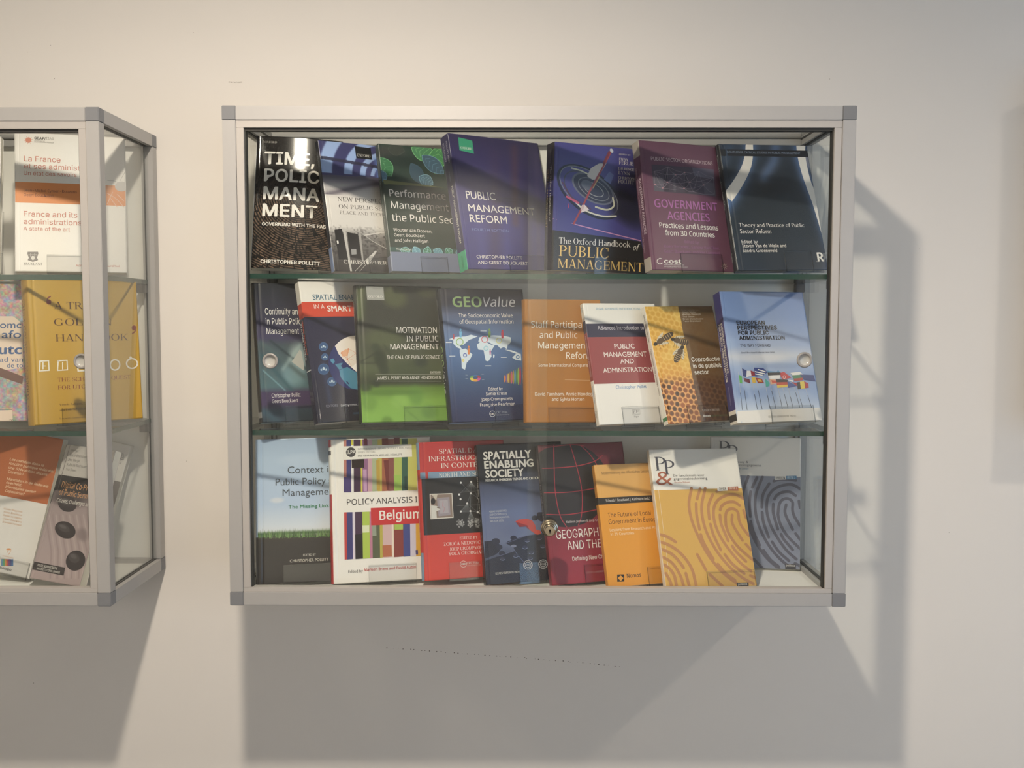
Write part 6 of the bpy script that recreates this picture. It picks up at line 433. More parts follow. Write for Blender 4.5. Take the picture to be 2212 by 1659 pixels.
"sdi":[["P",[120,150,180],[0,51.5,150.2,51.5,150.2,62.1,0,62.1]],["P",[34,32,34],[2,62.1,147.6,62.2,146.3,158.3,2.1,157.7]],["P",[216,210,200],[15,88.5,54.5,89,54.8,130.9,14.7,131.3]],["P",[136,116,104],[16.6,90,53.2,90.5,53.3,129.5,15.9,129.8]],["P",[150,140,150],[27.2,95.9,49.2,95.4,49.7,126.2,28.7,127]],["P",[168,160,170],[31,100,46,99.7,46.5,122.1,31.9,122.9]],["E",[40,32,30],20.4,101.4,4,0.2,-0.2,5.4,0],["P",[206,204,198],[16.7,108,25.6,109.4,32.4,112.7,31.2,116.5,25.2,118.1,25.6,129.8,16.3,129.5]],["L",[90,60,50],1.3,0,[26.5,111.8,32.3,113.6]],["P",[196,186,170],[18.5,89.7,28.5,90.1,26,99.7,24.1,97.7]],["L",[196,90,100],0.49,0,[37.9,102.2,36.5,110,40.3,114,37.4,120.7]],["L",[120,126,130],0.41,0,[88.7,71.2,66.4,91.9]],["L",[120,126,130],0.41,0,[88.7,71.2,87.1,90.9]],["L",[120,126,130],0.41,0,[88.7,71.2,99.4,99.3]],["L",[120,126,130],0.41,0,[87.1,90.9,79.7,107.8]],["L",[120,126,130],0.41,0,[79.7,107.8,68,120.9]],["L",[120,126,130],0.41,0,[79.7,107.8,84.7,121.1]],["L",[120,126,130],0.41,0,[87.1,90.9,84.7,121.1]],["L",[120,126,130],0.41,0,[87.1,90.9,99.4,99.3]],["L",[120,126,130],0.41,0,[84.7,121.1,68,120.9]],["L",[120,126,130],0.41,0,[84.7,121.1,97.5,123.7]],["L",[120,126,130],0.41,0,[70.4,71.8,87.1,90.9]],["L",[120,126,130],0.41,0,[99.4,99.3,97.5,123.7]],["L",[120,126,130],0.41,0,[79.7,107.8,97.5,123.7]],["L",[130,134,138],0.26,0,[88.6,72.2,76.7,86.9]],["L",[120,124,128],0.26,0,[85.1,121.1,78.2,137.4]],["L",[110,114,118],0.23,0,[79.7,108.2,64.9,123]],["L",[130,134,138],0.26,0,[88.6,72.2,78.6,86.9]],["L",[120,124,128],0.26,0,[85.1,121.1,79.2,137.4]],["L",[110,114,118],0.23,0,[79.7,108.2,66.1,123.1]],["L",[130,134,138],0.26,0,[88.6,72.2,80.4,87]],["L",[120,124,128],0.26,0,[85.1,121.1,80.2,137.5]],["L",[110,114,118],0.23,0,[79.7,108.2,67.3,123.2]],["L",[130,134,138],0.26,0,[88.6,72.2,82.2,87.1]],["L",[120,124,128],0.26,0,[85.1,121.1,81.2,137.5]],["L",[110,114,118],0.23,0,[79.7,108.2,68.5,123.2]],["L",[130,134,138],0.26,0,[88.6,72.2,84,87.2]],["L",[120,124,128],0.26,0,[85.1,121.1,82.2,137.6]],["L",[110,114,118],0.23,0,[79.7,108.2,69.7,123.3]],["L",[130,134,138],0.26,0,[88.6,72.2,85.8,87.3]],["L",[120,124,128],0.26,0,[85.1,121.1,83.2,137.6]],["L",[110,114,118],0.23,0,[79.7,108.2,70.9,123.4]],["L",[130,134,138],0.26,0,[88.6,72.2,87.6,87.4]],["L",[120,124,128],0.26,0,[85.1,121.1,84.2,137.7]],["L",[110,114,118],0.23,0,[79.7,108.2,72.1,123.4]],["L",[130,134,138],0.26,0,[88.6,72.2,89.5,87.4]],["L",[120,124,128],0.26,0,[85.1,121.1,85.2,137.8]],["L",[110,114,118],0.23,0,[79.7,108.2,73.3,123.5]],["L",[130,134,138],0.26,0,[88.6,72.2,91.3,87.5]],["L",[120,124,128],0.26,0,[85.1,121.1,86.3,137.8]],["L",[110,114,118],0.23,0,[79.7,108.2,74.5,123.5]],["L",[130,134,138],0.26,0,[88.6,72.2,93.1,87.6]],["L",[120,124,128],0.26,0,[85.1,121.1,87.3,137.9]],["L",[110,114,118],0.23,0,[79.7,108.2,75.7,123.6]],["L",[130,134,138],0.26,0,[88.6,72.2,94.9,87.7]],["L",[120,124,128],0.26,0,[85.1,121.1,88.3,137.9]],["L",[110,114,118],0.23,0,[79.7,108.2,76.9,123.7]],["L",[130,134,138],0.26,0,[88.6,72.2,96.8,87.8]],["L",[120,124,128],0.26,0,[85.1,121.1,89.3,138]],["L",[110,114,118],0.23,0,[79.7,108.2,78.1,123.7]],["L",[130,134,138],0.26,0,[88.6,72.2,98.6,87.8]],["L",[120,124,128],0.26,0,[85.1,121.1,90.3,138]],["L",[110,114,118],0.23,0,[79.7,108.2,79.3,123.8]],["L",[130,134,138],0.26,0,[88.6,72.2,100.4,87.9]],["L",[120,124,128],0.26,0,[85.1,121.1,91.3,138.1]],["L",[110,114,118],0.23,0,[79.7,108.2,80.5,123.8]],["L",[130,134,138],0.26,0,[88.6,72.2,102.2,88]],["L",[120,124,128],0.26,0,[85.1,121.1,92.3,138.1]],["L",[110,114,118],0.23,0,[79.7,108.2,81.7,123.9]],["L",[130,134,138],0.26,0,[88.6,72.2,104.1,88.1]],["L",[120,124,128],0.26,0,[85.1,121.1,93.3,138.2]],["L",[110,114,118],0.23,0,[79.7,108.2,82.9,124]],["E",[216,216,216],88.7,71.2,1.8,0.1,-0.1,1.8,0],["E",[216,216,216],79.7,107.8,1.8,0.1,-0.1,1.8,0],["E",[216,216,216],87.1,90.9,1.8,0.1,-0.1,1.8,0],["E",[216,216,216],70.4,71.8,1.8,0.1,-0.1,1.8,0],["E",[216,216,216],66.4,91.9,1.8,0.1,-0.1,1.8,0],["E",[216,216,216],68.4,99.8,1.8,0.1,-0.1,1.8,0],["E",[216,216,216],68,120.9,1.8,0.1,-0.1,1.8,0],["E",[216,216,216],84.7,121.1,1.8,0.1,-0.1,1.8,0],["E",[216,216,216],99.4,99.3,1.8,0.1,-0.1,1.8,0],["E",[216,216,216],97.5,123.7,1.8,0.1,-0.1,1.8,0],["E",[210,210,210],61,137.9,1,0.1,0,1,0.33],["E",[210,210,210],64,135.5,1,0.1,0,1,0.33],["E",[210,210,210],63.9,138.8,1,0.1,0,1,0.33],["E",[210,210,210],69.2,135.9,1,0.1,0,1,0.33],["E",[210,210,210],72.3,139.3,1,0.1,0,1,0.33],["E",[210,210,210],66.4,138.1,1,0.1,0,1,0.33],["E",[210,210,210],68.4,137.5,1,0.1,0,1,0.33],["E",[210,210,210],67.7,141.6,1,0.1,0,1,0.33],["E",[210,210,210],68,143,1,0.1,0,1,0.33],["E",[210,210,210],66,138.1,1,0.1,0,1,0.33],["E",[210,210,210],72.1,143.3,1,0.1,0,1,0.33],["E",[210,210,210],66.2,140.3,1,0.1,0,1,0.33],["E",[210,210,210],68.4,141.3,1,0.1,0,1,0.33],["E",[210,210,210],62.8,145.8,1,0.1,0,1,0.33],["E",[210,210,210],71.5,139.3,1,0.1,0,1,0.33],["E",[210,210,210],67.2,144.4,1,0.1,0,1,0.33],["E",[210,210,210],65,142.9,1,0.1,0,1,0.33],["E",[210,210,210],71.5,141.3,1,0.1,0,1,0.33],["E",[210,210,210],69.8,135.6,1,0.1,0,1,0.33],["E",[210,210,210],70.3,143.4,1,0.1,0,1,0.33],["E",[210,210,210],69.3,145.8,1,0.1,0,1,0.33],["E",[210,210,210],60.5,142.8,1,0.1,0,1,0.33],["E",[210,210,210],67.5,139.2,1,0.1,0,1,0.33],["E",[210,210,210],63.9,147.1,1,0.1,0,1,0.33],["E",[210,210,210],63.5,141.4,1,0.1,0,1,0.33],["E",[210,210,210],61.6,142.6,1,0.1,0,1,0.33],["E",[210,210,210],87,139,1,0.1,-0.1,1,0.33],["E",[210,210,210],87.7,139.9,1,0.1,-0.1,1,0.33],["E",[210,210,210],87.7,144.7,1,0.1,-0.1,1,0.33],["E",[210,210,210],82.1,141.1,1,0.1,0,1,0.33],["E",[210,210,210],84,140.5,1,0.1,-0.1,1,0.33],["E",[210,210,210],79.8,138.5,1,0.1,0,1,0.33],["E",[210,210,210],85.6,138.3,1,0.1,-0.1,1,0.33],["E",[210,210,210],83.5,143.2,1,0.1,0,1,0.33],["E",[210,210,210],84.2,145.1,1,0.1,-0.1,1,0.33],["E",[210,210,210],79.4,145.1,1,0.1,0,1,0.33],["E",[210,210,210],83.1,143.8,1,0.1,0,1,0.33],["E",[210,210,210],82.8,148.2,1,0.1,0,1,0.33],["E",[210,210,210],86.7,135.1,1,0.1,-0.1,1,0.33],["E",[210,210,210],80.7,138,1,0.1,0,1,0.33],["E",[210,210,210],86.6,145.9,1,0.1,-0.1,1,0.33],["E",[210,210,210],82.1,140.6,1,0.1,0,1,0.33],["E",[210,210,210],83.7,141.9,1,0.1,0,1,0.33],["E",[210,210,210],82.1,133.6,1,0.1,0,1,0.33],["E",[210,210,210],84.6,146.7,1,0.1,-0.1,1,0.33],["E",[210,210,210],80.5,145.4,1,0.1,0,1,0.33],["E",[210,210,210],86.4,136.8,1,0.1,-0.1,1,0.33],["E",[210,210,210],84.2,137.4,1,0.1,-0.1,1,0.33],["E",[210,210,210],87.1,141.1,1,0.1,-0.1,1,0.33],["E",[210,210,210],81.5,139.4,1,0.1,0,1,0.33],["E",[210,210,210],80.9,142.4,1,0.1,0,1,0.33],["E",[210,210,210],85.8,141.2,1,0.1,-0.1,1,0.33],["E",[210,210,210],93.6,143.9,1,0.1,-0.1,1,0.33],["E",[210,210,210],95.8,137.8,1,0.1,-0.1,1,0.33],["E",[210,210,210],102.7,140.9,1,0.1,-0.1,1,0.33],["E",[210,210,210],101.4,138.9,1,0.1,-0.1,1,0.33],["E",[210,210,210],94.8,137.2,1,0.1,-0.1,1,0.33],["E",[210,210,210],97.7,138.2,1,0.1,-0.1,1,0.33],["E",[210,210,210],92.4,138,1,0.1,-0.1,1,0.33],["E",[210,210,210],94.1,140.8,1,0.1,-0.1,1,0.33],["E",[210,210,210],97.7,142,1,0.1,-0.1,1,0.33],["E",[210,210,210],93.6,145,1,0.1,-0.1,1,0.33],["E",[210,210,210],97.2,135.5,1,0.1,-0.1,1,0.33],["E",[210,210,210],93.9,148,1,0.1,-0.1,1,0.33],["E",[210,210,210],95.5,147,1,0.1,-0.1,1,0.33],["E",[210,210,210],101.5,144.2,1,0.1,-0.1,1,0.33],["E",[210,210,210],93.6,134.6,1,0.1,-0.1,1,0.33],["E",[210,210,210],100.9,138.1,1,0.1,-0.1,1,0.33],["E",[210,210,210],99.8,136.4,1,0.1,-0.1,1,0.33],["E",[210,210,210],95.1,139.8,1,0.1,-0.1,1,0.33],["E",[210,210,210],90.1,140.2,1,0.1,-0.1,1,0.33],["E",[210,210,210],96.7,148.9,1,0.1,-0.1,1,0.33],["E",[210,210,210],93.5,140.2,1,0.1,-0.1,1,0.33],["E",[210,210,210],99.9,141.5,1,0.1,-0.1,1,0.33],["E",[210,210,210],98.5,146.2,1,0.1,-0.1,1,0.33],["E",[210,210,210],102.2,137.3,1,0.1,-0.1,1,0.33],["E",[210,210,210],94.2,138.9,1,0.1,-0.1,1,0.33],["E",[210,210,210],100.5,145,1,0.1,-0.1,1,0.33],["L",[140,140,140],0.33,0,[61.4,110.8,101.8,111.2]],["L",[140,140,140],0.33,0,[68.6,88.1,103.1,87.3]],["T","SPATIAL DATA","SPATIAL D",34.7,20.7,58.6,8.28,"S",[238,234,226],0,0,1],["T","INFRASTRUCTURES","INFRASTRUC",16,33.1,80.8,8.24,"S",[238,234,226],0,0,1],["T","IN CONTEXT","IN CONT",36.9,45.4,56.5,8.25,"S",[238,234,226],0,0,1],["T","NORTH AND SOUTH","NORTH AND S",32.8,60.8,63.1,7.05,"S",[238,234,226],0,0,1],["T","EDITED BY","EDITED BY",63.6,168.1,31.5,4.64,"S",[238,234,226],0,0,1],["T","ZORICA NEDOVIC-BUDIC","ZORICA NEDOVIC-",35.4,177.3,67,5.38,"S",[238,234,226],0,0,1],["T","JOEP CROMPVOETS","JOEP CROMPVOE",45.4,186.2,57.4,5.38,"S",[238,234,226],0,0,1],["T","YOLA GEORGIADOU","YOLA GEORGIAD",42.9,193.8,61.7,5.37,"S",[238,234,226],0,0,1],["E",[240,200,190],67.9,209.9,5.4,0.3,-0.3,5.2,0.82],["T","CRC","CRC",64.1,211.1,7.6,2.68,"I",[238,234,226],0.02,0,1],["T","CRC Press","CRC Press",74.1,210.6,21.5,3.84,"S",[244,206,196],0,0,1],["T","Taylor & Francis Group","Taylor & Francis Group",74.3,213.6,23.7,1.73,"N",[240,190,180],0,0,1]],
"spatial":[["T","SPATIALLY","SPATIALLY",10.4,26.1,86.8,13.04,"G",[214,208,200],0.038,0,1],["T","ENABLING","ENABLING",10.9,41.6,89.2,12.6,"G",[214,208,200],0.038,0,1],["T","SOCIETY","SOCIETY",11.8,57.2,69.1,12.56,"G",[214,208,200],0.038,0,1],["T","RESEARCH, EMERGING TRENDS AND CRITICAL ASSESSMENT","RESEARCH, EMERGING TRENDS AND CRITICA",11.3,64,96.3,3.92,"G",[238,234,226],0.02,0,1],["T","ABBAS RAJABIFARD,","ABBAS RAJABIFARD,",13.8,116.6,31.8,3.1,"G",[190,194,206],0,0,1],["T","JOEP CROMPVOETS,","JOEP CROMPVOETS,",14,122.1,31.2,3.1,"G",[190,194,206],0,0,1],["T","MOHSEN KALANTARI,","MOHSEN KALANTARI,",14.1,127.4,35.3,3.09,"G",[190,194,206],0,0,1],["T","BAS KOK (EDS)","BAS KOK (EDS)",14.2,132.9,24,3.09,"G",[190,194,206],0,0,1],["P",[30,30,48],[38.8,169.9,48.3,165.7,75.5,159.8,102.8,156.7,121.1,162.8,125.2,235.1,96.3,232.8,71.6,207.9,54.9,185.5,51.5,177.5]],["P",[30,30,48],[1.8,164.5,20,163.8,31.4,174.2,26.6,183.5,18.1,188.6,1.6,193.2]],["P",[30,30,48],[1.4,196.9,24,191,55.1,183.6,71.9,204,83.8,233.8,1.3,237.7]],["P",[30,30,48],[99.5,122.2,114.2,121.1,114.8,138.8,104.5,137.2,98.6,131.9]],["E",[38,38,60],53.7,162.2,5.7,0.4,-0.3,4.3,0],["E",[38,38,60],46,169.4,4.1,0.3,-0.2,3.1,0],["E",[38,38,60],94.6,130.7,5.8,0.4,-0.4,4.4,0],["E",[38,38,60],21.9,165.9,7.3,0.5,-0.4,5.5,0],["E",[38,38,60],27.2,175.8,5.7,0.4,-0.3,4.3,0],["E",[38,38,60],31.4,186.7,5.7,0.4,-0.3,4.3,0],["E",[38,38,60],103.5,124.4,4.2,0.2,-0.3,3.1,0],["L",[96,100,140],0.65,0,[38.8,170.3,75.5,160.2,101.7,157.6]],["L",[96,100,140],0.65,0,[51.5,177.5,54.9,185.5,71.6,207.9]],["L",[96,100,140],0.65,0,[24,191,55.1,183.6]],["E",[44,44,70],78,167.7,5.3,0.4,-0.2,2.9,0],["L",[120,126,160],0.82,1,[73.3,169,77.7,170.8,82.4,169.2]],["E",[44,44,70],72.9,179,5.3,0.4,-0.2,2.9,0],["L",[120,126,160],0.82,1,[68.3,180.2,72.7,182.1,77.3,180.5]],["E",[44,44,70],83.5,188.5,5.3,0.4,-0.2,2.9,0],["L",[120,126,160],0.82,1,[78.8,189.7,83.2,191.5,87.9,189.9]],["E",[44,44,70],80.6,197.9,5.3,0.4,-0.2,2.9,0],["L",[120,126,160],0.82,1,[76,199.1,80.4,201,85.1,199.4]],["E",[44,44,70],31.7,195.3,5.2,0.4,-0.2,2.9,0],["L",[120,126,160],0.82,1,[27.2,196.5,31.5,198.4,36.1,196.8]],["E",[44,44,70],55.4,192.3,5.3,0.4,-0.2,2.9,0],["L",[120,126,160],0.82,1,[50.8,193.5,55.2,195.3,59.8,193.7]],["E",[44,44,70],100,165.3,5.4,0.4,-0.2,2.9,0],["L",[120,126,160],0.82,1,[95.3,166.5,99.7,168.4,104.4,166.8]],["E",[44,44,70],105,179.3,5.4,0.4,-0.3,2.9,0],["L",[120,126,160],0.82,1,[100.3,180.5,104.8,182.4,109.5,180.8]],["E",[116,120,150],52.7,175.7,4.9,0.3,-0.2,2.3,0],["P",[204,58,46],[59.1,134.4,65.5,131.5,80,131.2,89.1,134.3,94,142.4,95.4,150.4,103.4,154.2,103.7,158.7,96.3,159.6,90.4,155.9,83,149.6,80.7,143,65.5,144]],["P",[150,34,34],[59.4,135,80.1,142.5,82.6,149.5,80.2,148.4,77.9,144.3,65.5,144.3]],["E",[214,66,52],97.7,155,5.4,0.4,-0.3,3.9,0],["T","LEUVEN UNIVERSITY PRESS","LEUVEN UNIVERSITY PRESS",17.2,221,43,3.41,"S",[238,234,226],0,0,1]],
"geogr":[["E",[40,35,38],45.2,71.4,79.4,4.1,-8.4,72.8,0],["L",[176,44,58],1.47,1,[29,0.4,25.4,41.4,22.8,83.1,26.7,122.6,36.8,143.8]],["L",[176,44,58],1.47,1,[59,-1.5,67.7,43.4,71.8,83.7,66.7,123.1,58,142.2]],["L",[176,44,58],1.47,1,[78.9,3.4,96.1,22.5,109.8,51.5,112.2,83.9,101.3,119.3]],["L",[176,44,58],1.47,1,[-6.9,39.9,25.4,41,68.1,39.4,101.3,32.9,118.9,22.4]],["L",[176,44,58],1.47,1,[-6.3,82.5,45.8,84.3,95.4,80,124.5,72.5]],["L",[176,44,58],1.47,1,[2,119.6,41.4,122.5,97.3,117,106.3,113.6]],["L",[176,44,58],1.47,1,[12.6,4.8,59.7,1.6,85.2,4.7]],["T","Katleen Janssen & Joep Crompvoets","Katleen Janssen & Joep Cro",37,136.9,61,3.91,"N",[216,206,206],0,0,1],["T","GEOGRAPHIC DATA","GEOGRAPHI",16,162.7,84,14.7,"I",[238,234,226],0,0,1],["T","AND THE LAW","AND THE",34.1,181.9,62.9,14.29,"I",[238,234,226],0,0,1],["T","Defining New Challenges","Defining New Cha",40.7,201,60.5,6.92,"I",[238,234,226],0,0,1],["T","LEUVEN UNIVERSITY PRESS","LEUVEN UNIVERSITY P",63,224,37.8,3.06,"S",[206,160,160],0,0,1]],
"future":[["P",[242,156,38],[0,69,142,69,142,207.5,0,207.5]],["P",[44,36,30],[0,57.2,142,57.2,142,69,0,69]],["T","Modernisierung des öffentlichen Sektors","Modernisierung des öffentlichen Sekto",11.8,17,83.8,4.42,"N",[92,62,34],0,0,1],["T","Schwab | Bouckaert | Kuhlmann (eds.)","Schwab | Bouckaert | Kuhlmann (eds.)",13.1,64.6,82,4.35,"N",[235,230,225],0,0,1],["T","The Future of Local","The Future of Local",13.5,91.1,78.8,7.45,"N",[70,44,24],0,0,1],["T","Government in Europe","Government in Europ",13.7,102.6,86.5,7.43,"N",[70,44,24],0,0,1],["T","Lessons from Research and Practice","Lessons from Research and Pra",14.1,115.2,85.4,4.67,"N",[250,226,190],0,0,1],["T","in 31 Countries","in 31 Countries",14.5,122.4,42.7,4.66,"N",[250,226,190],0,0,1],["P",[40,32,28],[17.3,187.9,29.6,188.3,28.6,200,16.1,199.7]],["P",[242,160,44],[23.4,189.4,27.9,194.3,22.4,198.8,17.9,193.8]],["T","Nomos","Nomos",34.3,194.3,25.5,6.46,"N",[44,34,28],0.015,0,1]],
"pp":[["P",[226,172,76],[0,72.6,160.2,72.6,160.2,243.1,0,243.1]],["L",[196,132,78],5.06,1,[67.7,70.7,59.3,97.7,60,125.6,68,155.4,80.1,185.1,96.7,210.8,112.6,226.7,130.8,240.8,134.5,243.2]],["L",[196,132,78],5.06,1,[83.1,72,74.9,90.1]],["L",[196,132,78],5.06,1,[92.6,71.2,82.5,98.3,80,118.2,82.3,142.1,90.8,167.9,103.7,191.7,119.1,211.6,137.1,227.7,153.9,237.9]],["L",[196,132,78],5.06,1,[72.1,98,70.3,118,71.9,142.8]],["L",[196,132,78],5.06,1,[104.6,82.7,93.9,102.6,92,125.5]],["L",[196,132,78],5.06,1,[112.6,77.8,121.5,74.9,136.3,74.2,150.9,75.6]],["L",[196,132,78],5.06,1,[161,92.1,145.4,83.6,128.3,85.2,112.4,93,103,106.8,100.4,124.8,102.9,142.7,110.2,162.6,123.3,184.6,137,202.6,153.2,216.7]],["L",[196,132,78],5.06,1,[150.8,103,141.2,96.7,128.5,97.4,118.2,103.2,114,110.1]],["L",[196,132,78],5.06,1,[72.7,151.7,76.6,167.4,89,194.1]],["L",[196,132,78],5.06,1,[92.7,134.5,95.2,152.4,104.6,179.1]],["L",[196,132,78],5.06,1,[112.2,119.1,112.3,135.1,120.3,164]],["L",[196,132,78],5.06,1,[120.3,137.3,122.6,119.4,128.6,110.5,138.3,108.8,145.7,115,145.7,128,149,140.1,159,156.3]],["L",[196,132,78],5.06,1,[120.3,137.3,124.1,153.2,135.4,173.3,155,193.5,162.3,199.6]],["L",[196,132,78],5.06,1,[134.5,119.7,133,135.7,146.3,163.8]],["L",[196,132,78],5.06,1,[156.7,112.3,158.9,124.4]],["L",[196,132,78],5.06,1,[151.4,170.9,159.1,180.9]],["L",[196,132,78],5.06,1,[126.2,173,131.8,182.9,146.7,200]],["L",[196,132,78],5.06,1,[110.6,187.1,122.3,204,140.3,220.1]],["L",[196,132,78],5.06,1,[61.7,185.4,73.2,211.8]],["L",[196,132,78],5.06,1,[95.8,203,107.7,218.9,122.2,230.9]],["L",[196,132,78],5.06,1,[79.1,219.7,98.4,239.5]],["L",[196,132,78],5.06,1,[151,224.3,159.5,228.5]],["L",[196,132,78],5.06,1,[0.7,149.5,13.3,153.7,26.7,162.9]],["L",[196,132,78],5.06,1,[0.5,162.1,15.4,168.4,30.1,179.5,42.1,195.3,49.7,212.9,52.3,237.7]],["L",[196,132,78],5.06,1,[1.5,174.7,15.7,181.9,26.3,192.9,34.5,206.6]],["L",[196,132,78],5.06,1,[1.8,188.2,13.8,196.2,22.2,208,28.2,223.5,30.3,236.8]],["L",[196,132,78],5.06,1,[37.2,216.2,40.3,237.2]],["L",[196,132,78],5.06,1,[2.2,200.6,10.3,207.6,16.7,219.2,18.4,236.3]],["L",[196,132,78],5.06,1,[2.3,214.9,7.8,226.5,9.5,235.9]],["T","P","P",7.3,38.1,19.4,24.35,"S",[70,70,84],0,0,1],["T","P","P",22.9,45.2,19.1,25.16,"S",[70,70,84],0,0,1],["T","&","&",5.5,63.9,29.5,24.08,"G",[186,96,66],-0.004,0,1],["T","De functionaris voor","De functionaris voor",37.6,49.8,56.7,4.52,"S",[90,88,94],0,0,1],["T","gegevensbescherming","gegevensbescherming",37.4,55.7,61.1,4.51,"S",[90,88,94],0,0,1],["T","Frankie Schram","Frankie Schram",37.8,61.2,28.5,2.66,"G",[196,110,90],0,0.2,1],["P",[240,234,226],[114.3,70.7,133.2,69.9,133,76.4,114.2,77.2]],["T","CAHIER","CAHIER",117.7,74.6,12.7,4.11,"I",[90,70,56],0.02,0,1],["P",[186,96,66],[133.6,69.9,153.2,69.1,153.3,75.2,133.7,76]],["T","EDITIE 2","EDITIE 2",135.5,74,15.4,3.71,"I",[240,210,190],0.02,0,1],["P",[46,40,40],[124.2,235.2,145.7,235.3,144.9,245.2,124,245.1]],["T","politeia","politeia",126.6,239.4,16,3.46,"I",[220,216,210],0.01,0,1]],
"ppg":[["P",[128,136,158],[0,69.1,160,69.1,160,235,0,235]],["X","pp",1,30,[88,88,106]],["T","P","P",14.8,31.9,19.1,24.55,"S",[74,78,92],0,0,1],["T","P","P",29.9,39.9,18.3,25.34,"S",[74,78,92],0,0,1],["T","&","&",16.5,59.8,28.5,23.29,"G",[70,130,180],-0.004,0,1],["T","Privacy &","Privacy &",41.4,46.5,25.7,4.15,"S",[110,112,120],0,0,1],["T","persoonsgegevens","persoonsgegevens",41.4,51.9,48.3,4.15,"S",[110,112,120],0,0,1],["T","Frankie Schram","Frankie Schram",43.9,57.8,23.9,2.7,"G",[120,160,180],0,0.2,1],["P",[234,230,224],[114.2,69.1,133.8,67.9,134.2,74.3,114.6,75.7]],["T","HANDBOEK","HANDBOEK",115.8,73.5,16.8,4.12,"I",[80,84,92],0.02,0,1],["P",[70,130,176],[134.2,67.9,152.1,67.1,152.5,73.4,134.6,74.3]],["T","EDITIE 2","EDITIE 2",136.2,72.2,13.9,3.7,"I",[200,220,235],0.02,0,1],["P",[62,62,70],[133.6,226.3,152.3,224.9,152.6,236.2,134.1,237.6]],["T","politeia","politeia",135.2,230.1,15.5,3.69,"I",[220,216,210],0.01,0,1]],
"france":[["P",[236,140,72],[0,86.8,175.4,86.8,175.4,122.9,0,122.9]],["T","GEAP/","GEAP/",30.3,11.3,17.8,4.34,"I",[60,56,56],0.02,0,1],["T","IIAS","IIAS",48.9,10.7,12,4.35,"I",[190,186,182],0.01,0,1],["T","Groupe Européen pour","Groupe Européen pour",30.3,14.4,16.8,1.58,"I",[120,110,105],0,0,1],["T","l'Administration Publique","l'Administration Publique",30.3,16.7,30.1,1.77,"I",[90,84,80],0,0,1],["L",[226,140,110],0.48,0,[23.2,13,27.2,16.2]],["L",[226,140,110],0.48,0,[22.8,14.2,24,19.3]],["L",[226,140,110],0.48,0,[21.7,14.9,19.8,20.1]],["L",[226,140,110],0.48,0,[20.4,15,16,18.3]],["L",[226,140,110],0.48,0,[19.4,14.4,14.2,14.4]],["L",[226,140,110],0.48,0,[19,13.2,15,10.1]],["L",[226,140,110],0.48,0,[19.4,12.1,18.2,6.9]],["L",[226,140,110],0.48,0,[20.5,11.3,22.4,6.1]],["L",[226,140,110],0.48,0,[21.8,11.2,26.2,7.9]],["L",[226,140,110],0.48,0,[22.8,11.9,28,11.8]],["E",[222,130,100],21.1,13.1,4.5,-0.3,0,4.7,0],["T","La France","La France",14,50.3,57.3,9.4,"I",[206,112,92],0,0,1],["T","et ses administrations","et ses adminis",14.3,63.1,83,8.99,"I",[206,112,92],0,0,1],["T","Un état des savoirs","Un état des savoirs",13.5,74.6,83.2,7.03,"I",[206,112,92],0,0,1],["T","Jean-Michel Eymeri-Douzans","Jean-Michel Eymeri-Douzans",13.2,103.4,83.6,4.67,"I",[130,66,50],0,0,1],["T","Geert Bouckaert","Geert Bouckaert",13.2,111.4,46.6,4.67,"I",[130,66,50],0,0,1],["T","France and its","France and its",13.2,146.7,83.8,9.3,"I",[206,112,92],0,0,1],["T","administrations","administration",13.1,159.9,83.6,8.9,"I",[206,112,92],0,0,1],["T","A state of the art","A state of the art",12.6,170.9,72.7,6.57,"I",[206,112,92],0,0,1],["P",[130,124,122],[18.9,207.8,34.8,207.4,35.6,210.3,33.3,218,35,221.9,26.9,224.9,18.9,222.2,20.6,218.3,18.4,210.7]],["E",[220,216,210],27,218.2,2.8,-0.1,0,3.5,0],["L",[210,206,200],0.8,0,[23.6,209.6,23.5,216.3]],["L",[210,206,200],0.8,0,[29.9,209.4,29.9,216.2]],["L",[180,176,170],0.64,0,[20.1,212.5,33.9,212.3]],["T","BRUYLANT","BRUYLANT",12.6,230.6,28.9,4.22,"S",[74,70,70],0,0,1],["T","Administration aujourd'hui","Administration aujourd'hui",93.9,231.8,69.6,3.5,"I",[206,112,92],0,0,1],["L",[160,156,156],0.64,1,[145.5,78.1,160,79.4,167.2,88.1,174.5,87.8]],["L",[170,168,168],0.64,1,[166.4,78.1,174.9,61.7]],["E",[196,192,190],169,88,11,-0.5,-0.1,9,0],["L",[242,190,160],1.11,1,[145.3,101,159.6,110.4,172.2,124.9]],["L",[242,190,160],1.11,1,[149.7,108.8,161.3,125.3]],["L",[242,190,160],1.11,1,[154.4,98.6,145,120.9]],["L",[242,190,160],1.11,1,[161.6,102.3,172.3,113.9]]],
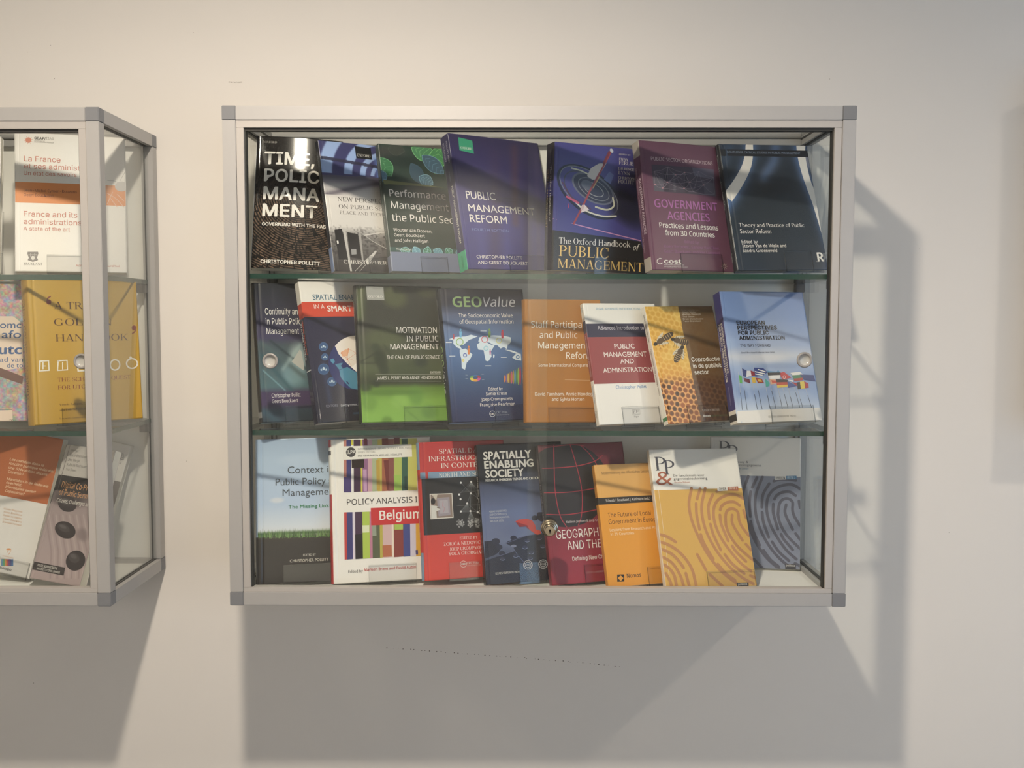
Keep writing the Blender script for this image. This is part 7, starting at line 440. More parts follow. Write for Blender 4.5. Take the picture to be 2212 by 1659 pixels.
"golden":[["T","A TRULY","A TRULY",39.5,48,88.9,11.54,"S",[92,58,38],0,0,1],["T","GOLDEN","GOLDEN",38.6,75.7,96,11.54,"S",[92,58,38],0,0,1],["T","HANDBOOK","HANDBOOK",40,102.1,122.7,11.54,"S",[92,58,38],0,0,1],["E",[140,58,48],32.1,36.7,3.9,0,-0.2,4.1,0],["L",[140,58,48],2.23,1,[29.6,35.6,30.9,30.4,35,27.4]],["E",[140,58,48],173.7,80.3,4.4,0,-0.2,4.3,0],["L",[140,58,48],2.23,1,[176.4,81.5,175,87,170.4,90.1]],["L",[244,238,222],2.55,0,[13.2,134.4,26.8,134.1,26.7,150,11.7,150.6,13.2,134.4]],["L",[244,238,222],1.91,0,[17.8,137,17.3,147.1]],["L",[244,238,222],1.59,0,[17.5,142.5,21.9,142.6]],["L",[244,238,222],2.55,0,[42,134.5,56.5,134.2,56.4,150.1,40.4,150.7,42,134.5]],["L",[244,238,222],1.59,0,[49.1,137,48.5,149.1]],["L",[244,238,222],2.86,0,[73.1,132,73.9,152.8,88.8,152.4]],["E",[244,238,222],104.4,142.4,9.1,0.3,-0.4,8.8,2.55],["E",[244,238,222],136.9,144.4,8.2,0.3,-0.5,8.9,2.55],["E",[244,238,222],166.9,142.8,9.6,0.3,-0.4,8.6,2.55],["E",[244,238,222],165,132.2,2.4,0.1,-0.1,2,0],["T","THE SCHOLARLY QUEST","THE SCHOLARLY QUEST",39.3,169.6,123.8,6.7,"S",[140,58,48],0,0,1],["T","FOR UTOPIA","FOR UTOPIA",39.6,182.6,62.7,6.7,"S",[140,58,48],0,0,1],["T","Veerle Achten, Geert Bouckaert","Veerle Achten, Geert Bouckaert",40.4,209.5,83.5,3.35,"S",[92,58,38],0,0,1],["T","and Erik Schokkaert","and Erik Schokkaert",40.5,218.5,48.7,3.35,"S",[92,58,38],0,0,1],["T","Leuven University Press","Leuven University Press",39.8,232.4,60,2.98,"S",[92,58,38],0,0,1]],
"digital":[["P",[188,182,178],[0,-18.2,108,-18.2,108,53.9,0,53.9]],["P",[50,46,48],[0,53.9,108,53.9,108,81,0,81]],["E",[56,50,54],37,100.8,21.2,3.2,-1.4,13.2,0],["E",[74,68,72],32.7,97.8,12.8,1.9,-0.6,6,0],["E",[92,86,90],31,96,7.5,1.1,-0.3,2.7,0],["E",[56,50,54],47.8,144.8,23.2,4.8,-3,13.1,0],["E",[74,68,72],43.2,141.8,14,2.9,-1.4,5.9,0],["E",[92,86,90],41.4,140,8.2,1.7,-0.6,2.6,0],["E",[56,50,54],86.4,191.4,19.2,5.1,-5.8,16,0],["E",[74,68,72],82.1,187.6,11.6,3.1,-2.6,7.2,0],["E",[92,86,90],80.3,185.2,6.8,1.8,-1.2,3.2,0],["T","Edited by","Edited by",12.9,10.9,15.6,3.76,"I",[130,126,124],0,0,1],["T","Taco Brandsen","Taco Brandsen",13.6,19.7,40.1,4.58,"I",[130,126,124],0,0.15,1],["T","Ines Mergel","Ines Mergel",13.3,28.2,26.1,4.57,"I",[130,126,124],0,0,1],["T","A. Paula Rodriguez","A. Paula Rodriguez",12.7,36.5,44.7,4.56,"I",[130,126,124],0,0,1],["T","Trui Steen","Trui Steen",13.1,45.3,24.1,4.55,"I",[130,126,124],0,0,1],["T","Digital Co-Production","Digital Co-P",14.1,74.6,53.7,10.25,"N",[216,154,96],0,0,1],["T","of Public Services","of Public Serv",12.9,87.8,60.7,9.39,"N",[216,154,96],0,0,1],["T","Citizens, Challenges and","Citizens, Challenges a",12.8,100.4,66.5,6.51,"N",[238,234,226],0,0,1],["P",[62,56,58],[-2.1,204.8,69.2,205.7,70.4,218.9,-1.7,218.3]],["T","POLICY, ADMINISTRATIVE","POLICY, ADMINISTRATIVE",10.1,211.4,43.5,3.92,"N",[238,234,226],0,0,1],["T","AND INSTITUTIONAL CHANGE","AND INSTITUTIONAL CHANGE",9.7,216.9,51.4,3.53,"N",[238,234,226],0,0,1]],
"mandat":[["P",[190,100,54],[0,-26.1,161.6,-26.1,161.6,115.6,0,115.6]],["T","Les mandats dans la","Les mandats dans la",67.5,53,69,4.49,"I",[240,206,170],0.012,0.2,1],["T","fonction publique fédérale:","fonction publique fédérale:",68.4,60.1,89.7,4.48,"I",[240,206,170],0.012,0.2,1],["T","une (r)évolution depuis","une (r)évolution depuis",69.4,67.5,78.1,4.48,"I",[240,206,170],0.012,0.2,1],["T","Copernic?","Copernic?",70.4,74.7,31.9,4.47,"I",[240,206,170],0.012,0.2,1],["T","Mandaten in de federale","Mandaten in de federale",71.7,87.1,83.2,4.46,"I",[240,206,170],0.012,0.2,1],["T","overheid:","overheid:",72.5,93.7,31.4,4.45,"I",[240,206,170],0.012,0.2,1],["T","(r)evoluties sedert","(r)evoluties sedert",73.4,100.7,60.6,4.44,"I",[240,206,170],0.012,0.2,1],["T","Copernicus?","Copernicus?",74.4,108,39.3,4.44,"I",[240,206,170],0.012,0.2,1],["T","Guido Pelgrims","Guido Pelgrims",80.9,137.9,37.2,3,"I",[222,170,130],0,0.15,1],["T","Anne Drumaux","Anne Drumaux",81.9,143.5,37.4,3,"I",[222,170,130],0,0.15,1],["T","Pascale Van Goethem","Pascale Van Goethem",82.9,149.2,37.6,3,"I",[222,170,130],0,0.15,1],["T","Jean Beckers","Jean Beckers",83.9,154.9,37.7,2.99,"I",[222,170,130],0,0.15,1],["T","Koenraad Verhoest","Koenraad Verhoest",84.9,160.5,37.9,2.99,"I",[222,170,130],0,0.15,1],["P",[90,150,190],[100.5,221.9,104,221.2,107.4,232.5,103.9,233.1]],["P",[80,170,120],[103.8,221.3,107.3,220.6,110.6,231.9,107.2,232.5]],["P",[226,160,70],[107.1,220.7,110.5,220,113.9,231.3,110.4,231.9]],["P",[206,80,80],[110.3,220,113.8,219.4,117.1,230.7,113.7,231.3]],["P",[130,70,130],[113.6,219.4,117.1,218.8,120.4,230.1,116.9,230.7]],["P",[70,80,150],[116.8,218.8,120.3,218.2,123.6,229.5,120.2,230.1]],["P",[60,120,180],[120.1,218.2,123.6,217.6,126.9,228.9,123.4,229.5]],["T","belspo","belspo",102.6,237.9,22.6,4.7,"I",[70,70,80],0.01,0,1],["L",[226,150,90],0.65,0,[106.5,204.9,111.5,209.9,112.7,211.7]],["L",[226,150,90],0.65,0,[115.2,203.3,113.6,209.5,112.7,211.7]],["E",[226,150,90],110,202.8,4.8,-0.9,0.4,1.5,0],["T","ACADEMIA PRESS","ACADEMIA PRESS",101.3,216.7,22.3,1.97,"I",[226,180,150],0,0,1]],
"lead":[["P",[66,140,206],[0,102.2,170,102.2,170,135.2,0,135.2]],["T","Leaders","Leaders",146.1,81,46,7.93,"I",[70,100,150],0,0,1],["T","Geert Bouckaert","Geert Bouckaert",155.7,117.9,35.3,4.34,"I",[40,84,136],0,0,1],["L",[80,110,170],0.48,0,[145.3,221.2,194.9,220.2]],["T","Palgrave","Palgrave",175.3,220.1,20.4,3.13,"G",[90,120,180],0,0.2,1],["T","PSYCHOLOGY PRESS","PSYCHOLOGY PRESS",161.4,233.4,35.1,3.12,"I",[120,180,210],0,0,1]],
"collage":[["P",[232,212,196],[71.1,57.5,164.5,57.4,173.9,65.3,180.6,75.2,182.9,147.8,156.9,151.6,74.6,141.3]],["T","omc","omc",143.6,78.4,34.3,12.22,"G",[72,104,160],0.01,0,1],["T","afo","afo",146.9,95.8,31.6,13.37,"G",[72,104,160],0.01,0,1],["T","utc","utc",143,123.6,37.8,16.44,"G",[72,104,160],0.03,0,1],["T","ad van","ad van",145.7,137.4,36.9,8.2,"G",[72,104,160],0,0,1],["T","de to","de to",157.2,147.6,25.8,8.19,"G",[72,104,160],0,0,1],["P",[120,90,84],[74.6,141.3,146,147.6,184.3,163.5,183,177.1,146.6,163.1,75.2,156.7]],["P",[236,214,196],[77.9,223.9,168.3,221.4,170.6,247.4,78.9,246.8]],["T","to","to",164.5,240.4,6.2,4.23,"G",[90,84,84],0,0,1],["L",[60,130,130],0.64,0,[95.4,220.4,168.3,221]]],
"leaf":[["P",[116,110,112],[0,67.7,155,67.7,155,224,0,224]],["L",[110,104,100],0.65,0,[132.3,21.3,145.6,17.2,148.9,27.1,135.6,31.2,132.3,21.3]],["T","EE","EE",136.3,27.7,10.6,6.65,"S",[80,76,74],0,0,1],["T","Elgar","Elgar",136.6,36.3,10.2,4.15,"S",[100,96,94],0,0,1]]}
SPINE={
"time":[],
"newp":[["B",0,1,[40,42,52]],["B",0.82,1,[120,140,185]],["T","NEW PERSPECTIVES ON PUBLIC SERVICES",0.06,0.72,0.5,4.5,"G",[120,120,125],0]],
"perf":[["B",0,1,[40,56,50]],["B",0.88,1,[110,120,148]],["T","PERFORMANCE MANAGEMENT IN THE PUBLIC SECTOR",0.1,0.75,0.5,4.5,"N",[150,160,150],0]],
"pmr":[["B",0,1,[48,44,92]],["B",0.86,1,[56,172,124]],["T","POLLITT AND",0.05,0.21,0.3,4.2,"G",[190,185,200],0],["T","BOUCKAERT",0.05,0.19,0.7,4.2,"G",[190,185,200],0],["T","PUBLIC MANAGEMENT REFORM",0.38,0.8,0.4,5.5,"G",[230,225,215],0],["T","FOURTH EDITION",0.27,0.34,0.5,3,"G",[120,116,160],0],["T","OXFORD",0.89,0.98,0.5,5,"S",[40,110,80],0]],
"hand":[["B",0,1,[30,29,34]],["B",0.3,0.42,[48,48,104]],["T","The Oxford Handbook of",0.18,0.62,0.35,6,"S",[230,225,215],0],["T","PUBLIC MANAGEMENT",0.2,0.66,0.75,5.5,"S",[200,165,90],0],["T","EWAN FERLIE",0.05,0.16,0.5,4,"S",[150,150,150],0]],
"gov":[["B",0,1,[96,54,78]],["B",0,0.12,[170,162,152]],["B",0.9,1,[176,166,156]],["T","GOVERNMENT AGENCIES",0.29,0.72,0.35,6.5,"N",[225,205,215],0.01],["T","Edited by Koen Verhoest, Sandra Van Thiel, Geert Bouckaert and Per Laegreid",0.2,0.85,0.72,3.2,"N",[190,160,176],0]],
"theory":[["B",0,1,[26,28,34]],["T","Theory and Practice of Public Sector Reform",0.08,0.52,0.5,5,"G",[180,180,180],0],["T","Routledge",0.86,0.93,0.5,4,"G",[200,200,200],0]],
"cont":[["B",0,1,[36,36,40]],["T","Continuity and Change in Public Policy and Management",0.2,0.68,0.5,5,"I",[150,140,130],0],["T","Christopher Pollitt",0.72,0.86,0.5,4,"I",[150,140,130],0],["B",0.925,0.965,[140,140,140]]],
"smart":[["B",0,1,[38,38,62]],["B",0,0.155,[236,230,222]],["B",0.155,0.26,[222,66,42]],["T","SPATIAL ENABLEMENT",0.28,0.52,0.35,4.5,"G",[220,90,60],0.01],["T","IN A SMART WORLD",0.29,0.55,0.72,4.5,"G",[220,220,220],0.01],["B",0.625,0.632,[220,220,220]]],
"motiv":[["B",0,1,[38,40,34]],["B",0.76,1,[40,52,30]],["T","MOTIVATION IN PUBLIC MANAGEMENT",0.1,0.72,0.5,5,"N",[190,190,180],0]],
"geo":[["B",0,1,[34,40,50]],["T","GEO",0.43,0.58,0.5,8.5,"N",[150,180,110],0.02],["T","Value",0.585,0.78,0.5,8.5,"N",[225,225,225],0],["T","Kruse Crompvoets Pearlman",0.08,0.34,0.5,3.4,"N",[150,150,155],0]],
"staff":[["B",0,1,[170,108,44]],["T","Staff Participation and Public Management Reform",0.16,0.68,0.5,6,"N",[236,226,210],0]],
"elgar":[["B",0,1,[234,230,222]],["B",0.145,0.245,[44,44,72]],["B",0.245,0.64,[150,60,64]],["T","EAE",0.03,0.07,0.5,4,"G",[90,160,196],0],["T","PUBLIC MANAGEMENT AND ADMINISTRATION",0.27,0.6,0.5,3.6,"G",[226,190,190],0],["T","Christopher Pollitt",0.68,0.82,0.5,3.2,"G",[90,140,190],0],["T","Elgar",0.88,0.94,0.5,4,"S",[60,60,60],0]],
"coprod":[["B",0,1,[232,226,214]],["T","Coproductie in de publieke sector",0.36,0.76,0.5,4.6,"I",[120,100,80],0],["T","Albert Meijer, Marlies Honingh, Trui Steen",0.06,0.3,0.5,3.4,"I",[80,70,60],0],["B",0.94,0.97,[60,130,70]]],
"euro":[["B",0,1,[58,54,122]],["B",0.9,1,[226,220,210]],["T","EUROPEAN PERSPECTIVES",0.24,0.62,0.3,5,"I",[238,234,226],0.02],["T","FOR PUBLIC ADMINISTRATION",0.24,0.68,0.62,5,"I",[238,234,226],0.02],["T","THE WAY FORWARD",0.24,0.44,0.88,3.4,"I",[180,176,220],0],["T","Geert Bouckaert & Werner Jann",0.72,0.86,0.5,3.2,"I",[170,166,210],0],["B",0.93,0.98,[50,48,50]]],
"context":[["B",0,1,[150,176,208]],["B",0.68,1,[44,40,40]],["T","Context in Public Policy and Management",0.12,0.5,0.5,6,"G",[80,92,110],0]],
"policy":[["B",0,1,[236,232,224]],["B",0,0.055,[200,44,48]],["B",0.385,1,[196,52,54]],["T","POLICY ANALYSIS IN BELGIUM",0.42,0.8,0.5,5,"N",[240,230,225],0],["B",0.08,0.11,[70,66,68]]],
"sdi":[["B",0,1,[206,50,46]],["B",0,0.2,[120,146,176]],["B",0.8,1,[120,146,176]],["T","SPATIAL DATA INFRASTRUCTURES IN CONTEXT",0.24,0.76,0.5,5,"S",[230,225,215],0]],
"spatial":[["B",0,1,[24,24,28]],["T","SPATIALLY ENABLING SOCIETY",0.08,0.5,0.5,6,"G",[200,196,190],0.03]],
"geogr":[["B",0,1,[40,30,34]],["B",0.6,1,[130,34,48]],["T","GEOGRAPHIC DATA AND THE LAW",0.1,0.55,0.5,5,"I",[180,160,160],0]],
"future":[["B",0,1,[228,150,50]],["B",0.27,0.33,[44,36,30]]],
"pp":[["B",0,1,[236,228,216]]],
"ppg":[["B",0,1,[200,200,200]]],
"france":[["B",0,1,[226,222,216]]],
"golden":[["B",0,1,[196,150,56]],["T","A TRULY GOLDEN HANDBOOK",0.08,0.83,0.5,11,"S",[92,58,38],0],["T","9",0.86,0.9,0.5,7,"I",[140,58,48],0]],
"digital":[["B",0,1,[150,140,140]],["B",0.27,0.45,[50,46,48]]],
"mandat":[["B",0,1,[216,210,204]]],
"lead":[["B",0,1,[226,224,220]]],
"collage":[["B",0,1,[200,190,190]]],
"leaf":[["B",0,1,[230,230,232]]]}
GRID={
"time":[["grad",[[0,[28,25,25]],[1,[26,23,22]]]],["spec","rings",84,105.5]],
"newp":[["grad",[[0,[62,62,100]],[0.28,[84,80,100]],[0.34,[170,165,168]],[0.45,[226,220,214]],[0.66,[216,211,206]],[0.74,[120,116,114]],[1,[52,48,48]]]],["spec","tunnel"]],
"perf":[["grad",[[0,[44,62,54]],[1,[48,62,54]]]],["blob",[18.9,14.2],28.9,10.8,[64,64,62],0.8,0],["blob",[38.4,29.5],36.1,10.8,[34,48,44],0.8,0]],
"pmr":[["grad",[[0,[52,44,88]],[0.3,[54,48,104]],[0.7,[58,56,132]],[1,[56,52,122]]]],["glow",[90.6,29.9,53.4,237.7],12.1,[66,50,90],0.5],["glow",[134.9,15.2,111.7,153.8],7.8,[92,58,78],0.55],["glow",[96,133.9,81.9,237],6.9,[64,66,150],0.5],["glow",[158.4,23.7,123.3,236.1],8.7,[48,40,88],0.6],["glow",[34.9,157.7,32.4,238.2],8.7,[70,70,150],0.4],["glow",[181.7,21.5,148.1,235.5],5.2,[88,72,116],0.4]],
"hand":[["grad",[[0,[64,62,140]],[0.45,[58,56,128]],[0.72,[66,64,142]],[1,[60,58,132]]]],["blob",[133.6,97.3],46.9,25.3,[24,24,44],0.9,35],["blob",[165,46.2],27.1,36.1,[34,34,70],0.6,0]],
"gov":[["grad",[[0,[98,56,80]],[1,[112,64,88]]]]],
"theory":[["grad",[[0,[44,56,74]],[0.25,[34,42,54]],[0.6,[40,50,62]],[1,[44,54,70]]]],["glow",[107.8,-4.1,97.7,31.1,73.4,61.8],10.4,[84,108,150],0.8],["glow",[7.9,32.6,18.5,4.3],10.4,[60,84,120],0.5],["glow",[58,-3.1,53.9,23.2,37.6,60.1,10.9,96.6,-4.7,117.8],13,[86,120,176],0.9],["glow",[151.6,-5.1,148.5,25.8,154.1,69.4,166.8,121,175.7,180.5],12.1,[86,120,176],0.9],["glow",[179.8,157.2,164.5,230.6],8.7,[92,106,150],0.5],["glow",[160.2,21.2,163.8,38.7],5.2,[140,140,160],0.8],["blob",[95.7,83],28.9,10.8,[28,34,46],0.8,0]],
"cont":[["grad",[[0,[34,36,44]],[0.25,[48,46,70]],[0.4,[58,52,88]],[0.45,[60,76,84]],[0.75,[70,104,112]],[0.8,[58,44,78]],[0.88,[58,44,78]],[0.92,[40,60,76]],[1,[36,50,62]]]],["blob",[67.6,132.3],15.1,25.1,[150,170,172],0.9,0],["blob",[58.4,159.7],20.1,20.1,[120,160,170],0.7,0],["glow",[5.9,103.8,76.5,163.9],4.8,[70,92,96],0.8],["glow",[6.3,125.7,52.9,187.1],4,[44,84,94],0.8],["glow",[22.3,100.3,81.1,151],2.2,[34,52,58],0.9],["glow",[40.8,150.1,72.9,108.2],3.5,[150,176,176],0.6],["glow",[31.6,11.4,31.7,37.5],3.2,[60,60,70],0.6],["glow",[6.5,151.2,42,186.8],1.3,[120,170,180],0.7],["glow",[3.8,221.6,34.4,246.3],6.4,[50,90,110],0.5]],
"smart":[["grad",[[0,[40,40,70]],[0.6,[38,38,64]],[1,[34,34,48]]]],["glow",[24,144.5,25.8,208.7],4.8,[60,74,120],0.4]],
"motiv":[["grad",[[0,[46,48,42]],[0.3,[52,54,46]],[0.62,[76,86,56]],[0.72,[48,56,34]],[0.755,[92,130,44]],[0.85,[122,170,62]],[1,[130,184,72]]]],["glow",[8.4,7.9,4.3,54.8],8,[98,112,60],0.7],["blob",[66.8,20.2],21.7,18.4,[92,100,56],0.6,20],["blob",[125.8,11.5],16.7,8.4,[74,80,54],0.6,0],["blob",[44.4,91.8],33.4,16.7,[92,104,62],0.5,0],["blob",[87.4,147.7],36.8,13.4,[54,66,40],0.6,0],["glow",[2.2,134.2,34,116],1.3,[40,46,34],0.9],["glow",[2.1,136.1,31.1,136.2],1.6,[46,54,38],0.8],["blob",[36.8,130.7],10,18.4,[40,50,32],0.9,-15],["blob",[28.9,108.5],7.5,6.7,[50,62,42],0.9,0],["blob",[41.3,149.2],8.4,8.4,[44,54,36],0.9,0],["glow",[43.7,104.8,60.6,130.9],1.9,[48,60,38],0.7],["blob",[106.8,134.8],11.7,8.4,[44,54,40],0.8,0],["blob",[9.1,178.1],10,7.5,[50,66,36],0.9,0],["blob",[27.4,171],6.7,6.7,[40,50,32],0.9,0],["blob",[13.2,203.5],13.4,15.1,[104,150,56],0.8,0],["blob",[42.1,236.7],9.2,8.4,[96,140,46],0.9,0],["blob",[93.9,194],11.7,16.7,[90,140,50],0.6,0],["blob",[116.4,222],13.4,11.7,[100,150,54],0.6,0],["glow",[48,193.2,100.4,240],2.2,[104,152,56],0.5],["blob",[65.8,202.7],15.1,11.7,[142,192,84],0.5,0],["blob",[48.3,187.8],50.2,5,[70,110,36],0.5,0]],
"geo":[["grad",[[0,[44,44,54]],[0.12,[48,50,66]],[0.2,[84,96,130]],[0.35,[92,118,164]],[0.5,[76,110,164]],[0.7,[58,84,128]],[0.9,[44,54,96]],[1,[40,46,84]]]]],
"staff":[["grad",[[0,[178,116,52]],[0.5,[176,112,42]],[1,[186,114,38]]]],["blob",[28.5,101.7],33.4,10,[200,140,70],0.25,0],["blob",[54.1,192],50.2,10,[170,110,70],0.3,0]],
"elgar":[["grad",[[0,[236,232,226]],[1,[238,234,228]]]]],
"coprod":[["grad",[[0,[226,170,60]],[0.5,[236,168,50]],[0.75,[214,130,40]],[1,[180,90,36]]]],["spec","honey",[67.3,-1.4],[65.4,210]]],
"euro":[["grad",[[0,[110,138,196]],[0.2,[118,146,202]],[0.42,[150,170,210]],[0.5,[196,202,216]],[0.58,[150,172,212]],[0.66,[126,152,202]],[0.8,[140,164,208]],[0.92,[196,208,226]],[1,[190,204,224]]]],["blob",[62.6,118.4],43.5,6.7,[214,214,222],0.6,0],["blob",[101.7,131.9],41.8,5,[120,146,196],0.6,0],["blob",[45.6,160.4],25.1,10,[176,196,222],0.6,0],["blob",[113.7,183.9],33.4,8.4,[170,190,220],0.5,0],["blob",[5.9,90.2],16.7,10,[150,176,220],0.6,0]],
"context":[["grad",[[0,[160,184,214]],[0.15,[172,196,224]],[0.45,[176,200,230]],[0.6,[210,222,236]],[0.67,[226,228,232]],[0.69,[54,50,48]],[1,[46,42,42]]]],["blob",[32.8,104.8],10.8,4.5,[228,226,228],0.6,0],["blob",[75.6,37.9],36.1,10.8,[186,206,230],0.6,0],["glow",[85.2,184.3,92.3,223],2.1,[66,48,44],0],["spec","grass",164.3]],
"policy":[["grad",[[0,[240,236,228]],[1,[240,236,230]]]],["blob",[41.4,153.1],10.8,19.8,[255,250,255],0,0]],
"sdi":[["grad",[[0,[196,44,46]],[0.25,[206,52,48]],[1,[226,62,50]]]]],
"spatial":[["grad",[[0,[26,25,30]],[0.25,[30,30,36]],[0.3,[62,70,100]],[0.5,[96,110,156]],[0.7,[100,112,150]],[0.8,[70,76,104]],[1,[40,42,56]]]],["blob",[94.2,60.5],27.1,10.8,[84,92,126],0.5,0]],
"geogr":[["grad",[[0,[116,36,48]],[0.5,[136,36,52]],[1,[164,38,56]]]]],
"future":[["grad",[[0,[232,172,92]],[1,[240,160,40]]]]],
"pp":[["grad",[[0,[240,234,226]],[1,[240,234,226]]]]],
"ppg":[["grad",[[0,[234,230,224]],[1,[234,230,224]]]]],
"france":[["grad",[[0,[238,234,228]],[1,[240,236,230]]]]],
"golden":[["grad",[[0,[204,160,58]],[0.5,[208,162,52]],[1,[204,156,46]]]]],
"digital":[["grad",[[0,[150,140,140]],[0.3,[96,86,88]],[0.36,[116,104,106]],[0.45,[156,140,142]],[0.7,[172,154,156]],[1,[178,158,158]]]],["glow",[-2.7,125.5,31,184.1,43.7,226.6],1.6,[150,132,134],0.7],["glow",[4.7,124.6,38.2,183.1,52,225.4],1.2,[196,178,180],0.5],["glow",[12,123.7,45.9,182,58.4,224.5],1.6,[150,132,134],0.7],["glow",[19.4,122.8,53,181,66.7,223.3],1.2,[196,178,180],0.5],["glow",[26.6,121.9,60.7,180,73,222.4],1.6,[150,132,134],0.7],["glow",[33.9,121,67.8,179,81.3,221.2],1.2,[196,178,180],0.5],["glow",[41.2,120.1,75.4,178,87.6,220.2],1.6,[150,132,134],0.7],["glow",[48.4,119.2,82.4,177,95.8,219.1],1.2,[196,178,180],0.5],["glow",[55.6,118.3,90,176,102,218.1],1.6,[150,132,134],0.7],["glow",[62.8,117.4,97,175,110.2,217],1.2,[196,178,180],0.5],["glow",[70,116.5,104.5,174,116.4,216.1],1.6,[150,132,134],0.7],["glow",[77.2,115.6,111.5,173,124.5,214.9],1.2,[196,178,180],0.5],["glow",[84.3,114.7,119,172,130.7,214],1.6,[150,132,134],0.7],["glow",[91.4,113.8,125.9,171,138.8,212.8],1.2,[196,178,180],0.5],["blob",[85.7,147.6],12.6,9,[120,106,110],0.7,30],["blob",[121.9,196.3],14.4,9,[120,106,110],0.7,30],["blob",[36.7,92.9],36.1,12.6,[70,62,66],0.8,0]],
"mandat":[["grad",[[0,[226,222,216]],[1,[224,222,220]]]]],
"lead":[["grad",[[0,[234,232,228]],[1,[238,236,230]]]]],
"collage":[["spec","collage"]],
"leaf":[["grad",[[0,[236,232,226]],[1,[236,232,226]]]]]}
LIP={
"time":[112.2,151.5,26.0],
"newp":[63.3,113.3,26.0],
"perf":[53.4,103.4,26.0],
"pmr":[83.3,160.8,26.0],
"hand":[76.6,137.3,26.0],
"gov":[55.7,138.5,28.8],
"theory":[86.9,136.9,33.2],
"cont":[39.1,89.1,26.2],
"smart":[48.4,98.4,26.0],
"motiv":[71.5,147.4,26.0],
"geo":[77.1,132.8,26.0],
"staff":[37.6,117.2,26.0],
"elgar":[43.2,113.2,28.4],
"coprod":[40.6,120.0,28.2],
"euro":[64.1,147.1,26.0],
"context":[42.2,125.4,30.8],
"policy":[58.8,139.6,28.7],
"sdi":[42.2,106.9,27.8],
"spatial":[58.7,116.5,31.8],
"geogr":[59.6,109.6,30.1],
"future":[71.7,121.7,28.2],
"pp":[73.0,157.4,26.3],
"france":[49.2,107.9,28.8],
"mandat":[85.4,158.9,26.0],
"golden":[43.4,106.3,26.0],
"lead":[154.5,176.0,32.6]}
# ------------------------------------------------------------------ printed covers
def vnoise(x, y, seed=0):
    xi, yi = np.floor(x).astype(int), np.floor(y).astype(int); fx, fy = x-xi, y-yi
    h = lambda a, b: ((np.sin(a*127.1+b*311.7+seed*74.7)*43758.5453) % 1.0)
    fx, fy = fx*fx*(3-2*fx), fy*fy*(3-2*fy)
    return (h(xi, yi)*(1-fx)+h(xi+1, yi)*fx)*(1-fy)+(h(xi, yi+1)*(1-fx)+h(xi+1, yi+1)*fx)*fy
def mixc(C, col, a): return C*(1-a[..., None])+np.asarray(col, float)*a[..., None]
def pairs(f): return [(f[i], f[i+1]) for i in range(0, len(f), 2)]
def seg_dist(X, Y, P):
    d = np.full(X.shape, 1e9)
    for (ax, ay), (bx, by) in zip(P, P[1:]):
        vx, vy = bx-ax, by-ay; t = np.clip(((X-ax)*vx+(Y-ay)*vy)/(vx*vx+vy*vy+1e-9), 0, 1)
        d = np.minimum(d, np.hypot(X-ax-t*vx, Y-ay-t*vy))
    return d
